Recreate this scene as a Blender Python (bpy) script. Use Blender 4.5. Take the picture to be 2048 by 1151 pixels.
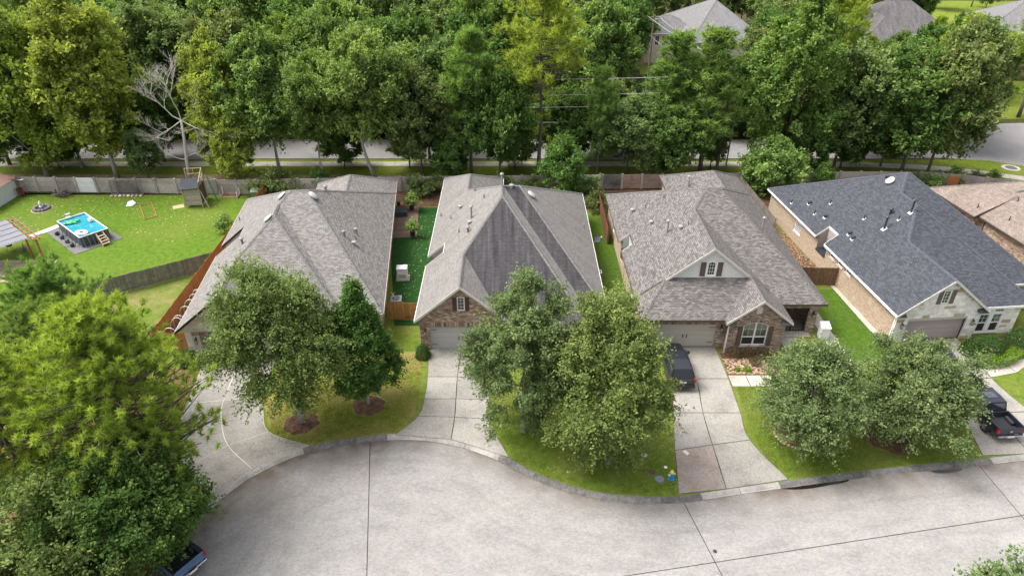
import bpy, bmesh, math, random
import numpy as np
from mathutils import Vector, Matrix

for _o in list(bpy.data.objects):
    bpy.data.objects.remove(_o)
SC = bpy.context.scene
COL = SC.collection
R = math.radians
PI = math.pi

# ------------------------------------------------------------------ camera
CAM_H, CAM_F, CAM_P = 34.0, 1365.0, R(31.8)
cd = bpy.data.cameras.new('camera')
cam = bpy.data.objects.new('camera', cd)
COL.objects.link(cam)
cam.location = (0, 0, CAM_H)
cam.rotation_euler = (PI / 2 - CAM_P, 0, 0)
cd.sensor_width = 36.0
cd.lens = 36.0 * CAM_F / 2048.0
cd.clip_start = 0.5
cd.clip_end = 3000
SC.camera = cam

# ------------------------------------------------------------------ sky, sun
SUN_EL, SUN_AZ = R(58), R(-78)      # azimuth from +Y towards +X : high on the left
w = bpy.data.worlds.new('World')
SC.world = w
w.use_nodes = True
nt = w.node_tree
nt.nodes.clear()
sky = nt.nodes.new('ShaderNodeTexSky')
sky.sky_type = 'NISHITA'
sky.sun_disc = False
sky.sun_elevation = SUN_EL
sky.sun_rotation = SUN_AZ
sky.air_density = 1.0
sky.dust_density = 6.0
sky.ozone_density = 1.0
hs = nt.nodes.new('ShaderNodeHueSaturation')
hs.inputs['Saturation'].default_value = 0.35     # thin cloud cover: an almost white sky
bg = nt.nodes.new('ShaderNodeBackground')
bg.inputs['Strength'].default_value = 0.15
ow = nt.nodes.new('ShaderNodeOutputWorld')
nt.links.new(sky.outputs[0], hs.inputs['Color'])
nt.links.new(hs.outputs[0], bg.inputs['Color'])
nt.links.new(bg.outputs[0], ow.inputs['Surface'])
sl = bpy.data.lights.new('sun', 'SUN')
sl.energy = 1.05
sl.angle = R(26)
sl.color = (1.0, 0.97, 0.92)
sun = bpy.data.objects.new('sun', sl)
COL.objects.link(sun)
sdir = Vector((math.sin(SUN_AZ) * math.cos(SUN_EL), math.cos(SUN_AZ) * math.cos(SUN_EL), math.sin(SUN_EL)))
sun.rotation_euler = sdir.to_track_quat('Z', 'Y').to_euler()
sun.location = (0, 0, 80)
SC.view_settings.view_transform = 'Standard'
SC.view_settings.look = 'None'
SC.view_settings.exposure = 1.34
SC.view_settings.gamma = 1.0
SC.view_settings.use_curve_mapping = False
SC.render.engine = 'CYCLES'
SC.cycles.max_bounces = 5
SC.cycles.diffuse_bounces = 3
SC.cycles.transparent_max_bounces = 6

# photograph measurements (2048 px wide) -> real points on a level plane of height z
_s, _c = math.sin(CAM_P), math.cos(CAM_P)
def G(u, v, z=0.0):
    x = (u - 1024) / CAM_F
    y = (575.5 - v) / CAM_F
    t = (z - CAM_H) / (-_s + y * _c)
    return Vector((x * t, (_c + y * _s) * t, z))

# ------------------------------------------------------------------ materials
MATS = {}
def _mat(name):
    m = bpy.data.materials.new(name)
    m.use_nodes = True
    n = m.node_tree
    b = n.nodes['Principled BSDF']
    return m, n, b
def N(n, t, **kw):
    o = n.nodes.new(t)
    for k, v in kw.items():
        if k in o.inputs:
            o.inputs[k].default_value = v
        else:
            setattr(o, k, v)
    return o
def ramp(n, fac, stops):
    r = n.nodes.new('ShaderNodeValToRGB')
    e = r.color_ramp.elements
    while len(e) < len(stops):
        e.new(0.5)
    for i, (p, c) in enumerate(stops):
        e[i].position = p
        e[i].color = (c[0], c[1], c[2], 1)
    n.links.new(fac, r.inputs['Fac'])
    return r.outputs['Color']
def mixc(n, fac, a, b, mode='MIX'):
    m = n.nodes.new('ShaderNodeMix')
    m.data_type = 'RGBA'
    m.blend_type = mode
    for sock, val in ((m.inputs['Factor'], fac), (m.inputs['A'], a), (m.inputs['B'], b)):
        pass
    def put(idx, val):
        s = m.inputs[idx]
        if hasattr(val, 'links'):
            n.links.new(val, s)
        elif isinstance(val, (int, float)):
            s.default_value = val
        else:
            s.default_value = (val[0], val[1], val[2], 1)
    put(0, fac); put(6, a); put(7, b)
    return m.outputs[2]
def coords(n, kind='Object', scale=(1, 1, 1)):
    if kind == 'World':
        g = n.nodes.new('ShaderNodeNewGeometry')
        src = g.outputs['Position']
    else:
        t = n.nodes.new('ShaderNodeTexCoord')
        src = t.outputs[kind]
    mp = n.nodes.new('ShaderNodeMapping')
    mp.inputs['Scale'].default_value = scale
    n.links.new(src, mp.inputs['Vector'])
    return mp.outputs['Vector']
def noise(n, vec, scale, detail=3, rough=0.55):
    t = N(n, 'ShaderNodeTexNoise', Scale=scale, Detail=detail, Roughness=rough)
    n.links.new(vec, t.inputs['Vector'])
    return t.outputs['Fac']
def bump(n, b, h, strength, dist):
    u = N(n, 'ShaderNodeBump', Strength=strength, Distance=dist)
    n.links.new(h, u.inputs['Height'])
    n.links.new(u.outputs['Normal'], b.inputs['Normal'])

def plain(name, c, rough=0.6, metal=0.0, var=0.12, scale=6.0, bmp=0.0, kind='Object', coat=0.0, objvar=0.0, spec=0.5):
    """paint, metal, plastic, wood: one colour with a fine mottling of its own"""
    if name in MATS:
        return MATS[name]
    m, n, b = _mat(name)
    v = coords(n, kind)
    f = noise(n, v, scale, 4)
    lo = [x * (1 - var) for x in c]
    hi = [min(1, x * (1 + var)) for x in c]
    col = ramp(n, f, [(0.3, lo), (0.7, hi)])
    if objvar:
        oi = n.nodes.new('ShaderNodeObjectInfo')
        d = ramp(n, oi.outputs['Random'], [(0, (1 - objvar,) * 3), (1, (1 + objvar,) * 3)])
        col = mixc(n, 1.0, col, d, 'MULTIPLY')
    n.links.new(col, b.inputs['Base Color'])
    b.inputs['Roughness'].default_value = rough
    b.inputs['Metallic'].default_value = metal
    b.inputs['Specular IOR Level'].default_value = spec
    b.inputs['Coat Weight'].default_value = coat
    if bmp:
        bump(n, b, f, 0.6, bmp)
    MATS[name] = m
    return m

def shingle_mat(name, a, b_, mort, stain=None, big=0.25, bw=0.34, rh=0.15, contrast=1.0):
    """laminated asphalt shingles: UV in metres, u level along the course, v up the slope"""
    m, n, b = _mat(name)
    uv = n.nodes.new('ShaderNodeUVMap')
    t = n.nodes.new('ShaderNodeTexBrick')
    t.offset = 0.5; t.offset_frequency = 2
    for k, v in (('Scale', 1.0), ('Brick Width', bw), ('Row Height', rh), ('Mortar Size', 0.012), ('Mortar Smooth', 0.3), ('Bias', 0.0)):
        t.inputs[k].default_value = v
    t.inputs['Color1'].default_value = (*a, 1)
    t.inputs['Color2'].default_value = (*b_, 1)
    t.inputs['Mortar'].default_value = (*mort, 1)
    n.links.new(uv.outputs['UV'], t.inputs['Vector'])
    # a second, odd sized tab pattern breaks the repeat
    t2 = n.nodes.new('ShaderNodeTexBrick')
    t2.offset = 0.37
    for k, v in (('Scale', 1.0), ('Brick Width', bw * 0.61), ('Row Height', rh), ('Mortar Size', 0.0), ('Bias', -0.2)):
        t2.inputs[k].default_value = v
    t2.inputs['Color1'].default_value = (1.12, 1.11, 1.1, 1)
    t2.inputs['Color2'].default_value = (0.78, 0.79, 0.8, 1)
    n.links.new(uv.outputs['UV'], t2.inputs['Vector'])
    c = mixc(n, 0.8 * contrast, t.outputs['Color'], t2.outputs['Color'], 'MULTIPLY')
    mp = n.nodes.new('ShaderNodeMapping'); mp.inputs['Scale'].default_value = (1.6, 0.25, 1)
    n.links.new(uv.outputs['UV'], mp.inputs['Vector'])
    streak = noise(n, mp.outputs['Vector'], 0.9, 5, 0.6)
    c = mixc(n, 1.0, c, ramp(n, streak, [(0.3, (1 - big,) * 3), (0.7, (1 + big,) * 3)]), 'MULTIPLY')
    fine = noise(n, coords(n, 'Object'), 40, 2)
    c = mixc(n, 1.0, c, ramp(n, fine, [(0.25, (0.8,) * 3), (0.75, (1.2,) * 3)]), 'MULTIPLY')
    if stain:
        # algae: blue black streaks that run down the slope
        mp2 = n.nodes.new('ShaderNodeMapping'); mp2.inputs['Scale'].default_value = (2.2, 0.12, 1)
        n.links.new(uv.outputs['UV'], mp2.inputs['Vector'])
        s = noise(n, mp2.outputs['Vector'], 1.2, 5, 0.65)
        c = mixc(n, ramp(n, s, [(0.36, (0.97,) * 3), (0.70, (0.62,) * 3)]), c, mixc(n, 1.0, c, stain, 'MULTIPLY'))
    n.links.new(c, b.inputs['Base Color'])
    b.inputs['Roughness'].default_value = 0.92
    b.inputs['Specular IOR Level'].default_value = 0.25
    # height: each course is a shallow wedge
    sx = n.nodes.new('ShaderNodeSeparateXYZ'); n.links.new(uv.outputs['UV'], sx.inputs[0])
    dv = N(n, 'ShaderNodeMath', operation='DIVIDE'); n.links.new(sx.outputs['Y'], dv.inputs[0]); dv.inputs[1].default_value = rh
    fr = N(n, 'ShaderNodeMath', operation='FRACT'); n.links.new(dv.outputs[0], fr.inputs[0])
    sub = N(n, 'ShaderNodeMath', operation='MULTIPLY_ADD'); n.links.new(fr.outputs[0], sub.inputs[0]); sub.inputs[1].default_value = -1.0; n.links.new(t2.outputs['Fac'], sub.inputs[2])
    bump(n, b, sub.outputs[0], 0.9, 0.02)
    MATS[name] = m
    return m

def brick_mat(name, cols, mort, bw=0.22, rh=0.08, msize=0.009):
    m, n, b = _mat(name)
    uv = n.nodes.new('ShaderNodeUVMap')
    t = n.nodes.new('ShaderNodeTexBrick')
    for k, v in (('Scale', 1.0), ('Brick Width', bw), ('Row Height', rh), ('Mortar Size', msize), ('Mortar Smooth', 0.2), ('Bias', 0.0)):
        t.inputs[k].default_value = v
    t.inputs['Color1'].default_value = (0, 0, 0, 1)
    t.inputs['Color2'].default_value = (1, 1, 1, 1)
    t.inputs['Mortar'].default_value = (0.5, 0.5, 0.5, 1)
    n.links.new(uv.outputs['UV'], t.inputs['Vector'])
    f = noise(n, coords(n, 'Object'), 1.1, 3)
    ad = N(n, 'ShaderNodeMath', operation='MULTIPLY_ADD'); n.links.new(f, ad.inputs[0]); ad.inputs[1].default_value = 0.35
    n.links.new(t.outputs['Color'], ad.inputs[2])
    sb = N(n, 'ShaderNodeMath', operation='SUBTRACT'); n.links.new(ad.outputs[0], sb.inputs[0]); sb.inputs[1].default_value = 0.17
    k = len(cols)
    c = ramp(n, sb.outputs[0], [(i / (k - 1), cc) for i, cc in enumerate(cols)])
    c = mixc(n, t.outputs['Fac'], c, mort)
    g = noise(n, coords(n, 'Object'), 25, 3)
    c = mixc(n, 1.0, c, ramp(n, g, [(0.3, (0.85,) * 3), (0.7, (1.15,) * 3)]), 'MULTIPLY')
    n.links.new(c, b.inputs['Base Color'])
    b.inputs['Roughness'].default_value = 0.9
    inv = N(n, 'ShaderNodeMath', operation='SUBTRACT'); inv.inputs[0].default_value = 1.0; n.links.new(t.outputs['Fac'], inv.inputs[1])
    bump(n, b, inv.outputs[0], 0.8, 0.012)
    MATS[name] = m
    return m

def grass_mat(name, dark, mid, light, dry, dryness=0.5, s1=0.22):
    m, n, b = _mat(name)
    v = coords(n, 'World')
    f1 = noise(n, v, s1, 5, 0.6)
    f2 = noise(n, v, 2.2, 4, 0.65)
    f3 = noise(n, v, 14, 3, 0.7)
    c = ramp(n, f2, [(0.28, dark), (0.5, mid), (0.75, light)])
    c = mixc(n, ramp(n, f1, [(0.42, (0,) * 3), (0.72, (dryness,) * 3)]), c, dry)
    c = mixc(n, 1.0, c, ramp(n, f3, [(0.28, (0.45,) * 3), (0.72, (1.6,) * 3)]), 'MULTIPLY')
    n.links.new(c, b.inputs['Base Color'])
    b.inputs['Roughness'].default_value = 0.95
    b.inputs['Specular IOR Level'].default_value = 0.15
    bump(n, b, f3, 1.0, 0.06)
    MATS[name] = m
    return m

def concrete_mat(name, base, stain, s=0.35, dirt=False, warm=(0.34, 0.29, 0.23), streak=(1, 1, 1), objvar=0.08):
    m, n, b = _mat(name)
    v = coords(n, 'World')
    vs = coords(n, 'World', streak)
    f1 = noise(n, vs, s, 6, 0.62)
    f2 = noise(n, vs, s * 6, 5, 0.7)
    f3 = noise(n, v, 22, 3, 0.7)
    c = ramp(n, f1, [(0.3, stain), (0.52, base), (0.8, [x * 1.12 for x in base])])
    c = mixc(n, ramp(n, f2, [(0.45, (0,) * 3), (0.75, (0.42,) * 3)]), c, warm)
    c = mixc(n, 1.0, c, ramp(n, f3, [(0.28, (0.66,) * 3), (0.72, (1.26,) * 3)]), 'MULTIPLY')
    c = mixc(n, 1.0, c, ramp(n, noise(n, vs, 5.5, 6, 0.8), [(0.32, (0.74,) * 3), (0.68, (1.18,) * 3)]), 'MULTIPLY')
    sp = noise(n, v, 5.5, 2, 0.5)
    c = mixc(n, ramp(n, sp, [(0.70, (0,) * 3), (0.76, (0.55,) * 3)]), c, [x * 0.35 for x in stain])
    if dirt:
        at = n.nodes.new('ShaderNodeAttribute'); at.attribute_name = 'dirt'
        uvn = n.nodes.new('ShaderNodeUVMap'); mpk = n.nodes.new('ShaderNodeMapping'); mpk.inputs['Scale'].default_value = (0.2, 1.1, 1)
        n.links.new(uvn.outputs['UV'], mpk.inputs['Vector'])
        trk = noise(n, mpk.outputs['Vector'], 1.0, 5, 0.62)
        c = mixc(n, 1.0, c, ramp(n, trk, [(0.3, (0.83, 0.825, 0.82)), (0.47, (0.98,) * 3), (0.7, (1.06,) * 3)]), 'MULTIPLY')
        mps = n.nodes.new('ShaderNodeMapping'); mps.inputs['Scale'].default_value = (0.5, 6.0, 1)
        n.links.new(uvn.outputs['UV'], mps.inputs['Vector'])
        c = mixc(n, ramp(n, noise(n, mps.outputs['Vector'], 1.0, 4, 0.7), [(0.6, (0,) * 3), (0.72, (0.5,) * 3)]), c, (0.2, 0.17, 0.14))
        nz = N(n, 'ShaderNodeMath', operation='MULTIPLY'); n.links.new(at.outputs['Fac'], nz.inputs[0])
        n.links.new(ramp(n, noise(n, v, 0.55, 5, 0.6), [(0.3, (0.25,) * 3), (0.65, (1.25,) * 3)]), nz.inputs[1])
        c = mixc(n, nz.outputs[0], c, mixc(n, noise(n, v, 0.3, 3), (0.06, 0.055, 0.05), (0.17, 0.12, 0.085)))
    if objvar:
        oi = n.nodes.new('ShaderNodeObjectInfo')
        c = mixc(n, 1.0, c, ramp(n, oi.outputs['Random'], [(0, (1 - objvar,) * 3), (1, (1 + objvar,) * 3)]), 'MULTIPLY')
    n.links.new(c, b.inputs['Base Color'])
    b.inputs['Roughness'].default_value = 0.9
    bump(n, b, f3, 0.5, 0.01)
    MATS[name] = m
    return m

def leaf_mat(name, dark, mid, light, trans=0.35, hue=0.03, rough=0.7):
    m = bpy.data.materials.new(name)
    m.use_nodes = True
    n = m.node_tree
    n.nodes.clear()
    out = n.nodes.new('ShaderNodeOutputMaterial')
    at = n.nodes.new('ShaderNodeAttribute'); at.attribute_name = 'rnd'
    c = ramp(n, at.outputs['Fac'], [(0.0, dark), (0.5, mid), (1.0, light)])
    oi = n.nodes.new('ShaderNodeObjectInfo')
    h = n.nodes.new('ShaderNodeHueSaturation')
    mr = N(n, 'ShaderNodeMapRange'); n.links.new(oi.outputs['Random'], mr.inputs[0])
    mr.inputs[3].default_value = 0.5 - hue; mr.inputs[4].default_value = 0.5 + hue
    n.links.new(mr.outputs[0], h.inputs['Hue'])
    n.links.new(c, h.inputs['Color'])
    d = n.nodes.new('ShaderNodeBsdfPrincipled')
    d.inputs['Roughness'].default_value = rough
    d.inputs['Specular IOR Level'].default_value = 0.12
    tr = n.nodes.new('ShaderNodeBsdfTranslucent')
    mx = n.nodes.new('ShaderNodeMixShader'); mx.inputs[0].default_value = trans
    n.links.new(h.outputs[0], d.inputs['Base Color'])
    n.links.new(mixc(n, 1.0, h.outputs[0], (1.25, 1.2, 0.5), 'MULTIPLY'), tr.inputs['Color'])
    n.links.new(d.outputs[0], mx.inputs[1]); n.links.new(tr.outputs[0], mx.inputs[2])
    n.links.new(mx.outputs[0], out.inputs['Surface'])
    MATS[name] = m
    return m

def glass_mat(name, c=(0.02, 0.025, 0.03), rough=0.06):
    if name in MATS:
        return MATS[name]
    m, n, b = _mat(name)
    b.inputs['Base Color'].default_value = (*c, 1)
    b.inputs['Roughness'].default_value = rough
    b.inputs['Specular IOR Level'].default_value = 1.0
    MATS[name] = m
    return m

# ------------------------------------------------------------------ scene objects
def tag(o, label=None, cat=None, group=None, kind=None):
    if label: o['label'] = label
    if cat: o['category'] = cat
    if group: o['group'] = group
    if kind: o['kind'] = kind
    return o
def thing(name, label, cat, loc=(0, 0, 0), rz=0.0, group=None):
    o = bpy.data.objects.new(name, None)
    o.empty_display_size = 0.3
    COL.objects.link(o)
    o.location = loc
    o.rotation_euler = (0, 0, rz)
    return tag(o, label, cat, group)
def link(name, me, parent=None, loc=None, rot=None, scale=None):
    o = bpy.data.objects.new(name, me)
    COL.objects.link(o)
    if parent is not None: o.parent = parent
    if loc is not None: o.location = loc
    if rot is not None: o.rotation_euler = rot
    if scale is not None: o.scale = scale
    return o
CHILD = {}
def copy_tree(o, parent=None):
    c = o.copy()
    COL.objects.link(c)
    if parent is not None: c.parent = parent
    for ch in [k for k in o.children]:
        copy_tree(ch, c)
    return c

class MB:
    """collects shapes into one mesh"""
    def __init__(self):
        self.v = []; self.f = []; self.uv = []; self.mi = []; self.cur = 0
    def add(self, vs, fs, uvs=None):
        k = len(self.v)
        self.v += [tuple(p) for p in vs]
        for i, f in enumerate(fs):
            self.f.append(tuple(k + j for j in f))
            self.mi.append(self.cur)
            self.uv.append(uvs[i] if uvs else None)
    def box(self, x0, x1, y0, y1, z0, z1, M=None):
        p = [Vector((x, y, z)) for z in (z0, z1) for (x, y) in ((x0, y0), (x1, y0), (x1, y1), (x0, y1))]
        if M is not None: p = [M @ q for q in p]
        self.add(p, [(3, 2, 1, 0), (4, 5, 6, 7), (0, 1, 5, 4), (1, 2, 6, 5), (2, 3, 7, 6), (3, 0, 4, 7)])
        return self
    def bar(self, a, b, w, h=None, up=Vector((0, 0, 1))):
        """square bar between two points"""
        a = Vector(a); b = Vector(b); h = h or w
        d = (b - a).normalized()
        s = d.cross(up)
        if s.length < 1e-4: s = d.cross(Vector((0, 1, 0)))
        s.normalize(); t = s.cross(d)
        p = [e + s * (i * w / 2) + t * (j * h / 2) for e in (a, b) for (i, j) in ((-1, -1), (1, -1), (1, 1), (-1, 1))]
        self.add(p, [(0, 1, 2, 3), (7, 6, 5, 4), (0, 4, 5, 1), (1, 5, 6, 2), (2, 6, 7, 3), (3, 7, 4, 0)])
        return self
    def tube(self, pts, rad, n=8, cap=True):
        """round tube through points; rad: number or list"""
        pts = [Vector(p) for p in pts]
        k0 = len(self.v)
        m = len(pts)
        rs = rad if isinstance(rad, (list, tuple)) else [rad] * m
        vs = []
        prev = None
        for i, p in enumerate(pts):
            d = (pts[min(i + 1, m - 1)] - pts[max(i - 1, 0)])
            d = d.normalized() if d.length > 1e-9 else Vector((0, 0, 1))
            if prev is None:
                s = d.cross(Vector((0, 0, 1)))
                if s.length < 1e-3: s = d.cross(Vector((1, 0, 0)))
            else:
                s = prev - d * prev.dot(d)
                if s.length < 1e-4: s = d.cross(Vector((1, 0, 0)))
            s.normalize(); prev = s
            t = d.cross(s)
            for j in range(n):
                a = 2 * PI * j / n
                vs.append(p + (s * math.cos(a) + t * math.sin(a)) * rs[i])
        fs = []
        for i in range(m - 1):
            for j in range(n):
                fs.append((i * n + j, i * n + (j + 1) % n, (i + 1) * n + (j + 1) % n, (i + 1) * n + j))
        if cap:
            fs.append(tuple(range(n - 1, -1, -1)))
            fs.append(tuple((m - 1) * n + j for j in range(n)))
        self.add(vs, fs)
        return self
    def lathe(self, prof, n=16, c=(0, 0, 0)):
        """prof: list of (r, z) upward"""
        vs = [(c[0] + r * math.cos(2 * PI * j / n), c[1] + r * math.sin(2 * PI * j / n), c[2] + z) for r, z in prof for j in range(n)]
        fs = [(i * n + j, i * n + (j + 1) % n, (i + 1) * n + (j + 1) % n, (i + 1) * n + j) for i in range(len(prof) - 1) for j in range(n)]
        fs.append(tuple(range(n - 1, -1, -1)))
        fs.append(tuple((len(prof) - 1) * n + j for j in range(n)))
        self.add(vs, fs)
        return self
    def prism(self, pts, z0, z1):
        """plan polygon (ccw) pulled up"""
        n = len(pts)
        vs = [(p[0], p[1], z0) for p in pts] + [(p[0], p[1], z1) for p in pts]
        fs = [tuple(range(n - 1, -1, -1)), tuple(range(n, 2 * n))] + [(i, (i + 1) % n, n + (i + 1) % n, n + i) for i in range(n)]
        self.add(vs, fs)
        return self
    def mesh(self, name, mats, smooth=False):
        me = bpy.data.meshes.new(name)
        me.from_pydata(self.v, [], self.f)
        ms = mats if isinstance(mats, (list, tuple)) else [mats]
        for m in ms: me.materials.append(m)
        if len(ms) > 1: me.polygons.foreach_set('material_index', self.mi)
        if any(u is not None for u in self.uv):
            l = me.uv_layers.new(name='UVMap')
            flat = []
            for f, u in zip(self.f, self.uv):
                for i in range(len(f)):
                    flat += list(u[i]) if u else [0.0, 0.0]
            l.data.foreach_set('uv', flat)
        if smooth:
            me.polygons.foreach_set('use_smooth', [True] * len(me.polygons))
        me.update()
        return me
    def build(self, name, mats, parent=None, loc=None, rot=None, smooth=False, bevel=0.0):
        me = self.mesh(name, mats, smooth)
        if bevel:
            bm = bmesh.new(); bm.from_mesh(me)
            bmesh.ops.remove_doubles(bm, verts=bm.verts, dist=1e-5)
            bmesh.ops.bevel(bm, geom=[e for e in bm.edges if len(e.link_faces) == 2 and e.calc_face_angle(0) > 0.5], offset=bevel, segments=2, affect='EDGES', profile=0.5)
            bm.to_mesh(me); bm.free()
        return link(name, me, parent, loc, rot)
def struct(mb, name, mats, parent=None, **kw):
    o = mb.build(name, mats, parent, **kw)
    if parent is None: o['kind'] = 'structure'
    return o
def smooth_line(pts, per=6, closed=False):
    """Catmull-Rom through plan points"""
    P = [Vector((p[0], p[1])) for p in pts]
    n = len(P); out = []
    rng = range(n) if closed else range(n - 1)
    for i in rng:
        if closed:
            p0, p1, p2, p3 = P[(i - 1) % n], P[i], P[(i + 1) % n], P[(i + 2) % n]
        else:
            p1, p2 = P[i], P[i + 1]
            p0 = P[i - 1] if i else p1 * 2 - p2
            p3 = P[i + 2] if i + 2 < n else p2 * 2 - p1
        for k in range(per):
            t = k / per
            out.append(0.5 * ((2 * p1) + (p2 - p0) * t + (2 * p0 - 5 * p1 + 4 * p2 - p3) * t * t + (3 * p1 - p0 - 3 * p2 + p3) * t ** 3))
    if not closed: out.append(P[-1])
    return out

# ------------------------------------------------------------------ roofs
def clip(poly, a, b, c):
    out = []
    n = len(poly)
    for i in range(n):
        p, q = poly[i], poly[(i + 1) % n]
        dp, dq = a * p[0] + b * p[1] + c, a * q[0] + b * q[1] + c
        if dp >= 0: out.append(p)
        if (dp > 0 and dq < 0) or (dp < 0 and dq > 0):
            t = dp / (dp - dq)
            out.append((p[0] + (q[0] - p[0]) * t, p[1] + (q[1] - p[1]) * t))
    return out
def area(poly):
    return 0.5 * sum(poly[i][0] * poly[(i + 1) % len(poly)][1] - poly[(i + 1) % len(poly)][0] * poly[i][1] for i in range(len(poly)))
def subtract(poly, hps):
    inner = poly
    for h in hps:
        inner = clip(inner, *h)
        if len(inner) < 3 or abs(area(inner)) < 1e-4: return [poly]
    out = []; cur = poly
    for (a, b, c) in hps:
        o = clip(cur, -a, -b, -c)
        if len(o) >= 3 and abs(area(o)) > 2e-4: out.append(o)
        cur = clip(cur, a, b, c)
        if len(cur) < 3: break
    return out
def rect_hp(x0, x1, y0, y1):
    return [(1, 0, -x0), (-1, 0, x1), (0, 1, -y0), (0, -1, y1)]

class Roof:
    def __init__(s, root, mat_top, mat_soffit, mat_fascia, mat_rake, mat_cap, thick=0.16):
        s.root = root; s.w = []; s.cut = []; s.thick = thick
        s.mt, s.ms, s.mf, s.mr, s.mc = mat_top, mat_soffit, mat_fascia, mat_rake, mat_cap
    def wing(s, x0, x1, y0, y1, ez, L=None, R=None, F=None, B=None, keep=(0, 0, 0, 0), cut=()):
        pl = []
        if L: pl.append((L, 0, ez - x0 * L))
        if R: pl.append((-R, 0, ez + x1 * R))
        if F: pl.append((0, F, ez - y0 * F))
        if B: pl.append((0, -B, ez + y1 * B))
        g = 0.3
        cov = (x0 + (0 if L else g * keep[0]), x1 - (0 if R else g * keep[1]), y0 + (0 if F else g * keep[2]), y1 - (0 if B else g * keep[3]))
        s.w.append(dict(r=(x0, x1, y0, y1), pl=pl, cov=cov, cut=list(cut)))
    def wh(s, w, x, y):
        x0, x1, y0, y1 = w['r']
        if x < x0 - 1e-6 or x > x1 + 1e-6 or y < y0 - 1e-6 or y > y1 + 1e-6: return -9
        for c in w['cut']:
            if c[0] < x < c[1] and c[2] < y < c[3]: return -9
        return min(a * x + b * y + c for a, b, c in w['pl'])
    def h(s, x, y):
        for c in s.cut:
            if c[0] < x < c[1] and c[2] < y < c[3]: return -9
        return max(s.wh(w, x, y) for w in s.w)
    def faces(s):
        out = []
        for i, w in enumerate(s.w):
            x0, x1, y0, y1 = w['r']
            for j, p in enumerate(w['pl']):
                poly = [(x0, y0), (x1, y0), (x1, y1), (x0, y1)]
                for k, q in enumerate(w['pl']):
                    if k != j: poly = clip(poly, q[0] - p[0], q[1] - p[1], q[2] - p[2])
                    if len(poly) < 3: break
                if len(poly) < 3 or abs(area(poly)) < 1e-3: continue
                pcs = [poly]
                for k, o in enumerate(s.w):
                    if k == i: continue
                    e = 1e-4 if k < i else -1e-4
                    hp = rect_hp(*o['cov']) + [(q[0] - p[0], q[1] - p[1], q[2] - p[2] + e) for q in o['pl']]
                    if o['cut']:
                        # a wing with a cut corner covers in two pieces
                        c = o['cut'][0]
                        pcs = [z for pc in pcs for z in s._sub_cut(pc, hp, c)]
                    else:
                        pcs = [z for pc in pcs for z in subtract(pc, hp)]
                for c in s.cut + w['cut']:
                    pcs = [z for pc in pcs for z in subtract(pc, rect_hp(*c))]
                out += [(p, pc) for pc in pcs if abs(area(pc)) > 3e-3]
        return out
    def _sub_cut(s, pc, hp, c):
        a = subtract(pc, hp + [(0, 1, -c[3])])
        r = []
        for q in a:
            r += subtract(q, hp + [(0, -1, c[3]), (1, 0, -c[1])])
        return r
    def build(s, cap=True):
        top, sof, fas, rak, caps = MB(), MB(), [], [], MB()
        seen = set()
        for p, pc in s.faces():
            if area(pc) < 0: pc = pc[::-1]
            Z = lambda q: p[0] * q[0] + p[1] * q[1] + p[2]
            gl = math.hypot(p[0], p[1])
            k = math.sqrt(1 + gl * gl)
            if gl > 1e-6:
                ux, uy = p[1] / gl, -p[0] / gl
                gx, gy = p[0] / gl, p[1] / gl
            else:
                ux, uy, gx, gy = 1, 0, 0, 1
            uv = [((q[0] * ux + q[1] * uy) + 50, (q[0] * gx + q[1] * gy) * k + 50) for q in pc]
            top.add([(q[0], q[1], Z(q)) for q in pc], [tuple(range(len(pc)))], [uv])
            sof.add([(q[0], q[1], Z(q) - s.thick) for q in pc[::-1]], [tuple(range(len(pc)))])
            n = len(pc)
            for i in range(n):
                a, b = pc[i], pc[(i + 1) % n]
                L = math.hypot(b[0] - a[0], b[1] - a[1])
                if L < 0.05: continue
                dx, dy = (b[0] - a[0]) / L, (b[1] - a[1]) / L
                nx, ny = dy, -dx                       # outward of a ccw polygon
                m = max(1, int(L / 0.25)); runs = []; cr = []
                for t in range(m):
                    q = (a[0] + dx * L * (t + 0.5) / m, a[1] + dy * L * (t + 0.5) / m)
                    ho = s.h(q[0] + nx * 0.03, q[1] + ny * 0.03)
                    hi = Z((q[0] - nx * 0.03, q[1] - ny * 0.03))
                    runs.append(ho < Z(q) - 0.12)
                    cr.append((not runs[-1]) and abs(ho - Z(q)) < 0.06 and (ho + hi - 2 * Z(q)) < -0.012)
                t = 0
                while t < m:
                    if runs[t]:
                        e = t
                        while e < m and runs[e]: e += 1
                        A = (a[0] + dx * L * t / m, a[1] + dy * L * t / m); Bq = (a[0] + dx * L * e / m, a[1] + dy * L * e / m)
                        za, zb = Z(A), Z(Bq)
                        level = abs(za - zb) < 0.02
                        mb = MB()
                        o = 0.035; d = 0.2 if level else 0.22; up = 0.012
                        P = []
                        for (q, z) in ((A, za), (Bq, zb)):
                            P += [(q[0], q[1], z - d), (q[0] + nx * o, q[1] + ny * o, z - d), (q[0] + nx * o, q[1] + ny * o, z + up), (q[0], q[1], z + up)]
                        mb.add(P, [(0, 1, 5, 4), (1, 2, 6, 5), (2, 3, 7, 6), (3, 0, 4, 7), (0, 3, 2, 1), (4, 5, 6, 7)])
                        (fas if level else rak).append(mb)
                        t = e
                    elif cr[t] and cap:
                        e = t
                        while e < m and cr[e]: e += 1
                        A = (a[0] + dx * L * t / m, a[1] + dy * L * t / m); Bq = (a[0] + dx * L * e / m, a[1] + dy * L * e / m)
                        key = (round((A[0] + Bq[0]) * 2), round((A[1] + Bq[1]) * 2))
                        if key not in seen:
                            seen.add(key)
                            s._cap(caps, Vector((*A, Z(A))), Vector((*Bq, Z(Bq))))
                        t = e
                    else: t += 1
        r = top.build('roof', s.mt, s.root)
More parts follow.
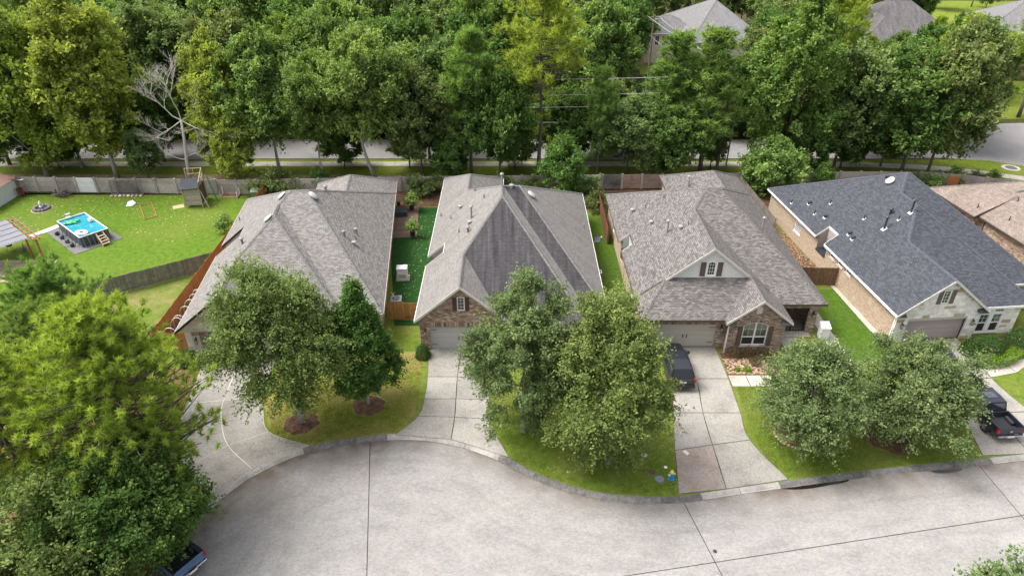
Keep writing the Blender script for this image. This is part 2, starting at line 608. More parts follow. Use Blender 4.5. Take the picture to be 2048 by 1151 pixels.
        sof.build('soffit', s.ms, r)
        for q in fas: q.build('fascia', s.mf, r)
        for q in rak: q.build('rake_board', s.mr, r)
        if caps.f:
            o = caps.build('ridge_cap', s.mc, r); o['kind'] = 'stuff'
        s.obj = r
        return r
    def _cap(s, mb, a, b):
        if a.z > b.z: a, b = b, a
        d = b - a; L = d.length
        if L < 0.3: return
        d.normalize()
        n = max(1, int(L / 0.27))
        sd = d.cross(Vector((0, 0, 1))).normalized()
        def drop(p, w):
            hh = s.h(p.x + sd.x * w, p.y + sd.y * w)
            return hh if hh > p.z - 0.5 else p.z - 0.1
        for i in range(n):
            p = a + d * (L * i / n); q = a + d * (L * (i + 1.12) / n)
            W = 0.15
            zs = [drop(p, -W), drop(p, W)]
            vs = [p + Vector((0, 0, 0.045)), Vector((p.x - sd.x * W, p.y - sd.y * W, zs[0] + 0.045)), Vector((p.x + sd.x * W, p.y + sd.y * W, zs[1] + 0.045)),
                  q + Vector((0, 0, 0.02)), Vector((q.x - sd.x * W, q.y - sd.y * W, drop(q, -W) + 0.018)), Vector((q.x + sd.x * W, q.y + sd.y * W, drop(q, W) + 0.018))]
            lo = [vs[0] - Vector((0, 0, 0.05)), vs[1] - Vector((0, 0, 0.05)), vs[2] - Vector((0, 0, 0.05))]
            mb.add(vs + lo, [(0, 3, 4, 1), (0, 2, 5, 3), (1, 7, 6, 0), (0, 6, 8, 2)], [[(0, 0)] * 4] * 4)
    # ray from the photograph's camera onto this roof
    def hit(s, u, v):
        x = (u - 1024) / CAM_F; y = (575.5 - v) / CAM_F
        d = Vector((x, _c + y * _s, -_s + y * _c))
        rz = s.root.rotation_euler[2]; o = s.root.location
        cz, sz = math.cos(-rz), math.sin(-rz)
        t = 30.0
        while t < 160:
            p = Vector((0, 0, CAM_H)) + d * t
            lx = (p.x - o.x) * cz - (p.y - o.y) * sz; ly = (p.x - o.x) * sz + (p.y - o.y) * cz
            hh = s.h(lx, ly)
            if hh > 0 and p.z <= hh: return Vector((lx, ly, hh))
            t += 0.03
        return None

# ------------------------------------------------------------------ walls and their openings
class Face:
    """a wall seen from outside: s runs left to right, z up, o outward"""
    def __init__(s, p0, p1):
        s.a = Vector((p0[0], p0[1], 0)); d = Vector((p1[0] - p0[0], p1[1] - p0[1], 0))
        s.L = d.length; s.d = d.normalized(); s.n = Vector((s.d.y, -s.d.x, 0))
    def P(s, t, z, o=0.0):
        return s.a + s.d * t + s.n * o + Vector((0, 0, z))
    def box(s, mb, s0, s1, z0, z1, o0, o1):
        p = [s.P(t, z, o) for z in (z0, z1) for (t, o) in ((s0, o1), (s1, o1), (s1, o0), (s0, o0))]
        mb.add(p, [(3, 2, 1, 0), (4, 5, 6, 7), (0, 1, 5, 4), (1, 2, 6, 5), (2, 3, 7, 6), (3, 0, 4, 7)])
    def poly(s, mb, pts, o0, o1):
        n = len(pts)
        vs = [s.P(t, z, o1) for t, z in pts] + [s.P(t, z, o0) for t, z in pts]
        mb.add(vs, [tuple(range(n)), tuple(range(2 * n - 1, n - 1, -1))] + [((i + 1) % n, i, n + i, n + (i + 1) % n) for i in range(n)])

def wall(roof, face, mat, ops=(), low=(), z0=-0.05, top=None, step=0.2, reveal=0.14, name='wall', matr=None):
    """ops: (s0,s1,z0,z1,arch rise); low: (s0,s1,ztop)"""
    L = face.L
    br = {0.0, L}
    k = int(L / step)
    br |= {L * i / k for i in range(1, k)} if k > 1 else set()
    for o in ops:
        br |= {o[0], o[1]}
        if o[4]: br |= {o[0] + (o[1] - o[0]) * i / 10 for i in range(1, 10)}
    for o in low: br |= {o[0], o[1]}
    br = sorted(x for x in br if -1e-6 <= x <= L + 1e-6)
    def T(s_, sm):
        for o in low:
            if o[0] - 1e-6 <= sm <= o[1] + 1e-6: return o[2]
        if top is not None: return top(s_) if callable(top) else top
        p = face.P(min(max(s_, 0.01), L - 0.01), 0)
        return roof.h(p.x, p.y) - roof.thick - 0.004
    mb = MB()
    def arch(o, t):
        if not o[4]: return o[3]
        c = (o[0] + o[1]) / 2; hw = (o[1] - o[0]) / 2
        return o[3] - o[4] * ((t - c) / hw) ** 2
    def quad(a, b, za0, za1, zb0, zb1):
        mb.add([face.P(a, za0), face.P(b, zb0), face.P(b, zb1), face.P(a, za1)], [(0, 1, 2, 3)],
               [[(a, za0), (b, zb0), (b, zb1), (a, za1)]])
    for a, b in zip(br[:-1], br[1:]):
        if b - a < 1e-5: continue
        m = (a + b) / 2
        ta, tb = T(a, m), T(b, m)
        zs = [(z0, z0)]
        for o in sorted([o for o in ops if o[0] - 1e-6 <= m <= o[1] + 1e-6], key=lambda o: o[2]):
            zs += [(o[2], o[2]), (arch(o, a), arch(o, b))]
        zs.append((ta, tb))
        for i in range(0, len(zs), 2):
            if zs[i + 1][0] > zs[i][0] + 1e-4 or zs[i + 1][1] > zs[i][1] + 1e-4:
                quad(a, b, zs[i][0], zs[i + 1][0], zs[i][1], zs[i + 1][1])
    for o in ops:                                       # reveals
        n = 10 if o[4] else 1
        path = [(o[0], o[2])] + [(o[0] + (o[1] - o[0]) * i / n, arch(o, o[0] + (o[1] - o[0]) * i / n)) for i in range(n + 1)] + [(o[1], o[2])]
        path.append((o[0], o[2]))
        for (s0, a0), (s1, a1) in zip(path[:-1], path[1:]):
            if abs(s0 - s1) + abs(a0 - a1) < 1e-6: continue
            w_ = math.hypot(s1 - s0, a1 - a0)
            mb.add([face.P(s0, a0), face.P(s0, a0, -reveal), face.P(s1, a1, -reveal), face.P(s1, a1)], [(0, 1, 2, 3)],
                   [[(0, 0), (reveal, 0), (reveal, w_), (0, w_)]])
    o = mb.build(name, mat, roof.root)
    return o

def window(root, face, s0, s1, z0, z1, mf, mg, arch=0.0, cols=2, rows=3, doubles=1, mid=None, recess=0.1, mun=0.016, label=None, fr=0.07, dark=None):
    """frame with panes and muntins set into the wall"""
    fb = MB()
    def top(t):
        c = (s0 + s1) / 2; hw = (s1 - s0) / 2
        return z1 - arch * ((t - c) / hw) ** 2
    o0, o1 = -recess - 0.03, -recess + 0.06
    face.box(fb, s0, s0 + fr, z0, top(s0) if arch else z1, o0, o1)
    face.box(fb, s1 - fr, s1, z0, top(s1) if arch else z1, o0, o1)
    face.box(fb, s0 + fr, s1 - fr, z0, z0 + fr, o0, o1)
    n = 10 if arch else 1
    for i in range(n):
        a = s0 + fr + (s1 - s0 - 2 * fr) * i / n; b = s0 + fr + (s1 - s0 - 2 * fr) * (i + 1) / n
        face.poly(fb, [(a, top(a) - fr), (b, top(b) - fr), (b, top(b)), (a, top(a))], o0, o1)
    wd = (s1 - s0) / doubles
    for i in range(1, doubles):
        face.box(fb, s0 + wd * i - fr * 0.8, s0 + wd * i + fr * 0.8, z0 + fr, top(s0 + wd * i) - fr, o0, o1 + 0.004)
    if mid:
        for i in range(doubles):
            face.box(fb, s0 + wd * i + fr, s0 + wd * (i + 1) - fr, mid - 0.035, mid + 0.035, o0, o1 - 0.004)
    W = fb.build('window', mf, root)
    if label: W['label'] = label
    for i in range(doubles):
        a, b = s0 + wd * i + fr * 0.6, s0 + wd * (i + 1) - fr * 0.6
        spans = [(z0 + fr * 0.5, mid, True), (mid, z1, False)] if mid else [(z0 + fr * 0.5, z1, False)]
        for (za, zb, lower) in spans:
            g = MB()
            pts = [(a, za), (b, za)]
            if zb >= z1 - 1e-6:
                m = 8 if arch else 1
                pts += [(b - (b - a) * k / m, top(b - (b - a) * k / m) - fr * 0.5) for k in range(m + 1)]
            else: pts += [(b, zb), (a, zb)]
            face.poly(g, pts, o0 + 0.01, o0 + 0.03)
            g.build('pane', dark if (lower and dark) else mg, W)
            if lower and dark: continue
            mu = MB()
            for k in range(1, cols):
                t = a + (b - a) * k / cols
                face.box(mu, t - mun / 2, t + mun / 2, za + 0.02, (top(t) if zb >= z1 - 1e-6 else zb) - fr * 0.6, o0 + 0.03, o0 + 0.05)
            for k in range(1, rows):
                z = za + (zb - za) * k / rows
                face.box(mu, a, b, z - mun / 2, z + mun / 2, o0 + 0.031, o0 + 0.049)
            if mu.f: mu.build('muntin', mf, W)
    return W

def shutter(root, face, s0, s1, z0, z1, m):
    b = MB()
    st = 0.06
    face.box(b, s0, s0 + st, z0, z1, 0.002, 0.05); face.box(b, s1 - st, s1, z0, z1, 0.002, 0.05)
    face.box(b, s0 + st, s1 - st, z0, z0 + st, 0.002, 0.05); face.box(b, s0 + st, s1 - st, z1 - st, z1, 0.002, 0.05)
    face.box(b, s0 + st, s1 - st, (z0 + z1) / 2 - 0.04, (z0 + z1) / 2 + 0.04, 0.002, 0.05)
    o = b.build('shutter', m, root)
    l = MB()
    k = int((z1 - z0) / 0.075)
    for i in range(k):
        z = z0 + st + (z1 - z0 - 2 * st) * (i + 0.5) / k
        l.add([face.P(s0 + st, z - 0.03, 0.04), face.P(s1 - st, z - 0.03, 0.04), face.P(s1 - st, z + 0.03, 0.012), face.P(s0 + st, z + 0.03, 0.012)], [(0, 1, 2, 3)])
    face.box(l, s0 + st, s1 - st, z0 + st, z1 - st, 0.002, 0.008)
    l.build('louvre', m, o)
    return o

def garage_door(root, face, s0, s1, h, m, mdark, recess=0.16, straps=True):
    d = MB()
    j = 0.05
    face.box(d, s0 + 0.002, s0 + j, 0, h - 0.002, -recess - 0.05, -recess + 0.04)
    face.box(d, s1 - j, s1 - 0.002, 0, h - 0.002, -recess - 0.05, -recess + 0.04)
    face.box(d, s0 + j, s1 - j, h - j, h - 0.002, -recess - 0.05, -recess + 0.04)
    D = d.build('garage_door', m, root)
    n = 4
    hh = (h - j) / n
    for i in range(n):
        p = MB()
        z0 = i * hh + 0.012; z1 = (i + 1) * hh - 0.006
        face.box(p, s0 + j + 0.004, s1 - j - 0.004, z0, z1, -recess - 0.04, -recess)
        k = 8
        wd = (s1 - s0 - 2 * j) / k
        for q in range(k):
            a = s0 + j + wd * q + 0.07; b = a + wd - 0.14
            face.box(p, a, b, z0 + 0.09, z1 - 0.09, -recess, -recess + 0.008)
        p.build('door_panel', m, D)
    if straps:
        for (z) in (hh * 0.75, hh * 3.4):
            for a, b in ((s0 + j + 0.02, s0 + j + 0.5), (s1 - j - 0.5, s1 - j - 0.02)):
                q = MB(); face.box(q, a, b, z - 0.025, z + 0.025, -recess + 0.002, -recess + 0.018)
                q.build('hinge_strap', mdark, D)
        c = (s0 + s1) / 2
        for e in (-0.16, 0.16):
            q = MB(); face.box(q, c + e - 0.025, c + e + 0.025, hh * 1.6, hh * 2.2, -recess + 0.002, -recess + 0.05)
            q.build('handle', mdark, D)
    return D

def wall_lamp(root, face, s, z, m, mg):
    b = MB()
    p = face.P(s, z, 0.18)
    b.lathe([(0.02, 0.3), (0.1, 0.24), (0.12, 0.2), (0.09, 0.2)][::-1], 8, p)
    b.lathe([(0.05, -0.24), (0.08, -0.2), (0.085, -0.17)], 8, p)
    for k in range(4):
        a = PI / 4 + k * PI / 2
        q = p + Vector((math.cos(a) * 0.09, math.sin(a) * 0.09, 0))
        b.bar(q + Vector((0, 0, -0.18)), q + Vector((0, 0, 0.21)), 0.018)
    b.bar(face.P(s, z + 0.3, 0.0), face.P(s, z + 0.3, 0.18), 0.03)
    face.box(b, s - 0.07, s + 0.07, z + 0.1, z + 0.4, 0.0, 0.03)
    o = b.build('wall_lamp', m, root)
    g = MB(); g.lathe([(0.06, -0.16), (0.075, 0), (0.06, 0.19)], 8, p)
    g.build('lamp_glass', mg, o)
    return o

def course(root, face, s0, s1, z0, z1, m, wd=0.075, name='soldier_course', arch=0.0, proud=0.02):
    """row of upright bricks over an opening"""
    b = MB(); n = int((s1 - s0) / wd)
    for i in range(n):
        a = s0 + (s1 - s0) * i / n; e = a + (s1 - s0) / n
        c = (s0 + s1) / 2; hw = (s1 - s0) / 2
        f = lambda t: -arch * ((t - c) / hw) ** 2
        jo = 0.006
        face.poly(b, [(a + jo, z0 + f(a)), (e - jo, z0 + f(e)), (e - jo, z1 + f(e)), (a + jo, z1 + f(a))], 0.001, proud + 0.006 * ((i * 7) % 3))
    b_ = [[(0.11 + 0.22 * ((i * 5) % 9), 0.04 + 0.08 * ((i * 3) % 7))] * 9 for i in range(len(b.f))]
    b.uv = [[u[0]] * len(f) for u, f in zip(b_, b.f)]
    o = b.build(name, m, root); o['kind'] = 'stuff'
    return o

STONE = None
def stones(roof, wallobj, face, mats, ops=(), seed=1, zmax=None, lim=290, proud=0.035):
    """squared stone blocks, each one its own piece of the wall"""
    global STONE
    if STONE is None:
        bm = bmesh.new(); bmesh.ops.create_cube(bm, size=1.0)
        bmesh.ops.bevel(bm, geom=list(bm.edges), offset=0.06, segments=1, affect='EDGES')
        STONE = []
        for m in mats:
            me = bpy.data.meshes.new('stone'); bm.to_mesh(me); me.materials.append(m); STONE.append(me)
        bm.free()
    rnd = random.Random(seed)
    z = 0.0; cnt = 0
    rz = math.atan2(face.d.y, face.d.x)
    T = lambda s_: (roof.h(face.P(s_, 0).x, face.P(s_, 0).y) - roof.thick - 0.02) if zmax is None else zmax
    while z < 12:
        hgt = rnd.choice((0.2, 0.26, 0.3, 0.34)); z1 = z + hgt
        ok = [i for i in range(int(face.L / 0.05)) if T(0.02 + i * 0.05) > z1]
        if not ok: break
        a, b = ok[0] * 0.05 + 0.02, ok[-1] * 0.05 + 0.05
        spans = [(a, b)]
        for o in ops:
            if z1 > o[2] + 0.01 and z < o[3] - 0.01:
                spans = [q for (p, r) in spans for q in ((p, min(r, o[0])), (max(p, o[1]), r)) if q[1] - q[0] > 0.06]
        for (p, r) in spans:
            t = p
            while t < r - 0.02:
                e = min(r, t + rnd.uniform(0.35, 1.0))
                if r - e < 0.22: e = r
                if cnt < lim:
                    pr = proud * rnd.uniform(0.6, 1.25)
                    q = face.P((t + e) / 2, (z + z1) / 2, pr / 2 - 0.01)
                    me = STONE[0] if rnd.random() < 0.93 else STONE[1]
                    ob = link('stone', me, wallobj, q, (0, 0, rz), (e - t - 0.012, pr + 0.02, hgt - 0.012))
                    cnt += 1
                t = e
        z = z1
    return cnt

def vent(roof, u, v, kind, m1, m2, fl=True):
    p = roof.hit(u, v)
    if p is None: return
    b = MB()
    if kind == 'pipe':
        b.lathe([(0.06, -0.15), (0.055, 0.42)], 8, p); nm = 'vent_pipe'
    elif kind == 'flue':
        b.lathe([(0.09, -0.2), (0.085, 1.15)], 10, p); b.lathe([(0.17, 1.12), (0.18, 1.18), (0.06, 1.3)], 10, p); nm = 'flue'
    elif kind == 'short':
        b.lathe([(0.11, -0.2), (0.1, 0.5)], 10, p); b.lathe([(0.2, 0.45), (0.2, 0.52), (0.05, 0.62)], 10, p); nm = 'flue'
    elif kind == 'turtle':
        b.lathe([(0.16, -0.15), (0.15, 0.16), (0.24, 0.18), (0.22, 0.27), (0.06, 0.32)], 12, p); nm = 'roof_vent'
    else:
        e = 0.05
        x0 = roof.h(p.x + e, p.y) - p.z; y0 = roof.h(p.x, p.y + e) - p.z
        nrm = Vector((-x0 / e, -y0 / e, 1)).normalized()
        M = Matrix.Translation(p) @ nrm.to_track_quat('Z', 'Y').to_matrix().to_4x4() @ Matrix.Diagonal((1.0, 1.0, 1, 1))
        k = MB(); k.lathe([(0.3, -0.02), (0.3, 0.06), (0.46, 0.1), (0.44, 0.19), (0.25, 0.25), (0.05, 0.26)], 18)
        b.add([M @ Vector(q) for q in k.v], k.f); nm = 'roof_vent'
    o = b.build(nm, m1, roof.obj, smooth=(kind == 'dome'))
    if m2 is not None and kind in ('pipe', 'flue', 'turtle'):
        f = MB()
        e = 0.05
        x0 = (roof.h(p.x + e, p.y) - p.z) / e; y0 = (roof.h(p.x, p.y + e) - p.z) / e
        s_ = 0.12 if kind == 'pipe' else 0.2
        f.add([p + Vector((a, c, a * x0 + c * y0 + 0.02)) for a, c in ((-s_, -s_), (s_, -s_), (s_, s_), (-s_, s_))], [(0, 1, 2, 3)])
        f.build('flashing', m2, roof.obj)
    return o

# ------------------------------------------------------------------ palette
M_GRASS = grass_mat('lawn_grass', (0.06, 0.10, 0.012), (0.108, 0.156, 0.018), (0.155, 0.20, 0.03), (0.21, 0.185, 0.06), 0.6, 0.16)
M_GRASSD = grass_mat('dry_lawn_grass', (0.075, 0.10, 0.014), (0.14, 0.165, 0.022), (0.20, 0.215, 0.04), (0.30, 0.22, 0.09), 0.85, 0.22)
M_GRASSY = grass_mat('verge_grass', (0.07, 0.11, 0.01), (0.12, 0.165, 0.015), (0.17, 0.21, 0.025), (0.2, 0.17, 0.06), 0.4, 0.2)
M_YARD = grass_mat('yard_grass', (0.045, 0.092, 0.008), (0.085, 0.152, 0.012), (0.125, 0.195, 0.018), (0.16, 0.17, 0.035), 0.5, 0.12)
M_TURF = grass_mat('turf', (0.010, 0.043, 0.008), (0.015, 0.058, 0.011), (0.021, 0.073, 0.014), (0.014, 0.052, 0.011), 0.3, 0.2)
M_SIDE = grass_mat('side_grass', (0.03, 0.075, 0.006), (0.055, 0.11, 0.009), (0.085, 0.145, 0.013), (0.06, 0.08, 0.02), 0.4, 0.25)
M_LITTER = grass_mat('leaf_litter', (0.03, 0.03, 0.014), (0.06, 0.05, 0.022), (0.09, 0.075, 0.03), (0.035, 0.06, 0.012), 0.8, 0.1)
M_DIRT = grass_mat('bare_dirt', (0.17, 0.115, 0.065), (0.30, 0.22, 0.13), (0.44, 0.35, 0.23), (0.13, 0.14, 0.05), 0.55, 0.3)
M_MULCH = grass_mat('mulch', (0.05, 0.024, 0.014), (0.10, 0.055, 0.034), (0.17, 0.10, 0.065), (0.2, 0.14, 0.08), 0.3, 0.6)
M_STREET = concrete_mat('street_concrete', (0.262, 0.254, 0.244), (0.226, 0.219, 0.21), 0.6, dirt=True, streak=(0.8, 1.2, 1), objvar=0.05)
M_DRIVE = concrete_mat('drive_concrete', (0.275, 0.26, 0.232), (0.185, 0.172, 0.152), 0.55, objvar=0.10)
M_DRIVEP = concrete_mat('worn_drive_concrete', (0.27, 0.225, 0.195), (0.2, 0.165, 0.14), 0.5, objvar=0.02, warm=(0.25, 0.18, 0.14))
M_WALK = concrete_mat('walk_concrete', (0.42, 0.385, 0.33), (0.32, 0.285, 0.24), 0.5, objvar=0.08)
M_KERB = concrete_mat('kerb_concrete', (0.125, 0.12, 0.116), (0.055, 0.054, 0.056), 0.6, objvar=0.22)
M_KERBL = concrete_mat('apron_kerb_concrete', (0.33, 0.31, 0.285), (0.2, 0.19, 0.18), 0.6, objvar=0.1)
M_ROAD = concrete_mat('road_concrete', (0.235, 0.228, 0.225), (0.165, 0.16, 0.16), 0.12, objvar=0.05)
M_WALLC = concrete_mat('wall_concrete', (0.38, 0.345, 0.31), (0.22, 0.19, 0.17), 0.5, objvar=0.14, warm=(0.36, 0.26, 0.2))
M_TAR = plain('joint_sealant', (0.012, 0.012, 0.012), 0.8)

def sheet(name, pts, z, mat, kind='structure', parent=None, thick=0.0):
    b = MB()
    P = [(p[0], p[1]) for p in pts]
    if area(P) < 0: P = P[::-1]
    if thick: b.prism(P, z - thick, z)
    else: b.add([(p[0], p[1], z) for p in P], [tuple(range(len(P)))])
    o = b.build(name, mat, parent)
    if kind: o['kind'] = kind
    return o

# ------------------------------------------------------------------ ground
sheet('ground', [(-900, -200), (900, -200), (900, 1500), (-900, 1500)], -0.35, M_LITTER)
kp = [(-17.0, 3), (-19.2, 12), (-20.2, 20), (-20.1, 25), (-19.3, 28.3), (-17.9, 30.9), (-16.2, 32.6), (-13.9, 34.0), (-10.0, 35.0), (-6.8, 35.15), (-3.6, 34.5), (-0.5, 33.0),
      (1.8, 31.4), (5.0, 30.05), (8.4, 29.6), (10.9, 29.7), (13.3, 30.1), (17.3, 30.8), (23.6, 31.8), (31.4, 32.8), (38, 33.7), (52, 35.6), (80, 39.5)]
KL = smooth_line(kp, 8)
def kside(i):
    a = KL[max(i - 1, 0)]; b = KL[min(i + 1, len(KL) - 1)]
    d = (b - a).normalized()
    return Vector((-d.y, d.x))
KIN = [p + kside(i) * 0.2 for i, p in enumerate(KL)]
sheet('lawn', [(p.x, p.y) for p in KIN] + [(80, 76), (-80, 76), (-80, 3)], 0.0, M_GRASS)

def kdist(x, y):
    q = Vector((x, y)); best = 1e9
    for p in KL:
        d = (p - q).length_squared
        if d < best: best = d
    return math.sqrt(best)
KARC = [0.0]
for p, q in zip(KL[:-1], KL[1:]): KARC.append(KARC[-1] + (q - p).length)
def karc(x, y):
    best = 1e9; bi = 0
    for i, p in enumerate(KL):
        d = (p.x - x) ** 2 + (p.y - y) ** 2
        if d < best: best = d; bi = i
    return KARC[bi] * 0.6 + 0.4 * x, math.sqrt(best)
# street: cast concrete slabs parted by sealed joints
def hp_line(a, b, gap=0.024):
    """half plane to the right of a->b"""
    d = (b - a).normalized()
    nx, ny = d.y, -d.x
    return (nx, ny, -(nx * a.x + ny * a.y) - gap)
def neg(h, gap=0.024):
    return (-h[0], -h[1], -h[2] - 2 * gap)
J1 = hp_line(G(733, 1151), G(740, 880)); J2 = hp_line(G(1447, 1151), G(1365, 995))
J3 = hp_line(G(1230, 1151), G(2040, 1028)); J4 = hp_line(G(2048, 1032), G(1960, 928))
street_base = sheet('street', [(-40, 0), (90, 0), (90, 42), (-40, 42)], -0.16, M_TAR)
slab_defs = [[neg(J1)], [J1, neg(J2), neg(J3)], [J1, neg(J2), J3], [J2, neg(J3), neg(J4)], [J2, J3, neg(J4)], [J4, neg(J3)], [J4, J3]]
for hps in slab_defs:
    vs = {}; V = []; F = []
    st = 0.6
    for i in range(int(110 / st)):
        for j in range(int(38 / st)):
            x0, y0 = -30 + i * st, 6 + j * st
            p = [(x0, y0), (x0 + st, y0), (x0 + st, y0 + st), (x0, y0 + st)]
            for h in hps:
                p = clip(p, *h)
                if len(p) < 3: break
            if len(p) < 3 or abs(area(p)) < 1e-4: continue
            f = []
            for q in p:
                k = (round(q[0], 3), round(q[1], 3))
                if k not in vs: vs[k] = len(V); V.append((q[0], q[1], -0.13))
                if not f or f[-1] != vs[k]: f.append(vs[k])
            if len(set(f)) >= 3: F.append(tuple(dict.fromkeys(f)))
    if not F: continue
    me = bpy.data.meshes.new('slab'); me.from_pydata(V, [], F); me.materials.append(M_STREET)
    ax = [karc(v[0], v[1]) for v in V]
    ul = me.uv_layers.new(name='UVMap'); li = np.zeros(len(me.loops), dtype=np.int32); me.loops.foreach_get('vertex_index', li)
    ul.data.foreach_set('uv', np.array(ax, dtype=np.float32)[li].ravel())
    at = me.attributes.new('dirt', 'FLOAT', 'POINT')
    at.data.foreach_set('value', [(0.8 * max(0.0, 1 - a_[1] / 2.2) ** 1.5 + (0.5 * max(0.0, 1 - a_[1] / 5.5) if -19 < v[0] < -8.5 else 0.0) + (0.3 * max(0.0, 1 - a_[1] / 3.5) if v[0] > 14 else 0.0)) if v[1] > 20 else 0.0 for v, a_ in zip(V, ax)])
    link('slab', me, street_base)
# rolled kerb in cast lengths
kerb = bpy.data.objects.new('kerb', None); COL.objects.link(kerb); kerb['kind'] = 'structure'
prof = [(-0.26, -0.2), (-0.26, -0.125), (-0.18, -0.118), (-0.07, -0.03), (0.02, 0.012), (0.2, 0.02), (0.2, -0.2)]
acc = 0.0; startk = 0
cuts = [0]
for i in range(1, len(KL)):
    acc += (KL[i] - KL[i - 1]).length
    if acc > 2.6: cuts.append(i); acc = 0.0
cuts.append(len(KL) - 1)
DRV = [(-19.2, -14.3), (-8.2, -0.4), (10.6, 17.9), (31.8, 38.6)]
for a, b in zip(cuts[:-1], cuts[1:]):
    if b - a < 1: continue
    kb = MB(); vs = []
    for i in range(a, b + 1):
        p = KL[i]; n = kside(i)
        d = Vector((n.y, -n.x))
        q = p + d * (0.012 if i == a else (-0.012 if i == b else 0))
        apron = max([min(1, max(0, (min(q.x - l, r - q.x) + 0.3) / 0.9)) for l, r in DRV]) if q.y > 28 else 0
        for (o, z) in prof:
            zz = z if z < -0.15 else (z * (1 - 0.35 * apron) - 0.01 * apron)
            vs.append((q.x + n.x * o, q.y + n.y * o, zz))
    k = len(prof); m = b - a + 1
    fs = [(i * k + j, i * k + j + 1, (i + 1) * k + j + 1, (i + 1) * k + j) for i in range(m - 1) for j in range(k - 1)]
    fs += [tuple(range(k - 1, -1, -1)), tuple((m - 1) * k + j for j in range(k))]
    kb.add(vs, fs)
    mid = KL[(a + b) // 2]
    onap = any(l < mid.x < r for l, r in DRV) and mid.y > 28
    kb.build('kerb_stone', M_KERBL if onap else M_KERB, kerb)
# leaf dirt caught along the gutter
rg = random.Random(5)
db = MB()
for i in range(20, len(KL) - 20):
    n = kside(i)
    for k in range(rg.randint(2, 9) if (-3 < KL[i].x < 9 or -17 < KL[i].x < -10) else rg.randint(0, 2)):
        q = KL[i] + (KL[i + 1] - KL[i]) * rg.random() - n * (0.26 + abs(rg.gauss(0, 0.07)))
        a = rg.random() * 6.3; s = rg.uniform(0.02, 0.055)
        db.add([(q.x + math.cos(a + t) * s * (1 if t in (0, PI) else 0.6), q.y + math.sin(a + t) * s * (1 if t in (0, PI) else 0.6), -0.122 + rg.random() * 0.01) for t in (0, PI / 2, PI, 3 * PI / 2)], [(0, 1, 2, 3)])
db.build('gutter_leaves', plain('dead_leaf', (0.16, 0.085, 0.035), 0.9, var=0.5, scale=9))['kind'] = 'stuff'

M_PALE = plain('pale_joint', (0.5, 0.47, 0.42), 0.9)
def slabs(name, rows, mat, z=0.02, special=(), inset=0.036, joint=None):
    """driveway: rows of pixel or plan points -> one slab per cell"""
    root = bpy.data.objects.new(name, None); COL.objects.link(root); root['kind'] = 'structure'
    jb = MB()
    CV = [smooth_line([p[k][:2] for p in rows], 5) for k in range(len(rows[0]))]
    for r in range(len(rows) - 1):
        for k in range(len(rows[r]) - 1):
            a, b = rows[r][k], rows[r][k + 1]; c, d = rows[r + 1][k + 1], rows[r + 1][k]
            if a is None or b is None or c is None or d is None: continue
            Lc, Rc = CV[k][r * 5:r * 5 + 6], CV[k + 1][r * 5:r * 5 + 6]
            P = [q.copy() for q in Lc[::-1]] + [q.copy() for q in Rc]
            P = P[::-1] if area([q[:] for q in P]) < 0 else P
            cen = sum(P, Vector((0, 0))) / len(P)
            jb.add([(p.x, p.y, 0.011) for p in P], [tuple(range(len(P)))])
            P = [p + (cen - p).normalized() * inset for p in P]
            m = mat
            for (rr, kk, mm) in special:
                if rr == r and kk == k: m = mm
            mb = MB(); mb.prism([(p.x, p.y) for p in P], -0.12, z)
            o = mb.build('slab', m, root)
    jb.build('joint', joint or M_TAR, root)
    return root
g = lambda u, v: G(u, v)
d1 = slabs('driveway', [[(-24.75, 43.3), (-21.9, 43.6), (-19.1, 43.9)], [g(374, 806), g(447, 800), g(520, 793)], [g(357, 864), g(443, 843), g(526, 815)],
                   [g(372, 934), g(456, 890), g(537, 862)], [(-18.75, 29.75), (-17.2, 32.1), (-13.95, 34.25)]], M_DRIVE, joint=M_PALE)
d2 = slabs('driveway', [[(-6.95, 45.45), (-4.2, 45.45), (-1.6, 45.45)], [g(855, 753), g(915, 753), (-1.6, 41.4)], [g(848, 797), g(912, 797), (-1.7, 39.0)],
                   [(-6.85, 37.2), (-4.15, 37.1), (-1.75, 36.9)], [(-8.2, 35.3), (-4.25, 34.85), (-0.2, 33.15)]], M_DRIVE)
d3 = slabs('driveway', [[(11.6, 45.55), (14.0, 45.55), (16.85, 45.55)], [g(1342, 757), g(1392, 757), g(1457, 757)], [g(1345, 825), g(1406, 825), g(1481, 825)],
                   [g(1350, 900), g(1425, 889), g(1500, 879)], [(10.6, 30.0), (13.75, 30.4), (18.0, 31.2)]], M_DRIVE, special=((3, 0, M_DRIVEP),))
d4 = slabs('driveway', [[(31.9, 46.3), (34.9, 46.5), (37.6, 46.8)], [(32.3, 41.2), (35.1, 41.3), (37.35, 41.5)], [(32.6, 37.4), (35.2, 37.5), (37.9, 37.7)],
                   [(31.9, 33.3), (35.2, 33.5), (38.6, 33.95)]], M_DRIVE)
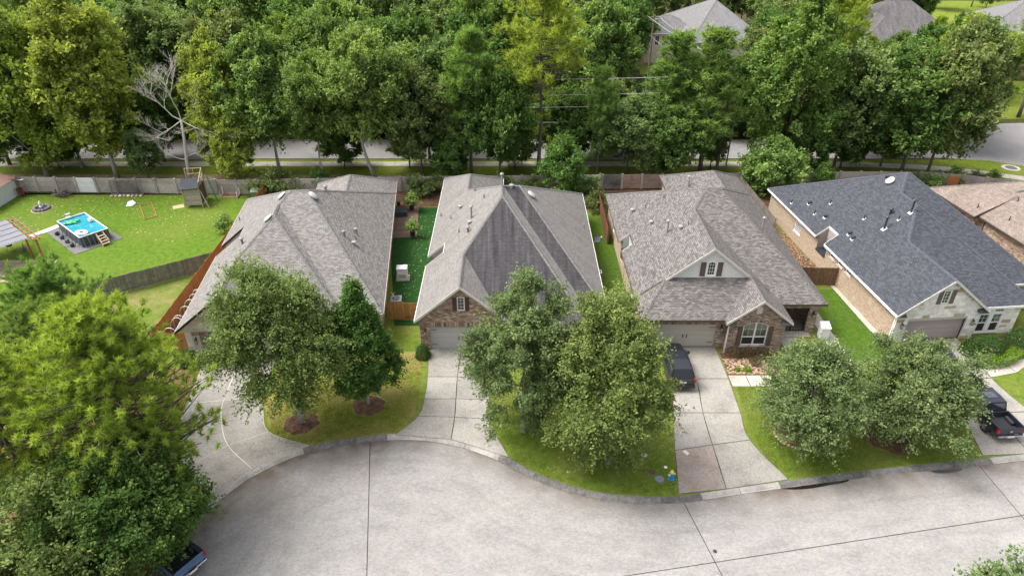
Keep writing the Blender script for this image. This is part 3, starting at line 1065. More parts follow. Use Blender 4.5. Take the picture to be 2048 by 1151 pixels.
# mulch strips between the slabs are bare joints; walks
wk3 = slabs('front_walk', [[(16.9, 41.85), (18.3, 41.85), (19.75, 41.85), (21.2, 41.85), (22.6, 41.85)], [(16.9, 40.5), (18.3, 40.5), (19.75, 40.5), (21.2, 40.5), (22.6, 40.5)]], M_WALK)
wk3b = slabs('front_walk', [[(22.5, 46.9), (24.0, 46.9)], [(22.5, 44.4), (24.0, 44.4)], [(22.6, 41.9), (24.0, 41.9)], [(22.6, 40.5), (23.9, 40.9)]], M_WALK)
wk3c = slabs('side_walk', [[(26.3, 53.5), (27.3, 53.5)], [(26.3, 50), (27.3, 50)], [(26.3, 46.5), (27.4, 46.5)], [(26.2, 43.6), (27.5, 43.6)]], M_WALK)
wk4 = slabs('front_walk', [[(37.4, 42.9), (39.4, 43.6), (41.2, 44.9), (43, 47)], [(37.4, 41.6), (39.8, 42.2), (42.0, 43.7), (44.2, 46.4)]], M_WALK)

sheet('dry_lawn', [(-18.35, 38.4), (-16.75, 34.9), (-15.6, 33.75), (-14.2, 34.05), (-10, 35.2), (-8.25, 35.4), (-7.05, 37.4), (-7.1, 44.9), (-13, 44.9), (-18.6, 43)], 0.005, M_GRASSD)
# back gardens, each its own ground cover
sheet('yard_lawn', [(-80, 76.3), (-80, 47.5), (-37, 53.9), (-29.4, 59.4), (-29.3, 76.2)], 0.006, M_YARD)
sheet('artificial_turf', [(-10.2, 48.6), (-7.2, 48.6), (-7.2, 72.6), (-14.4, 72.6)], 0.012, M_TURF)
sheet('side_lawn', [(7.0, 49.6), (11, 49.6), (11, 70.5), (7.0, 70.5)], 0.008, M_SIDE)
sheet('side_lawn', [(27.4, 43.5), (32, 43.5), (30.3, 54.6), (27.4, 54.6)], 0.008, M_SIDE)
sheet('planting_bed', [(-15, 72.6), (-7, 72.9), (-1, 72.4), (11, 72), (11, 77.5), (-15, 77.3)], 0.010, M_MULCH)
sheet('planting_bed', [(11, 70), (33, 70), (33, 78.3), (11, 77.6)], 0.009, M_MULCH)
sheet('planting_bed', [(44, 70), (70, 70), (61, 76), (54.5, 78.1), (44, 78.6)], 0.009, M_MULCH)
sheet('patchy_lawn', [(-36, 45.5), (-29.5, 45.5), (-29.4, 59), (-37, 53.5)], 0.006, M_DIRT if False else grass_mat('patchy_grass', (0.05, 0.1, 0.01), (0.09, 0.15, 0.015), (0.14, 0.17, 0.03), (0.25, 0.19, 0.09), 1.0, 0.35))
sheet('pine_straw', [(-40, 24), (-20.6, 24), (-20.4, 27.5), (-22.9, 33.5), (-23.6, 38.2), (-24.8, 42.5), (-40, 44)], 0.006, grass_mat('pine_straw_mat', (0.08, 0.045, 0.022), (0.15, 0.09, 0.045), (0.24, 0.155, 0.075), (0.11, 0.12, 0.03), 0.6, 0.3))
# behind the wall
sheet('woodland_floor', [(-700, 76.9), (-60, 76.9), (-32, 76.2), (-10, 77.3), (30, 78.4), (50, 78.8), (62, 75.5), (80, 65), (700, 65), (700, 900), (-700, 900)], -0.02, M_LITTER)
sheet('dirt_strip', [(-120, 77.2), (-59, 77.2), (-32, 76.5), (-9, 77.6), (30, 78.7), (30, 81.2), (-10, 81.8), (-20, 82.8), (-120, 83.2)], 0.004, M_DIRT)
vg = [g(1700, 340), g(1850, 333), g(1960, 343), g(2048, 372)]
sheet('verge', [(-120, 82.7), (-20, 82.5), (-10, 81.6), (30, 81.0), (30, 78.9), (52, 79.1), (58, 77.8), (64, 75), (75, 69), (95, 60), (95, 84), (68.5, 86.2), (64, 87.8), (30, 87.8), (-120, 88)], 0.009, M_GRASSY)
road = sheet('back_road', [(-160, 88.0), (48, 88.0), (58, 88.4), (64.5, 87.4), (70, 84.5), (84, 76), (110, 60), (160, 60), (160, 106), (110, 105), (76, 103), (66, 101.5), (58, 97.5), (48, 95.2), (-160, 95.2)], 0.02, M_ROAD)
for (ya) in (88.0, 95.2):
    b = MB(); b.box(-150, 48, ya - 0.1, ya + 0.1, -0.05, 0.14); struct(b, 'kerb', M_KERBL)
sw = bpy.data.objects.new('back_walk', None); COL.objects.link(sw); sw['kind'] = 'structure'
swl = smooth_line([(-70, 86.2), (-30, 86.2), (10, 86.2), (40, 86.1), (50, 85.6), (57, 84.4), (63, 82.2), (68, 79.6), (76, 74.5)], 14)
acc = [0.0]
for a, b in zip(swl[:-1], swl[1:]): acc.append(acc[-1] + (b - a).length)
def at_len(s):
    for i in range(len(acc) - 1):
        if acc[i + 1] >= s:
            t = (s - acc[i]) / (acc[i + 1] - acc[i]); d = (swl[i + 1] - swl[i]).normalized()
            return swl[i] + (swl[i + 1] - swl[i]) * t, Vector((-d.y, d.x))
    return swl[-1], Vector((0.5, 0.86))
s = 0.0
while s < acc[-1] - 1.7:
    (p, n1), (q, n2) = at_len(s + 0.02), at_len(s + 1.68)
    b = MB(); hw = 0.8
    b.prism([(p - n1 * hw)[:], (q - n2 * hw)[:], (q + n2 * hw)[:], (p + n1 * hw)[:]], -0.05, 0.045)
    b.build('slab', M_WALK, sw); s += 1.7
sheet('far_lawn', [(62, 103.5), (76, 105), (110, 107), (110, 128), (64, 126), (58, 112)], 0.02, M_GRASSY)
sheet('far_lawn', [g(1240, 95), g(1310, 95), g(1330, 30), g(1230, 30)], 0.02, grass_mat('bright_grass', (0.10, 0.15, 0.015), (0.14, 0.19, 0.02), (0.18, 0.22, 0.03), (0.2, 0.2, 0.05), 0.3, 0.1))
sheet('far_lawn', [g(1800, 60), g(2060, 60), g(2060, 2), g(1790, 2)], 0.02, MATS['bright_grass'])
sheet('far_lawn', [g(1280, 150), g(1350, 150), g(1350, 108), g(1275, 108)], 0.02, MATS['bright_grass'])
# wet gutter
b = MB()
pl = [G(u, v, -.124) for u, v in ((1550, 968), (1600, 962), (1640, 956), (1700, 949), (1694, 962), (1655, 970), (1610, 977), (1568, 977))]
sheet('puddle', [(p.x, p.y) for p in smooth_line(pl, 4, True)], -0.124, glass_mat('water_film', (0.014, 0.013, 0.011), 0.12))
sheet('puddle', [(p.x, p.y) for p in smooth_line([G(u, v, -.124) for u, v in ((1858, 940), (1890, 938), (1925, 936), (1915, 942), (1880, 946))], 4, True)], -0.124, plain('damp_concrete', (0.045, 0.045, 0.043), 0.35))
# the mowing strip of mulch rings round the street trees
def ring(c, r, mat, name='mulch_ring'):
    rr = random.Random(int(c[0] * 100))
    pts = [(c[0] + math.cos(a) * r * rr.uniform(0.88, 1.1), c[1] + math.sin(a) * r * rr.uniform(0.88, 1.1)) for a in [i * PI / 9 for i in range(18)]]
    b = MB(); P = [(p.x, p.y) for p in smooth_line(pts, 3, True)]
    n = len(P)
    b.add([(p[0], p[1], 0.004) for p in P] + [(c[0] + (p[0] - c[0]) * 0.55, c[1] + (p[1] - c[1]) * 0.55, 0.09) for p in P] + [(c[0], c[1], 0.13)],
          [(i, (i + 1) % n, n + (i + 1) % n, n + i) for i in range(n)] + [(n + i, n + (i + 1) % n, 2 * n) for i in range(n)])
    struct(b, name, mat)

# ------------------------------------------------------------------ houses
S1 = shingle_mat('taupe_shingle', (0.235, 0.221, 0.208), (0.135, 0.126, 0.118), (0.07, 0.065, 0.06), big=0.07, bw=0.3, contrast=0.7)
S2 = shingle_mat('grey_shingle', (0.205, 0.193, 0.18), (0.155, 0.145, 0.135), (0.10, 0.095, 0.09), big=0.12, contrast=0.7)
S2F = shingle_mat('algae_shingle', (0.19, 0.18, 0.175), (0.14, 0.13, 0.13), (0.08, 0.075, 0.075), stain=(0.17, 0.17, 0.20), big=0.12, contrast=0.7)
S3 = shingle_mat('brown_shingle', (0.185, 0.172, 0.163), (0.088, 0.081, 0.077), (0.045, 0.041, 0.039), big=0.06, bw=0.3, contrast=0.8)
S4 = shingle_mat('slate_blue_shingle', (0.072, 0.077, 0.09), (0.042, 0.046, 0.056), (0.02, 0.022, 0.027), big=0.07, bw=0.3)
S5 = shingle_mat('weathered_brown_shingle', (0.24, 0.195, 0.165), (0.17, 0.135, 0.115), (0.1, 0.08, 0.07), big=0.2)
SF = shingle_mat('far_grey_shingle', (0.18, 0.175, 0.178), (0.145, 0.14, 0.143), (0.11, 0.105, 0.108), big=0.15)
SFD = shingle_mat('far_dark_shingle', (0.13, 0.12, 0.12), (0.09, 0.085, 0.085), (0.06, 0.06, 0.06), big=0.3)
C1 = plain('taupe_cap', (0.15, 0.142, 0.134), 0.95, var=0.35, scale=5)
C2 = plain('grey_cap', (0.14, 0.133, 0.126), 0.95, var=0.3, scale=5)
C3 = plain('brown_cap', (0.115, 0.106, 0.10), 0.95, var=0.4, scale=5)
C4 = plain('slate_cap', (0.062, 0.066, 0.084), 0.95, var=0.35, scale=5)
BR2 = brick_mat('tumbled_brick', [(0.08, 0.04, 0.03), (0.30, 0.18, 0.12), (0.42, 0.30, 0.21), (0.16, 0.08, 0.055), (0.60, 0.49, 0.39)], (0.46, 0.41, 0.35), bw=0.3, rh=0.105)
BR3 = brick_mat('brown_brick', [(0.09, 0.05, 0.04), (0.27, 0.17, 0.125), (0.40, 0.28, 0.215), (0.14, 0.08, 0.065), (0.55, 0.44, 0.36)], (0.44, 0.39, 0.345), bw=0.3, rh=0.105)
BRT = brick_mat('tan_brick', [(0.33, 0.245, 0.165), (0.40, 0.305, 0.21), (0.46, 0.36, 0.26), (0.36, 0.275, 0.19)], (0.43, 0.37, 0.30), bw=0.28, rh=0.1)
BRP = brick_mat('pink_brick', [(0.30, 0.185, 0.135), (0.41, 0.29, 0.205), (0.42, 0.34, 0.22), (0.34, 0.22, 0.17), (0.47, 0.39, 0.28)], (0.44, 0.38, 0.31), bw=0.28, rh=0.1)
BRS = brick_mat('shake_siding', [(0.68, 0.67, 0.63), (0.74, 0.73, 0.69), (0.72, 0.71, 0.67)], (0.52, 0.51, 0.48), bw=0.2, rh=0.17, msize=0.012)
BRL = brick_mat('lap_siding', [(0.31, 0.27, 0.25), (0.33, 0.29, 0.27), (0.32, 0.28, 0.26)], (0.2, 0.175, 0.165), bw=4.0, rh=0.17, msize=0.012)
BRG = brick_mat('pale_lap_siding', [(0.44, 0.46, 0.42), (0.46, 0.48, 0.44)], (0.3, 0.32, 0.29), bw=4.0, rh=0.17, msize=0.012)
MORT = plain('stone_mortar', (0.44, 0.41, 0.36), 0.95, var=0.12, scale=12, bmp=0.01)
STW = plain('white_stone', (0.70, 0.67, 0.61), 0.92, var=0.16, scale=2.5, bmp=0.02, kind='World', objvar=0.13)
STT = plain('tan_stone', (0.44, 0.34, 0.22), 0.92, var=0.2, scale=2.5, bmp=0.02, kind='World', objvar=0.15)
SOF = plain('soffit_paint', (0.55, 0.53, 0.49), 0.8, var=0.05)
TRW = plain('white_trim', (0.78, 0.77, 0.74), 0.5, var=0.05, scale=1.5)
TRT = plain('taupe_trim', (0.40, 0.36, 0.32), 0.6, var=0.06)
TRB = plain('brown_gutter', (0.085, 0.065, 0.055), 0.5, var=0.15)
TRC = plain('cream_trim', (0.60, 0.56, 0.50), 0.6, var=0.06)
TRD = plain('black_drip_edge', (0.03, 0.028, 0.028), 0.5, var=0.15)
GD1 = plain('mauve_door_paint', (0.27, 0.235, 0.23), 0.55, var=0.04)
GD2 = plain('grey_door_paint', (0.45, 0.43, 0.41), 0.55, var=0.04)
GD3 = plain('sand_door_paint', (0.47, 0.44, 0.385), 0.55, var=0.04)
GD4 = plain('rose_taupe_door_paint', (0.37, 0.315, 0.295), 0.55, var=0.04)
SHB = plain('red_brown_shutter', (0.085, 0.03, 0.026), 0.6, var=0.15)
SHD = plain('dark_brown_shutter', (0.095, 0.07, 0.05), 0.6, var=0.2)
SHT = plain('taupe_shutter', (0.135, 0.10, 0.085), 0.6, var=0.12)
BLK = plain('black_iron', (0.015, 0.014, 0.014), 0.5, var=0.2)
GAL = plain('galvanised', (0.27, 0.265, 0.26), 0.6, metal=0.2, var=0.15)
PVC = plain('pipe_grey', (0.2, 0.195, 0.19), 0.6, var=0.15)
FLH = plain('lead_flashing', (0.55, 0.55, 0.57), 0.5, var=0.12)
VTW = plain('vent_white', (0.40, 0.39, 0.38), 0.6, var=0.1)
VTD = plain('vent_dark', (0.03, 0.03, 0.032), 0.5, var=0.15)
GLS = glass_mat('window_glass', (0.03, 0.04, 0.04))
GLG = glass_mat('green_blind_glass', (0.05, 0.085, 0.06), 0.12)
GLD = plain('insect_screen', (0.02, 0.02, 0.024), 0.6)
GLL = plain('lamp_pane', (0.5, 0.48, 0.4), 0.3)
DORB = plain('brown_door', (0.12, 0.06, 0.04), 0.5, var=0.2)
COPL = plain('pale_stone', (0.6, 0.56, 0.5), 0.9, var=0.08)

# ---- first house: taupe roof, pale stone garage front
h1 = thing('house', 'house with taupe shingle roof and pale stone garage front, beside the orange board fence', 'house', (-26.4, 43.9, 0), R(5.85))
r1 = Roof(h1, S1, SOF, TRT, TRD, C1)
r1.wing(0.1, 8.0, -0.6, 8, 3.1, L=.79, R=.79, keep=(0, 0, 1, 0))
r1.wing(0.1, 13.1, -0.2, 11, 3.1, L=.79, R=.85, F=.6)
r1.wing(0.1, 16.1, 0.3, 24.4, 3.1, L=.79, R=.88, F=.51, B=.49)
r1.wing(7.2, 16.1, 14, 28, 3.1, L=.66, R=.66, B=.58)
r1.cut = [(0.0, 2.7, 11.6, 13.6)]
r1.build()
def notch(roof, x0, x1, ya, yb, mat, led=2.35, mled=None):
    """walls of the small light court cut into a roof edge"""
    f = Face((x0, yb - 0.02), (x1, yb - 0.02))
    wall(roof, f, mat, z0=1.0, top=lambda s: roof.h(min(x0 + s, x1 - .01), yb + .05) - 0.05)
    f = Face((x1 - 0.02, yb), (x1 - 0.02, ya))
    wall(roof, f, mat, z0=1.0, top=lambda s: roof.h(x1 + .05, yb - s) - 0.05)
    f = Face((x1, ya + 0.02), (x0, ya + 0.02))
    wall(roof, f, mat, z0=1.0, top=lambda s: roof.h(max(x1 - s, x0 + .01), ya - .05) - 0.05)
    b = MB(); b.box(x0 - 0.1, x1, ya, yb, led - 0.12, led); b.build('court_ledge', mled or roof.mt if not isinstance(roof.mt, list) else roof.mt[0], roof.root)
notch(r1, 0.5, 2.7, 11.6, 13.6, BRL)
f = Face((0.5, 0.0), (7.6, 0.0)); op = [(1.05, 5.95, -0.06, 2.2, 0)]
wo = wall(r1, f, MORT, op)
stones(r1, wo, f, [STW, STT], [(0.5, 6.6, -1, 2.58), op[0]], 3, lim=170)
course(h1, f, 0.55, 6.5, 2.26, 2.55, BR3, 0.09)
b = MB()
for (a, e) in ((0.0, 0.5),): f.box(b, a, e, 0.0, 0.9, 0.001, 0.05)
b.build('stone_base', STW, h1)
b = MB()
f.box(b, 0.52, 1.05, -0.05, 2.24, 0.002, 0.03); b.build('door_surround', COPL, h1)
b = MB()
f.box(b, 0.5, 1.05, 0.72, 0.82, 0.03, 0.08); f.box(b, 0.0, 0.5, 0.9, 0.98, 0.001, 0.08); b.build('stone_sill', TRT, h1)
garage_door(h1, f, 1.05, 5.95, 2.2, GD1, BLK, straps=False)
wall_lamp(h1, f, 0.78, 1.75, BLK, GLL)
wall(r1, Face((7.6, 0.0), (7.6, 0.55)), MORT, top=2.9)
f = Face((7.6, 0.55), (12.7, 0.55))
wall(r1, f, BRT, [(1.0, 2.6, 0.8, 2.4, 0)]); window(h1, f, 1.0, 2.6, 0.8, 2.4, TRW, GLG, doubles=2, mid=1.6)
f = Face((12.7, 0.9), (15.7, 0.9)); wall(r1, f, BRT, [(0.9, 1.9, 0, 2.1, 0)])
b = MB(); f.box(b, 0.9, 1.9, 0.0, 2.1, -0.12, -0.08); b.build('front_door', DORB, h1)
wall(r1, Face((12.7, 0.55), (12.7, 0.9)), BRT, top=2.9)
wall(r1, Face((0.5, 24.0), (0.5, 0.0)), BRT, low=[(24 - 13.6, 24 - 11.6, 2.34)])
f = Face((15.7, 0.9), (15.7, 27.6))
wall(r1, f, BRT, [(13.5, 15.0, 0.9, 2.2, 0), (17, 18.8, 0, 2.1, 0)]); window(h1, f, 13.5, 15.0, 0.9, 2.2, TRW, GLS, doubles=2)
window(h1, f, 17, 18.8, 0.02, 2.1, TRW, GLS, doubles=2, rows=5)
wall(r1, Face((15.7, 27.6), (7.6, 27.6)), BRT); wall(r1, Face((7.6, 27.6), (7.6, 24.0)), BRT, top=2.85); wall(r1, Face((7.6, 24), (0.5, 24)), BRT)
for (u, v, k) in ((451, 424, 'pipe'), (458, 436, 'pipe'), (480, 441, 'pipe'), (485, 487, 'short'), (565, 393, 'dome'), (538, 438, 'dome'), (625, 393, 'dome'),
                  (592, 378, 'flue'), (601, 378, 'turtle'), (652, 382, 'short'), (689, 472, 'short'), (711, 478, 'pipe'), (713, 467, 'short'), (708, 488, 'turtle')):
    vent(r1, u, v, k, VTW if k == 'dome' else (GAL if k in ('flue', 'turtle') else PVC), None)

# ---- second house: algae streaked hips, brick garage gable
h2 = thing('house', 'house with dark streaked front roof, white gutters and mottled brick garage gable', 'house', (0, 0, 0), 0)
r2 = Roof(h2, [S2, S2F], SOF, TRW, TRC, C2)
r2.wing(-7.8, -0.3, 44.8, 52, 3.1, L=.86, R=.86, keep=(0, 0, 1, 0))
r2.wing(-7.8, 6.25, 43.7, 58.1, 3.1, L=.86, R=.84, F=.49, cut=[(-8, -0.3, 43, 45.2)])
r2.wing(-7.8, 7.77, 46.3, 69.7, 3.1, L=.86, R=.84, F=.5, B=.51)
r2.wing(-7.8, -1.0, 60, 74, 3.1, L=.86, R=.86, B=.5)
r2.cut = [(-8.0, -6.15, 53.6, 55.4)]
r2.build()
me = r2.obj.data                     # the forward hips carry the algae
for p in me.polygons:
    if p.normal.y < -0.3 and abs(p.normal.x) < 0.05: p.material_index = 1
notch(r2, -7.4, -6.15, 53.6, 55.4, BRL)
f = Face((-7.45, 45.2), (-0.65, 45.2)); op = [(0.8, 5.7, -0.06, 2.28, 0), (3.1, 3.7, 3.85, 5.1, 0)]
wall(r2, f, BR2, op)
course(h2, f, 0.7, 5.85, 2.32, 2.72, BR2, 0.09)
garage_door(h2, f, 0.8, 5.7, 2.28, GD2, BLK)
window(h2, f, 3.1, 3.7, 3.85, 5.1, TRW, GLS, cols=2, rows=4, recess=0.06)
shutter(h2, f, 2.74, 3.07, 3.85, 5.1, SHB); shutter(h2, f, 3.73, 4.06, 3.85, 5.1, SHB)
wall_lamp(h2, f, 0.42, 1.75, SHB, GLL)
wall(r2, Face((-0.65, 45.2), (-0.65, 44.1)), BR2, top=2.9)
f = Face((-0.65, 44.1), (5.85, 44.1)); wall(r2, f, BR2, [(2, 4.0, 0.7, 2.5, 0)]); window(h2, f, 2, 4.0, 0.7, 2.5, TRW, GLG, doubles=2, mid=1.5)
wall(r2, Face((5.85, 44.1), (5.85, 46.7)), BR2, top=2.9)
f = Face((5.85, 46.7), (7.4, 46.7)); wall(r2, f, BR2, [(0.3, 1.25, 0, 2.1, 0)]); b = MB(); f.box(b, 0.3, 1.25, 0, 2.1, -0.12, -0.08); b.build('front_door', DORB, h2)
wall(r2, Face((-7.45, 73.6), (-7.45, 45.2)), BRT, low=[(73.6 - 55.4, 73.6 - 53.6, 2.34)])
f = Face((7.4, 46.7), (7.4, 69.3)); wall(r2, f, BRT, [(6, 7.2, 1, 2.3, 0), (14, 15.2, 1, 2.3, 0)])
window(h2, f, 6, 7.2, 1, 2.3, TRW, GLS); window(h2, f, 14, 15.2, 1, 2.3, TRW, GLS)
wall(r2, Face((7.4, 69.3), (-1.4, 69.3)), BRT); wall(r2, Face((-1.4, 69.3), (-1.4, 73.6)), BRT, top=2.9); wall(r2, Face((-1.4, 73.6), (-7.45, 73.6)), BRT)
for (u, v, k) in ((1004, 372, 'flue'), (1023, 375, 'turtle'), (1062, 391, 'dome'), (921, 416, 'turtle'), (943, 436, 'flue'), (939, 447, 'turtle'), (936, 464, 'short'), (968, 396, 'pipe'), (902, 438, 'pipe'),
                  (918, 465, 'pipe'), (882, 433, 'pipe'), (1168, 456, 'pipe'), (950, 382, 'pipe')):
    vent(r2, u, v, k, VTW if k in ('dome',) else (GAL if k in ('flue', 'turtle') else PVC), None)
b = MB()                              # satellite dish on the right eave
b.tube([(7.8, 58.0, 3.1), (8.15, 58.0, 3.55)], 0.03, 6); b.tube([(8.15, 58, 3.55), (8.5, 57.7, 3.9)], 0.015, 6)
D = b.build('satellite_dish', GAL, h2)
k = MB(); k.lathe([(0.03, 0.0), (0.2, 0.02), (0.33, 0.07), (0.33, 0.085), (0.2, 0.04), (0.03, 0.02)], 16)
M = Matrix.Translation((8.15, 58, 3.55)) @ Vector((0.45, -0.7, 0.5)).to_track_quat('Z', 'Y').to_matrix().to_4x4()
b = MB(); b.add([M @ Vector(q) for q in k.v], k.f); b.build('dish', plain('dish_grey', (0.12, 0.12, 0.125), 0.5), D)
b = MB(); b.box(8.44, 8.56, 57.6, 57.76, 3.82, 3.98); b.build('feed_horn', VTW, D)

# ---- third house: brown shingles, white shake gable, brick front wing
h3 = thing('house', 'house with brown shingle roof and a white shake gable above its garage', 'house', (0, 0, 0), 0)
r3 = Roof(h3, S3, SOF, TRB, TRC, C3)
E3 = 3.15
r3.wing(10.3, 22.3, 48.0, 60, E3, L=.8, R=.8, keep=(0, 0, 1, 0))
r3.wing(10.3, 22.3, 44.9, 48.26, E3, L=.8, R=.8, F=.58)
r3.wing(17.0, 22.3, 44.4, 54, E3, L=.8, R=.8, keep=(0, 0, 1, 0))
r3.wing(10.3, 26.1, 47.2, 69.3, E3, L=.8, R=.83, F=.58, B=.5)
r3.wing(17.2, 26.2, 60, 74.6, E3, L=.65, R=.65, B=.52)
r3.cut = [(10.0, 11.3, 56.3, 58.4)]
r3.build()
notch(r3, 10.7, 11.3, 56.3, 58.4, BRG)
f = Face((10.7, 45.5), (17.4, 45.5)); op = [(1.05, 5.95, -0.06, 2.3, 0)]
wall(r3, f, BR3, op); garage_door(h3, f, 1.05, 5.95, 2.3, GD3, BLK); course(h3, f, 0.95, 6.05, 2.34, 2.62, BR3, 0.09)
wall_lamp(h3, f, 6.33, 1.9, BLK, GLL)
wall(r3, Face((17.4, 45.5), (17.4, 44.8)), BR3, top=2.9)
b = MB(); b.box(17.3, 17.4, 44.72, 44.82, 0, 3.0); b.build('downspout', TRC, h3)
f = Face((17.4, 44.8), (21.9, 44.8)); op = [(1.15, 3.15, 0.75, 2.98, 0.35)]
wall(r3, f, BR3, op); course(h3, f, 1.05, 3.25, 3.02, 3.25, BR3, 0.09, 'brick_arch', 0.36, 0.03)
window(h3, f, 1.15, 3.15, 0.75, 2.98, TRW, GLG, arch=0.35, cols=2, rows=2, doubles=2, mid=1.55, dark=GLD, mun=0.01)
shutter(h3, f, 0.72, 1.1, 0.72, 2.62, SHD); shutter(h3, f, 3.2, 3.58, 0.72, 2.62, SHD)
b = MB(); f.box(b, 1.9, 2.35, 3.85, 4.5, 0.002, 0.05); b.build('stone_tablet', COPL, h3)
b = MB(); f.box(b, 1.05, 3.25, 0.62, 0.73, 0.002, 0.07); b.build('brick_sill', BR3, h3)
for (x0, x1) in ((17.0, 17.85), (21.45, 22.3)):      # the small roofed returns of the gable
    b = MB(); b.add([(x0, 44.4, 3.02), (x1, 44.4, 3.02), (x1, 44.8, 3.28), (x0, 44.8, 3.28), (x0, 44.4, 2.94), (x1, 44.4, 2.94), (x1, 44.8, 2.94), (x0, 44.8, 2.94)],
                    [(0, 1, 2, 3), (7, 6, 5, 4), (4, 5, 1, 0), (5, 6, 2, 1), (6, 7, 3, 2), (7, 4, 0, 3)]); b.build('gable_return', C3, h3)
wall(r3, Face((21.9, 44.8), (21.9, 49.5)), BR3, top=2.95)
f = Face((21.9, 47.6), (25.7, 47.6)); op = [(0.75, 3.05, -0.06, 2.5, 0)]
wall(r3, f, BR3, op, reveal=0.35)
wall(r3, Face((21.9, 49.6), (25.7, 49.6)), BR3, [(1.0, 2.0, 0, 2.1, 0)], top=2.9)
b = MB(); b.box(22.9, 23.9, 49.66, 49.72, 0, 2.1); b.build('front_door', DORB, h3)
G3 = MB(); f.box(G3, 0.78, 0.84, 0, 2.46, -0.2, -0.14); f.box(G3, 2.96, 3.02, 0, 2.46, -0.2, -0.14); f.box(G3, 0.84, 2.96, 2.4, 2.46, -0.2, -0.14); f.box(G3, 0.84, 2.96, 0.08, 0.13, -0.2, -0.14); f.box(G3, 0.84, 2.96, 1.1, 1.16, -0.2, -0.14); f.box(G3, 1.86, 1.93, 0.13, 2.4, -0.2, -0.14)
gate = G3.build('iron_gate', BLK, h3)
for i in range(16):
    if i == 8: continue
    b = MB(); s0 = 0.9 + i * 0.13; f.box(b, s0, s0 + 0.03, 0.13, 2.4, -0.185, -0.155); b.build('gate_bar', BLK, gate)
wall_lamp(h3, f, 3.42, 1.8, BLK, GLL)
b = MB(); b.box(22.6, 25.3, 46.9, 49.5, -0.1, 0.06); b.build('porch_floor', M_WALK, h3)
f = Face((10.9, 48.24), (21.9, 48.24)); op = [(5.05, 5.75, 5.3, 6.62, 0.2)]
wall(r3, f, BRS, op, z0=4.0)
window(h3, f, 5.05, 5.75, 5.3, 6.62, TRW, GLS, arch=0.2, cols=3, rows=4, recess=0.03)
b = MB()
f.box(b, 4.97, 5.05, 5.22, 6.5, 0.002, 0.04); f.box(b, 5.75, 5.83, 5.22, 6.5, 0.002, 0.04); f.box(b, 5.05, 5.75, 5.2, 5.3, 0.002, 0.05)
b.build('window_trim', TRW, h3)
shutter(h3, f, 4.5, 4.92, 5.25, 6.55, SHD); shutter(h3, f, 5.88, 6.3, 5.25, 6.55, SHD)
f = Face((10.7, 69.0), (10.7, 45.5)); wall(r3, f, BRT, [(4, 5.2, 1, 2.3, 0), (10, 11.4, 0.9, 2.2, 0), (17, 18, 1, 2.2, 0)], low=[(69 - 58.4, 69 - 56.3, 2.34)])
window(h3, f, 4, 5.2, 1, 2.3, TRW, GLS)
window(h3, f, 17, 18, 1, 2.2, TRW, GLS)
f = Face((25.7, 47.6), (25.7, 74.2)); wall(r3, f, BRT, [(9, 10.2, 1, 2.3, 0), (16, 17.2, 1, 2.3, 0)]); window(h3, f, 9, 10.2, 1, 2.3, TRW, GLS); window(h3, f, 16, 17.2, 1, 2.3, TRW, GLS)
wall(r3, Face((25.7, 74.2), (17.6, 74.2)), BRT); wall(r3, Face((17.6, 74.2), (17.6, 69)), BRT, top=2.95); wall(r3, Face((17.6, 69), (10.7, 69)), BRT)
for (u, v, k) in ((1265, 423, 'turtle'), (1302, 447, 'turtle'), (1334, 465, 'flue'), (1290, 416, 'pipe'), (1327, 396, 'pipe'), (1376, 373, 'flue'), (1524, 459, 'flue'), (1361, 457, 'turtle'), (1376, 449, 'pipe')):
    vent(r3, u, v, k, GAL if k in ('flue', 'turtle') else PVC, None)

# ---- fourth house: slate blue roof, white stone gable, tan brick side
h4 = thing('house', 'house with slate blue roof, white stone garage gable and tan brick side wall', 'house', (31.45, 45.9, 0), R(5.2))
r4 = Roof(h4, S4, SOF, TRW, TRC, C4)
r4.wing(-0.3, 7.7, -0.2, 8, 3.0, L=.79, R=.79, keep=(0, 0, 1, 0))
r4.wing(-0.3, 12.4, 0.35, 13, 3.0, L=.79, R=.79, F=.52)
r4.wing(-0.3, 15.5, 3.6, 25.6, 3.0, L=.79, R=.79, F=.57, B=.55)
r4.cut = [(-0.6, 0.9, 12.2, 14.0)]
r4.build()
notch(r4, 0.1, 0.9, 12.2, 14.0, BRL, led=1.6)
f = Face((0.1, 0.2), (7.3, 0.2)); op = [(1.0, 6.15, -0.06, 2.12, 0), (3.22, 3.86, 3.72, 4.98, 0)]
wo = wall(r4, f, MORT, op)
stones(r4, wo, f, [STW, STT], [op[0], (2.8, 4.3, 3.7, 5.0)], 9, lim=285)
garage_door(h4, f, 1.0, 6.15, 2.12, GD4, BLK, straps=False, recess=0.3)
window(h4, f, 3.22, 3.86, 3.72, 4.98, TRW, GLG, cols=2, rows=4, recess=0.04)
shutter(h4, f, 2.85, 3.2, 3.72, 4.98, SHT); shutter(h4, f, 3.95, 4.28, 3.72, 4.98, SHT)
wall_lamp(h4, f, 6.65, 1.75, BLK, GLL); wall_lamp(h4, f, 0.5, 1.75, BLK, GLL)
for (x0, x1) in ((-0.3, 0.55), (6.85, 7.7)):
    b = MB(); b.add([(x0, -0.2, 2.87), (x1, -0.2, 2.87), (x1, 0.2, 3.1), (x0, 0.2, 3.1), (x0, -0.2, 2.79), (x1, -0.2, 2.79), (x1, 0.2, 2.79), (x0, 0.2, 2.79)],
                    [(0, 1, 2, 3), (7, 6, 5, 4), (4, 5, 1, 0), (5, 6, 2, 1), (6, 7, 3, 2), (7, 4, 0, 3)]); b.build('gable_return', C4, h4)
wall(r4, Face((7.3, 0.2), (7.3, 0.75)), STW, top=2.9)
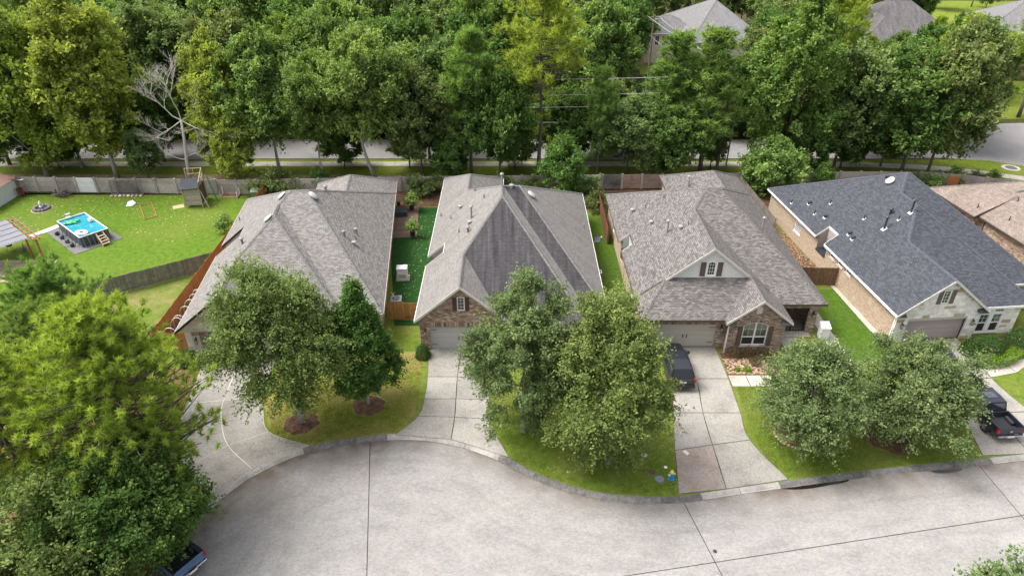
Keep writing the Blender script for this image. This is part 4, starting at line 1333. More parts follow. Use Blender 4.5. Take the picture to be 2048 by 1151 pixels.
f = Face((7.3, 0.75), (11.3, 0.75)); op = [(0.55, 1.4, 0.25, 2.05, 0), (0.55, 1.4, 2.2, 2.8, 0), (1.7, 2.55, 0.25, 2.05, 0), (1.7, 2.55, 2.2, 2.8, 0)]
wo = wall(r4, f, MORT, op); stones(r4, wo, f, [STW, STT], [(0.4, 2.7, 0.1, 2.95)], 12, lim=70)
for o in op:
    if o[2] < 1: window(h4, f, o[0], o[1], o[2], o[3], TRW, GLG, cols=2, rows=2, mid=1.15, dark=GLD, recess=0.05)
    else: window(h4, f, o[0], o[1], o[2], o[3], TRW, GLG, cols=3, rows=2, recess=0.05)
b = MB(); f.box(b, 0.42, 0.55, 0.2, 2.9, 0.002, 0.05); f.box(b, 1.4, 1.7, 0.2, 2.9, 0.002, 0.05); f.box(b, 2.55, 2.68, 0.2, 2.9, 0.002, 0.05); f.box(b, 0.55, 2.55, 2.05, 2.2, 0.002, 0.045); f.box(b, 0.42, 2.68, 0.12, 0.22, 0.002, 0.07)
b.build('window_trim', TRW, h4)
wall(r4, Face((11.3, 0.75), (11.3, 4.0)), STW, top=2.9)
f = Face((11.3, 4.0), (15.1, 4.0)); wall(r4, f, BR3, [(0.6, 1.6, 0, 2.1, 0)], top=2.9); b = MB(); f.box(b, 0.6, 1.6, 0, 2.1, -0.1, -0.06); b.build('front_door', DORB, h4)
f = Face((0.1, 25.2), (0.1, 14.0)); wall(r4, f, BRT, [(6.3, 7.7, 1.15, 2.35, 0)])
W = window(h4, f, 6.3, 7.7, 1.15, 2.35, TRW, GLD, cols=1, rows=6, mun=0.07)
b = MB(); f.box(b, 6.2, 7.8, 1.02, 1.14, 0.002, 0.06); b.build('stone_sill', COPL, h4)
wall(r4, Face((0.1, 14.0), (0.1, 12.2)), BRT, top=1.6)
f = Face((0.1, 12.2), (0.1, 0.2)); ops = [(0.7, 1.6, 2.05, 2.55, 0), (2.2, 3.1, 2.05, 2.55, 0), (3.7, 4.6, 2.05, 2.55, 0)]
wall(r4, f, BRP, ops)
for o in ops:
    window(h4, f, o[0], o[1], o[2], o[3], TRW, GLS, cols=2, rows=1)
    b = MB(); f.box(b, o[0] - .08, o[1] + .08, o[2] - .1, o[2], 0.002, 0.06); b.build('stone_sill', COPL, h4)
f = Face((0.1, 1.2), (0.1, 0.2)); b = MB(); f.box(b, 0.8, 1.03, -0.04, 2.82, 0.002, 0.05); b.build('corner_stone', STW, h4)
b = MB(); b.box(-0.02, 0.09, 0.28, 0.38, 0, 2.85); b.build('downspout', TRW, h4)
wall(r4, Face((15.1, 4.0), (15.1, 25.2)), BRT); wall(r4, Face((15.1, 25.2), (0.1, 25.2)), BRT)
for (u, v, k) in ((1583, 406, 'pipe'), (1619, 407, 'turtle'), (1661, 407, 'pipe'), (1629, 428, 'pipe'), (1651, 434, 'turtle'), (1728, 438, 'pipe'), (1768, 458, 'flue'), (1780, 428, 'short'),
                  (1797, 440, 'pipe'), (1822, 425, 'flue'), (1699, 468, 'turtle'), (1706, 477, 'turtle'), (1711, 354, 'pipe'), (1771, 361, 'short'), (1781, 363, 'dome')):
    vent(r4, u, v, k, VTW if k == 'dome' else VTD, FLH)
b = MB(); b.prism([(-0.55, 0.2), (0.06, 0.2), (0.06, 12.0), (-0.3, 12.0)], -0.05, 0.025); b.build('mowing_strip', M_WALK, h4)

# ---- fifth house at the right edge
h5 = thing('house', 'house with faded brown roof and brick wall, cut by the right picture edge', 'house', (49.0, 56.5, 0), R(7))
r5 = Roof(h5, S5, SOF, TRB, TRB, C3)
r5.wing(-0.2, 15, 7.6, 15.2, 3.0, L=.5, R=.5, B=.5)
r5.wing(0.4, 13, -12, 12, 3.0, L=.58, R=.58, F=.5, B=.6)
r5.build()
wall(r5, Face((0.2, 14.8), (0.2, 7.6)), BR2); wall(r5, Face((0.2, 7.6), (0.8, 7.6)), BR2, top=2.8); wall(r5, Face((0.8, 7.6), (0.8, -11.6)), BR2)
wall(r5, Face((0.8, -11.6), (12.6, -11.6)), BR2); wall(r5, Face((12.6, -11.6), (12.6, 8)), BR2); wall(r5, Face((14.6, 8), (14.6, 14.8)), BR2); wall(r5, Face((14.6, 14.8), (0.2, 14.8)), BR2)
wall(r5, Face((12.6, 8), (14.6, 8)), BR2, top=2.8)
b = MB(); b.bar((0.75, 7.0, 2.8), (0.75, 7.0, 0.1), 0.09); b.build('downspout', TRB, h5)
b = MB(); b.box(0.32, 0.42, -11.9, 7.5, 2.84, 2.99); b.build('gutter', TRB, h5)
for (u, v, k) in ((1955, 415, 'pipe'), (2018, 440, 'pipe'), (2035, 402, 'pipe')): vent(r5, u, v, k, TRB, TRB)

# ---- houses beyond the woods
fh = thing('house', 'two storey house with grey hip roof, seen beyond the pines and power lines', 'house', (33.4, 132.5, 0), R(2))
rf = Roof(fh, SF, SOF, TRW, TRW, C2, 0.25)
rf.wing(0, 15, 0, 26, 5.8, L=.72, R=.72, F=.45, B=.45)
rf.wing(-7.5, 4, 8, 18, 5.8, L=.5, R=.5, F=.5, B=.5)
rf.wing(-9.5, -6, 6, 16, 3.2, L=.5, F=.5, B=.5)
rf.build()
PLS = plain('cream_plaster', (0.58, 0.53, 0.46), 0.9, var=0.06); 
wall(rf, Face((0.5, 0.5), (14.5, 0.5)), PLS); wall(rf, Face((14.5, 0.5), (14.5, 25.5)), PLS); wall(rf, Face((0.5, 8.5), (0.5, 0.5)), BRP)
f = Face((-7, 8.5), (0.5, 8.5)); ops = [(0.8, 1.7, 3.4, 5.2, 0), (2.2, 3.1, 3.4, 5.2, 0), (3.6, 4.5, 3.4, 5.2, 0)]
wall(rf, f, PLS, ops)
for o in ops: window(fh, f, *o[:4], TRW, GLS, recess=0.05)
f = Face((-7, 17.5), (-7, 8.5)); ops = [(1.2, 2.2, 3.4, 5.2, 0), (4.8, 5.8, 3.4, 5.2, 0), (6.9, 7.9, 3.4, 5.2, 0)]
wall(rf, f, PLS, ops)
for o in ops: window(fh, f, *o[:4], TRW, GLS, recess=0.05)
wall(rf, Face((-9.1, 15.5), (-9.1, 6.5)), BRP); wall(rf, Face((-9.1, 6.5), (-7, 6.5)), BRP, top=3); wall(rf, Face((-7, 6.5), (-7, 8.5)), BRP, top=3)
wall(rf, Face((14.5, 25.5), (0.5, 25.5)), PLS)
fh2 = thing('house', 'far house with dark brown roof and orange timbered patio cover, at the top edge', 'house', (74, 150, 0), R(-8))
rf2 = Roof(fh2, SFD, SOF, TRW, TRW, C3, 0.25)
rf2.wing(0, 20, 4, 24, 3.2, L=.7, R=.7, F=.55, B=.5)
rf2.wing(-2, 9, -6, 14, 3.2, L=.7, R=.7, F=.55)
rf2.wing(19, 25, 5, 12, 2.8, L=.02, F=.2)
rf2.build()
ORW = plain('orange_cedar', (0.42, 0.17, 0.05), 0.7, var=0.2)
wall(rf2, Face((-1.5, -5.5), (8.5, -5.5)), BR3); wall(rf2, Face((8.5, -5.5), (8.5, 5)), BR3, top=3); wall(rf2, Face((8.5, 4.5), (19.5, 4.5)), ORW, top=3.1); wall(rf2, Face((-1.5, 14), (-1.5, -5.5)), BR3); wall(rf2, Face((19.5, 4.5), (19.5, 23.5)), BR3)
for x in (19.6, 24.6):
    b = MB(); b.bar((x, 5.3, 0), (x, 5.3, 2.8), 0.25); b.build('post', ORW, fh2)
b = MB(); b.bar((19, 5.1, 2.7), (25, 5.1, 2.7), 0.2, 0.35); b.build('beam', ORW, fh2)
fh3 = thing('house', 'far house with pale grey-brown roof at the top right corner', 'house', (103, 156, 0), R(-20))
rf3 = Roof(fh3, SF, SOF, TRW, TRW, C2, 0.25)
rf3.wing(0, 18, 0, 22, 3.2, L=.6, R=.6, F=.5, B=.5); rf3.wing(8, 24, -6, 8, 3.2, R=.5, F=.5, B=.5, L=.5)
rf3.build()
wall(rf3, Face((0.5, 0.5), (8.5, 0.5)), BR3, top=3); wall(rf3, Face((8.5, -5.5), (23.5, -5.5)), BR3); wall(rf3, Face((0.5, 21.5), (0.5, 0.5)), BR3); wall(rf3, Face((8.5, 0.5), (8.5, -5.5)), BR3, top=3)
fh4 = thing('house', 'far house with grey roof half hidden in the treetops left of the power lines', 'house', (6, 168, 0), R(15))
rf4 = Roof(fh4, SF, SOF, TRW, TRW, C2, 0.25); rf4.wing(0, 16, 0, 14, 3.2, L=.6, R=.6, F=.55, B=.5); rf4.build()
wall(rf4, Face((0.5, 0.5), (15.5, 0.5)), PLS); wall(rf4, Face((0.5, 13.5), (0.5, 0.5)), PLS)

# ------------------------------------------------------------------ trees and plants
BARK = plain('bark', (0.12, 0.095, 0.075), 0.95, var=0.3, scale=8, bmp=0.02)
BARKG = plain('grey_bark', (0.36, 0.33, 0.295), 0.95, var=0.25, scale=8, bmp=0.02)
BARKP = plain('pine_bark', (0.12, 0.095, 0.08), 0.95, var=0.35, scale=9, bmp=0.03)
DEADW = plain('dead_wood', (0.48, 0.44, 0.40), 0.9, var=0.15, scale=6)
L_ELM = leaf_mat('elm_leaf', (0.07, 0.108, 0.03), (0.15, 0.205, 0.058), (0.28, 0.345, 0.115), hue=0.012)
L_ELMG = leaf_mat('grey_elm_leaf', (0.07, 0.11, 0.042), (0.15, 0.21, 0.08), (0.29, 0.36, 0.15), hue=0.008)
L_OAK = leaf_mat('oak_leaf', (0.035, 0.09, 0.022), (0.075, 0.165, 0.036), (0.16, 0.28, 0.075), hue=0.008)
L_DARK = leaf_mat('dark_oak_leaf', (0.032, 0.075, 0.018), (0.08, 0.155, 0.035), (0.22, 0.33, 0.085), hue=0.008)
L_SYC = leaf_mat('sycamore_leaf', (0.14, 0.185, 0.04), (0.28, 0.345, 0.065), (0.46, 0.52, 0.10), hue=0.012)
L_MAP = leaf_mat('maple_leaf', (0.078, 0.14, 0.042), (0.165, 0.265, 0.068), (0.32, 0.44, 0.125), hue=0.014)
L_BRD = leaf_mat('broad_leaf', (0.072, 0.115, 0.04), (0.145, 0.205, 0.065), (0.27, 0.345, 0.12), hue=0.022)
L_IVY = leaf_mat('ivy_leaf', (0.06, 0.12, 0.03), (0.13, 0.225, 0.05), (0.25, 0.355, 0.09), hue=0.012)
L_PIN = leaf_mat('pine_needle', (0.15, 0.22, 0.035), (0.31, 0.41, 0.065), (0.48, 0.57, 0.11), trans=0.4, hue=0.012)
L_PIG = leaf_mat('green_pine_needle', (0.08, 0.15, 0.04), (0.18, 0.29, 0.07), (0.32, 0.43, 0.12), trans=0.4, hue=0.012)
L_HEDG = leaf_mat('clipped_hedge_leaf', (0.087, 0.174, 0.014), (0.167, 0.290, 0.022), (0.275, 0.406, 0.043), hue=0.0)
L_SHR = leaf_mat('shrub_leaf', (0.023, 0.061, 0.017), (0.051, 0.116, 0.029), (0.109, 0.196, 0.051), hue=0.01)
L_BRZ = leaf_mat('bronze_leaf', (0.065, 0.043, 0.032), (0.123, 0.087, 0.051), (0.174, 0.174, 0.072), hue=0.01)

def leaf_mesh(name, C, Nn, D, ln, wd, rnd, mat, tri=False):
    """many small leaves: centres, normals, long directions"""
    C = np.asarray(C, dtype=np.float32); n = len(C)
    D = D / np.maximum(np.linalg.norm(D, axis=1, keepdims=True), 1e-6)
    S = np.cross(Nn, D); S /= np.maximum(np.linalg.norm(S, axis=1, keepdims=True), 1e-6)
    ln = np.broadcast_to(ln, (n,))[:, None]; wd = np.broadcast_to(wd, (n,))[:, None]
    if tri:
        V = np.stack([C - S * wd / 2, C + S * wd / 2, C + D * ln], 1); k = 3
    else:
        V = np.stack([C - D * ln / 2, C + S * wd / 2 - D * ln * 0.05, C + D * ln / 2, C - S * wd / 2 - D * ln * 0.05], 1); k = 4
    V = V.reshape(-1, 3).astype(np.float32)
    me = bpy.data.meshes.new(name)
    me.vertices.add(n * k); me.vertices.foreach_set('co', V.ravel())
    me.loops.add(n * k); me.loops.foreach_set('vertex_index', np.arange(n * k, dtype=np.int32))
    me.polygons.add(n); me.polygons.foreach_set('loop_start', np.arange(0, n * k, k, dtype=np.int32))
    try: me.polygons.foreach_set('loop_total', np.full(n, k, dtype=np.int32))
    except Exception: pass
    at = me.attributes.new('rnd', 'FLOAT', 'FACE'); at.data.foreach_set('value', np.clip(rnd, 0, 1).astype(np.float32))
    me.materials.append(mat)
    me.update(calc_edges=True)
    return me

def unit(rs, n):
    v = rs.normal(size=(n, 3)); return v / np.linalg.norm(v, axis=1, keepdims=True)

PROFILE = {
    'round': lambda t: np.sqrt(np.clip(1 - (2 * t - 1) ** 2, 0, 1)),
    'egg': lambda t: np.clip(np.sin(np.pi * np.clip(t, 0, 1) ** 0.75), 0, 1) ** 0.7,
    'cone': lambda t: np.clip((1 - t) ** 0.75 * np.clip(t * 6 + 0.35, 0, 1), 0, 1),
    'vase': lambda t: np.clip(np.sin(np.pi * np.clip(t, 0, 1) ** 1.35), 0, 1) ** 0.65,
    'column': lambda t: np.clip(1 - np.abs(2 * t - 1) ** 3, 0, 1) * 0.95,
    'umbrella': lambda t: np.clip(np.sin(np.pi * np.clip(t, 0, 1) ** 0.55), 0, 1) ** 0.6,
}
def crown(seed, h0, h1, rad, prof='egg', clumps=150, sprays=9, per=13, leaf=0.16, csize=0.75, up=0.25, droop=0.0, lobes=0.28, gaps=0.15, lean=(0, 0), mat=None, trunk_r=0.16, fork=0.35,
          tone=0.0, name='crown', bark=None, bend=0.0, squash=1.0, inner=0.5, slen=1.0, nlobe=9):
    """returns (crown mesh, trunk mesh): trunk with limbs, each limb ends in clumps, each clump is sprays of leaves"""
    rs = np.random.RandomState(seed); rr = random.Random(seed)
    H = h1 - h0
    k = int(clumps * 1.6)
    dirs = unit(rs, k)
    ph = np.arctan2(dirs[:, 1], dirs[:, 0])
    t = np.clip(0.5 + 0.5 * dirs[:, 2] + rs.normal(0, 0.06, k), 0.03, 0.99)
    lob = 1 + lobes * (0.6 * np.sin(ph * 2 + t * 5 + seed) + 0.5 * np.sin(ph * 3 - t * 7 + seed * 1.7) + 0.45 * np.sin(ph * 5 + t * 9 + seed * 2.3))
    rr_ = PROFILE[prof](t) * rad * lob
    f = np.clip(inner + (1 - inner) * rs.rand(k) ** 0.45, 0, 1)
    c = np.stack([np.cos(ph) * rr_ * f + lean[0] * t, np.sin(ph) * rr_ * f * squash + lean[1] * t, h0 + H * (0.5 + (t - 0.5) * (0.55 + 0.45 * f))], 1)
    if nlobe:
        # main limbs each carry their own leaf mass; crevices stay between them
        lt = 0.14 + 0.78 * ((np.arange(nlobe) + 0.5) / nlobe); la = np.arange(nlobe) * 2.4 + seed + rs.normal(0, 0.35, nlobe)
        lr = PROFILE[prof](lt) * rad * rs.uniform(0.5, 0.8, nlobe)
        LC = np.stack([np.cos(la) * lr + lean[0] * lt, np.sin(la) * lr * squash + lean[1] * lt, h0 + H * (0.12 + 0.74 * lt)], 1)
        rl = rad * rs.uniform(0.36, 0.56, nlobe)
        pick = rs.randint(0, nlobe, k); q = unit(rs, k) * (0.5 + 0.5 * rs.rand(k) ** 0.5)[:, None]
        lc = LC[pick] + q * rl[pick][:, None] * np.array([1, 1, min(1.25, 0.36 * H / rad)])
        use = rs.rand(k) < 0.72
        c = np.where(use[:, None], lc, c); c[:, 2] = np.clip(c[:, 2], h0 + 0.1, None); f = np.where(use, 0.85, f)
    keep = rs.rand(k) > gaps
    c = c[keep][:clumps]; f = f[keep][:clumps]; m = len(c)
    axis = np.stack([lean[0] * 0.5 + 0 * c[:, 0], lean[1] * 0.5 + 0 * c[:, 0], h0 + H * 0.35 + 0 * c[:, 2]], 1)
    outd = c - axis; outd /= np.maximum(np.linalg.norm(outd, axis=1, keepdims=True), 1e-6)
    # sprays
    ns = m * sprays
    ci = np.repeat(np.arange(m), sprays)
    sd = outd[ci] * 0.75 + unit(rs, ns) * 0.85 + np.array([0, 0, up])
    sd /= np.linalg.norm(sd, axis=1, keepdims=True)
    sc = csize * (0.6 + 0.8 * rs.rand(m))[ci]
    sl = sc * slen * (0.7 + 0.6 * rs.rand(ns))
    s0 = c[ci] + unit(rs, ns) * (0.35 * sc[:, None])
    nl = ns * per
    si = np.repeat(np.arange(ns), per)
    u = rs.rand(nl)
    P = s0[si] + sd[si] * (sl[si] * u)[:, None] + rs.normal(0, 0.055 + leaf * 0.4, (nl, 3))
    P[:, 2] -= droop * (u ** 2) * sl[si]
    Dl = sd[si] * 0.7 + unit(rs, nl) * 0.8; Dl[:, 2] -= droop * 0.6
    Nn = unit(rs, nl) * 0.75 + np.array([0, 0, 0.75]) + outd[ci][si] * 0.35
    sz = leaf * (0.7 + 0.6 * rs.rand(nl))
    ct = rs.normal(0, 0.11, m)[ci][si] + rs.normal(0, 0.1, ns)[si]
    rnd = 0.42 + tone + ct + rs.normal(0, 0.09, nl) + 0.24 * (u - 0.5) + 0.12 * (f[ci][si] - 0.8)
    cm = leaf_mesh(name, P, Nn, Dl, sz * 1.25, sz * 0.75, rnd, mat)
    tb = MB()
    top = h0 + H * 0.62
    pts = [Vector((bend * math.sin(i / 6 * 2.6) + lean[0] * (i / 6) ** 2 * 0.6, lean[1] * (i / 6) ** 2 * 0.6 + bend * 0.4 * math.sin(i * 0.9), top * i / 6)) for i in range(7)]
    tb.tube(pts, [trunk_r * (1.35 if i == 0 else 1 - 0.8 * i / 6.5) for i in range(7)], 8)
    idx = list(range(m)); rr.shuffle(idx)
    for j in idx[:min(m, 26)]:
        q = Vector(c[j]); z = max(h0 * 0.75, min(top * 0.95, q.z - (0.25 + fork * rr.random()) * H * 0.5))
        i = min(5, int(z / top * 6)); tt = z / top * 6 - i
        a = pts[i] + (pts[i + 1] - pts[i]) * tt
        mid = a + (q - a) * 0.5 + Vector((rr.uniform(-.2, .2), rr.uniform(-.2, .2), 0.1 * H * rr.random()))
        r0 = trunk_r * 0.42 * (1 - 0.5 * z / top)
        tb.tube([a, mid, q], [r0, r0 * 0.6, r0 * 0.22], 5)
        for jj in rr.sample(idx, 2):
            q2 = Vector(c[jj])
            if (q2 - mid).length < 2.2: tb.tube([mid, q2], [r0 * 0.45, r0 * 0.15], 4)
    tm = tb.mesh('trunk', bark or BARK, smooth=True)
    return cm, tm

def pine(seed, H, h0, rad, tufts=420, needles=34, nl=0.3, nw=0.03, mat=None, prof='egg', trunk_r=0.22, tone=0.0, lowbits=0, lean=(0, 0), gaps=0.0, clump=5, spread=0.55):
    rs = np.random.RandomState(seed); rr = random.Random(seed)
    tb = MB()
    pts = [Vector((lean[0] * (i / 8) ** 1.5 + 0.12 * math.sin(i * 1.3 + seed), lean[1] * (i / 8) ** 1.5, H * 0.97 * i / 8)) for i in range(9)]
    tb.tube(pts, [trunk_r * (1.25 if i == 0 else 1 - 0.88 * i / 8.2) for i in range(9)], 8)
    def ax(z):
        i = min(7, max(0, int(z / (H * 0.97) * 8))); t = z / (H * 0.97) * 8 - i
        return pts[i] + (pts[i + 1] - pts[i]) * t
    C = []; Dv = []
    nb = max(8, tufts // clump)
    for b in range(nb):
        t = rr.random() ** 0.85
        z = h0 + (H - h0) * t
        if lowbits and b < lowbits: z = h0 * rr.uniform(0.35, 0.95); t = 0.4
        r = float(PROFILE[prof](np.array([t]))[0]) * rad * rr.uniform(0.55, 1.12)
        if lowbits and b < lowbits: r *= 0.6
        a = b * 2.4 + rr.uniform(-.5, .5)
        st = ax(max(0.5, z - 0.25 * r))
        d = Vector((math.cos(a), math.sin(a), 0.0))
        en = st + d * r + Vector((0, 0, 0.22 * r + 0.3 * rr.random()))
        mid = st + d * r * 0.55 + Vector((0, 0, 0.02 * r))
        br = 0.02 + 0.035 * min(1, r / 3)
        tb.tube([st, mid, en], [br * 1.4, br, br * 0.4], 4, cap=False)
        for j in range(clump):
            f = 1 - (j / clump) * 0.62
            q = st + (en - st) * f + Vector((rr.gauss(0, 1), rr.gauss(0, 1), rr.gauss(0, 0.5))) * spread * 0.55
            C.append(q); dd = (q - st).normalized() * 0.5 + Vector((0, 0, 0.65)) + Vector((rr.gauss(0, .3), rr.gauss(0, .3), 0)); Dv.append(dd.normalized())
    for j in range(clump * 3):
        C.append(ax(H * 0.96) + Vector((rr.gauss(0, .35), rr.gauss(0, .35), rr.uniform(-.6, .5)))); Dv.append(Vector((rr.gauss(0, .3), rr.gauss(0, .3), 1)).normalized())
    C = np.array([c[:] for c in C]); Dv = np.array([d[:] for d in Dv])
    if gaps:
        kp = rs.rand(len(C)) > gaps; C = C[kp]; Dv = Dv[kp]
    m = len(C); n = m * needles; ci = np.repeat(np.arange(m), needles)
    dd = Dv[ci] * 0.75 + unit(rs, n); dd /= np.linalg.norm(dd, axis=1, keepdims=True)
    base = C[ci] + Dv[ci] * (rs.rand(n)[:, None] - 0.5) * nl * 1.1
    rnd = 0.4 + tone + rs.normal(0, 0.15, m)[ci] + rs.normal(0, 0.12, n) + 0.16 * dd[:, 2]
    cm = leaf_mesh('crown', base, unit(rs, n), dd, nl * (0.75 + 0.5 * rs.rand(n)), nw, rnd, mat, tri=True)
    return cm, tb.mesh('trunk', BARKP, smooth=True)

def tree(name, meshes, loc, label, group=None, rz=0.0, sc=1.0, cat='tree', zs=None):
    root = thing(name, label, cat, (loc[0], loc[1], loc[2] if len(loc) > 2 else 0), rz, group)
    root.scale = (sc, sc, zs or sc)
    link('trunk', meshes[1], root); link('crown', meshes[0], root)
    return root

# ---- the street trees
t1 = crown(11, 3.1, 12.6, 3.5, 'egg', 290, 11, 23, 0.14, 0.85, up=0.05, droop=0.4, lobes=0.36, gaps=0.18, mat=L_ELM, trunk_r=0.19, bark=BARKG, lean=(-1.25, 0.8), slen=1.4)
tree('elm_tree', t1, G(603, 845), 'broad drooping olive green tree in a round mulch ring before the taupe-roofed house')
t2 = crown(12, 2.0, 10.3, 2.6, 'cone', 210, 10, 22, 0.15, 0.58, up=0.5, lobes=0.12, gaps=0.04, nlobe=0, mat=L_OAK, trunk_r=0.12, bark=BARKG)
tree('oak_tree', t2, G(738, 808), 'young cone-shaped dark green tree in the smaller mulch ring')
t3 = crown(13, 1.1, 12.0, 3.5, 'egg', 270, 11, 23, 0.14, 0.82, up=0.5, droop=0.12, lobes=0.34, gaps=0.1, mat=L_ELMG, trunk_r=0.17, bark=BARKG, lean=(0.0, 0.8))
tree('elm_tree', t3, G(1046, 862), 'grey-green tree covering the right half of the streaked-roof house, left one of the touching pair')
t4 = crown(14, 1.1, 12.2, 3.35, 'egg', 290, 11, 23, 0.14, 0.82, up=0.25, droop=0.22, lobes=0.34, gaps=0.1, mat=L_ELM, trunk_r=0.17, bark=BARKG, tone=0.06, lean=(-0.3, 1.2), slen=1.25)
tree('elm_tree', t4, G(1216, 925), 'yellow-green tree hanging over the black car, right one of the touching pair')
t5 = crown(15, 0.9, 7.7, 3.1, 'egg', 230, 11, 23, 0.13, 0.76, up=0.5, droop=0.1, lobes=0.34, gaps=0.18, mat=L_ELMG, trunk_r=0.16, bark=BARKG, tone=0.03, slen=1.4)
tree('elm_tree', t5, G(1600, 880), 'pale feathery tree in the stone-edged ring on the right lawn')
t6 = crown(16, 1.0, 6.9, 3.4, 'round', 230, 11, 23, 0.13, 0.76, up=0.2, droop=0.2, lobes=0.36, gaps=0.22, mat=L_ELMG, trunk_r=0.15, bark=BARKG, tone=-0.04, lean=(1.1, 0.2), slen=1.35)
tree('elm_tree', t6, G(1790, 862), 'wide-spreading grey-green tree reaching over the black pickup')
for c, r, m in ((G(603, 845), 1.25, M_MULCH), (G(738, 810), 1.15, M_MULCH), (G(1775, 870), 1.7, M_MULCH), (G(1590, 868), 1.35, M_MULCH)): ring((c.x, c.y), r, m)
er = thing('stone_edging', 'ring of rough pale stones edging the bed under the feathery tree', 'edging', G(1590, 868))
rg = random.Random(3)
for i in range(34):
    a = 2 * PI * i / 34; b = MB(); s = rg.uniform(0.1, 0.15)
    b.lathe([(s * 0.7, 0), (s, s * 0.4), (s * 0.6, s * 0.9)], 6)
    b.build('stone', STT, er, (math.cos(a) * 1.4, math.sin(a) * 1.4, 0), (0, 0, rg.random() * 6), bevel=0)
for (tt, nm) in ((17, 'x'),):
    pass

# ---- left: pines and dark oaks by the cul-de-sac
p1 = pine(21, 12.6, 3.5, 4.0, 1900, 52, 0.31, 0.042, L_PIG, 'egg', 0.24, 0.03, clump=6, spread=0.95)
tree('pine_tree', p1, (-29.6, 36.5, 0), 'tall mid-green pine at the left edge, behind the yellow-green pine')
p2 = pine(22, 15.0, 4.6, 4.9, 2200, 56, 0.34, 0.044, L_PIN, 'umbrella', 0.22, 0.04, clump=6, spread=0.95, gaps=0.1)
tree('pine_tree', p2, (-21.9, 28.6, 0), 'yellow-green pine spreading beside the curved driveway')
p3 = pine(23, 13.2, 4.0, 3.7, 1100, 58, 0.31, 0.042, L_PIN, 'egg', 0.22, 0.08, clump=6, spread=0.95)
tree('pine_tree', p3, (-27.5, 27.2, 0), 'bushy yellow-green pine cut off by the left edge')
p4 = pine(24, 12.0, 4.0, 3.4, 1100, 58, 0.31, 0.042, L_PIG, 'egg', 0.22, -0.03, clump=6, spread=0.7)
tree('pine_tree', p4, (-28.2, 33.0, 0), 'shaded green pine between the yellow-green pine and the grey board fence')
o1 = crown(25, 0.8, 8.2, 3.6, 'round', 300, 11, 22, 0.15, 0.85, up=0.25, lobes=0.18, gaps=0.06, mat=L_DARK, trunk_r=0.2, tone=0.02)
tree('oak_tree', o1, (-21.3, 25.6, 0), 'dark dense oak overhanging the kerb in the lower left')
o2 = crown(26, 0.8, 8.2, 3.6, 'round', 220, 11, 20, 0.15, 0.85, up=0.25, lobes=0.18, gaps=0.06, mat=L_ELM, trunk_r=0.18)
tree('oak_tree', o2, (-23.9, 21.4, 0), 'lighter green tree in the bottom left corner')
o3 = crown(27, 0.8, 6.0, 2.2, 'egg', 150, 9, 13, 0.17, 0.75, up=0.3, lobes=0.2, gaps=0.14, mat=L_ELMG, trunk_r=0.12, tone=0.03)
tree('elm_tree', o3, (24.6, 19.8, 0), 'small airy tree cut off by the bottom right corner')

# ---- shared crowns for the trees behind the wall
K = {}
K['syc'] = [crown(31, 2.0, 21, 5.3, 'egg', 240, 9, 20, 0.34, 1.25, up=0.3, lobes=0.2, gaps=0.06, mat=L_SYC, trunk_r=0.24, tone=0.05, bark=BARKG),
            crown(32, 3.0, 21, 4.6, 'column', 230, 9, 20, 0.34, 1.2, up=0.3, lobes=0.24, gaps=0.08, mat=L_SYC, trunk_r=0.24, bark=BARKG)]
K['map'] = [crown(33, 6.0, 17.5, 4.8, 'vase', 220, 10, 21, 0.31, 1.2, up=0.75, lobes=0.2, gaps=0.08, mat=L_MAP, trunk_r=0.22, bend=1.3, bark=BARKG, slen=1.2),
            crown(34, 5.0, 17, 5.2, 'egg', 230, 10, 21, 0.31, 1.2, up=0.6, lobes=0.2, gaps=0.08, mat=L_MAP, trunk_r=0.2, tone=-0.03, bark=BARKG, slen=1.2)]
K['brd'] = [crown(35, 3.2, 15, 4.6, 'egg', 210, 9, 20, 0.33, 1.15, up=0.25, lobes=0.25, gaps=0.1, mat=L_BRD, trunk_r=0.2),
            crown(36, 3.8, 17, 4.4, 'egg', 210, 9, 20, 0.33, 1.15, up=0.25, lobes=0.3, gaps=0.12, mat=L_BRD, trunk_r=0.2, tone=0.08),
            crown(37, 3.0, 14, 5.0, 'round', 210, 9, 20, 0.33, 1.15, up=0.25, lobes=0.25, gaps=0.1, mat=L_DARK, trunk_r=0.2, tone=0.05)]
K['ivy'] = [crown(38, 0.4, 21, 5.2, 'column', 330, 9, 21, 0.31, 1.1, up=0.1, lobes=0.25, gaps=0.04, mat=L_IVY, trunk_r=0.25, tone=0.05)]
K['pin'] = [pine(41, 18, 8, 3.5, 520, 34, 0.62, 0.11, L_PIG, 'egg', 0.22, 0.05, lowbits=8, clump=6, spread=0.85),
            pine(42, 21, 11.5, 5.0, 640, 34, 0.62, 0.11, L_PIN, 'umbrella', 0.25, 0.0, lowbits=5, clump=6, spread=0.9),
            pine(43, 17, 5, 2.8, 460, 34, 0.6, 0.11, L_PIG, 'cone', 0.2, 0.0, clump=6, spread=0.95)]
K['sml'] = [crown(44, 1.0, 7.4, 2.4, 'egg', 110, 9, 11, 0.26, 0.8, up=0.35, lobes=0.2, gaps=0.06, mat=L_IVY, trunk_r=0.1, tone=0.02),
            crown(45, 0.4, 6.4, 3.2, 'round', 140, 9, 11, 0.26, 0.9, up=0.3, lobes=0.2, gaps=0.06, mat=L_MAP, trunk_r=0.1, tone=0.05)]
def bt(name, kind, i, u, y, label, sc=1.0, rz=0.0, zs=None, group=None):
    """a tree whose foot stands on the line y, below photo column u"""
    # column u at ground distance y
    dep = y * _c + CAM_H * _s
    x = (u - 1024) / CAM_F * dep
    return tree(name, K[kind][i], (x, y, 0), label, group, rz, sc, zs=zs)
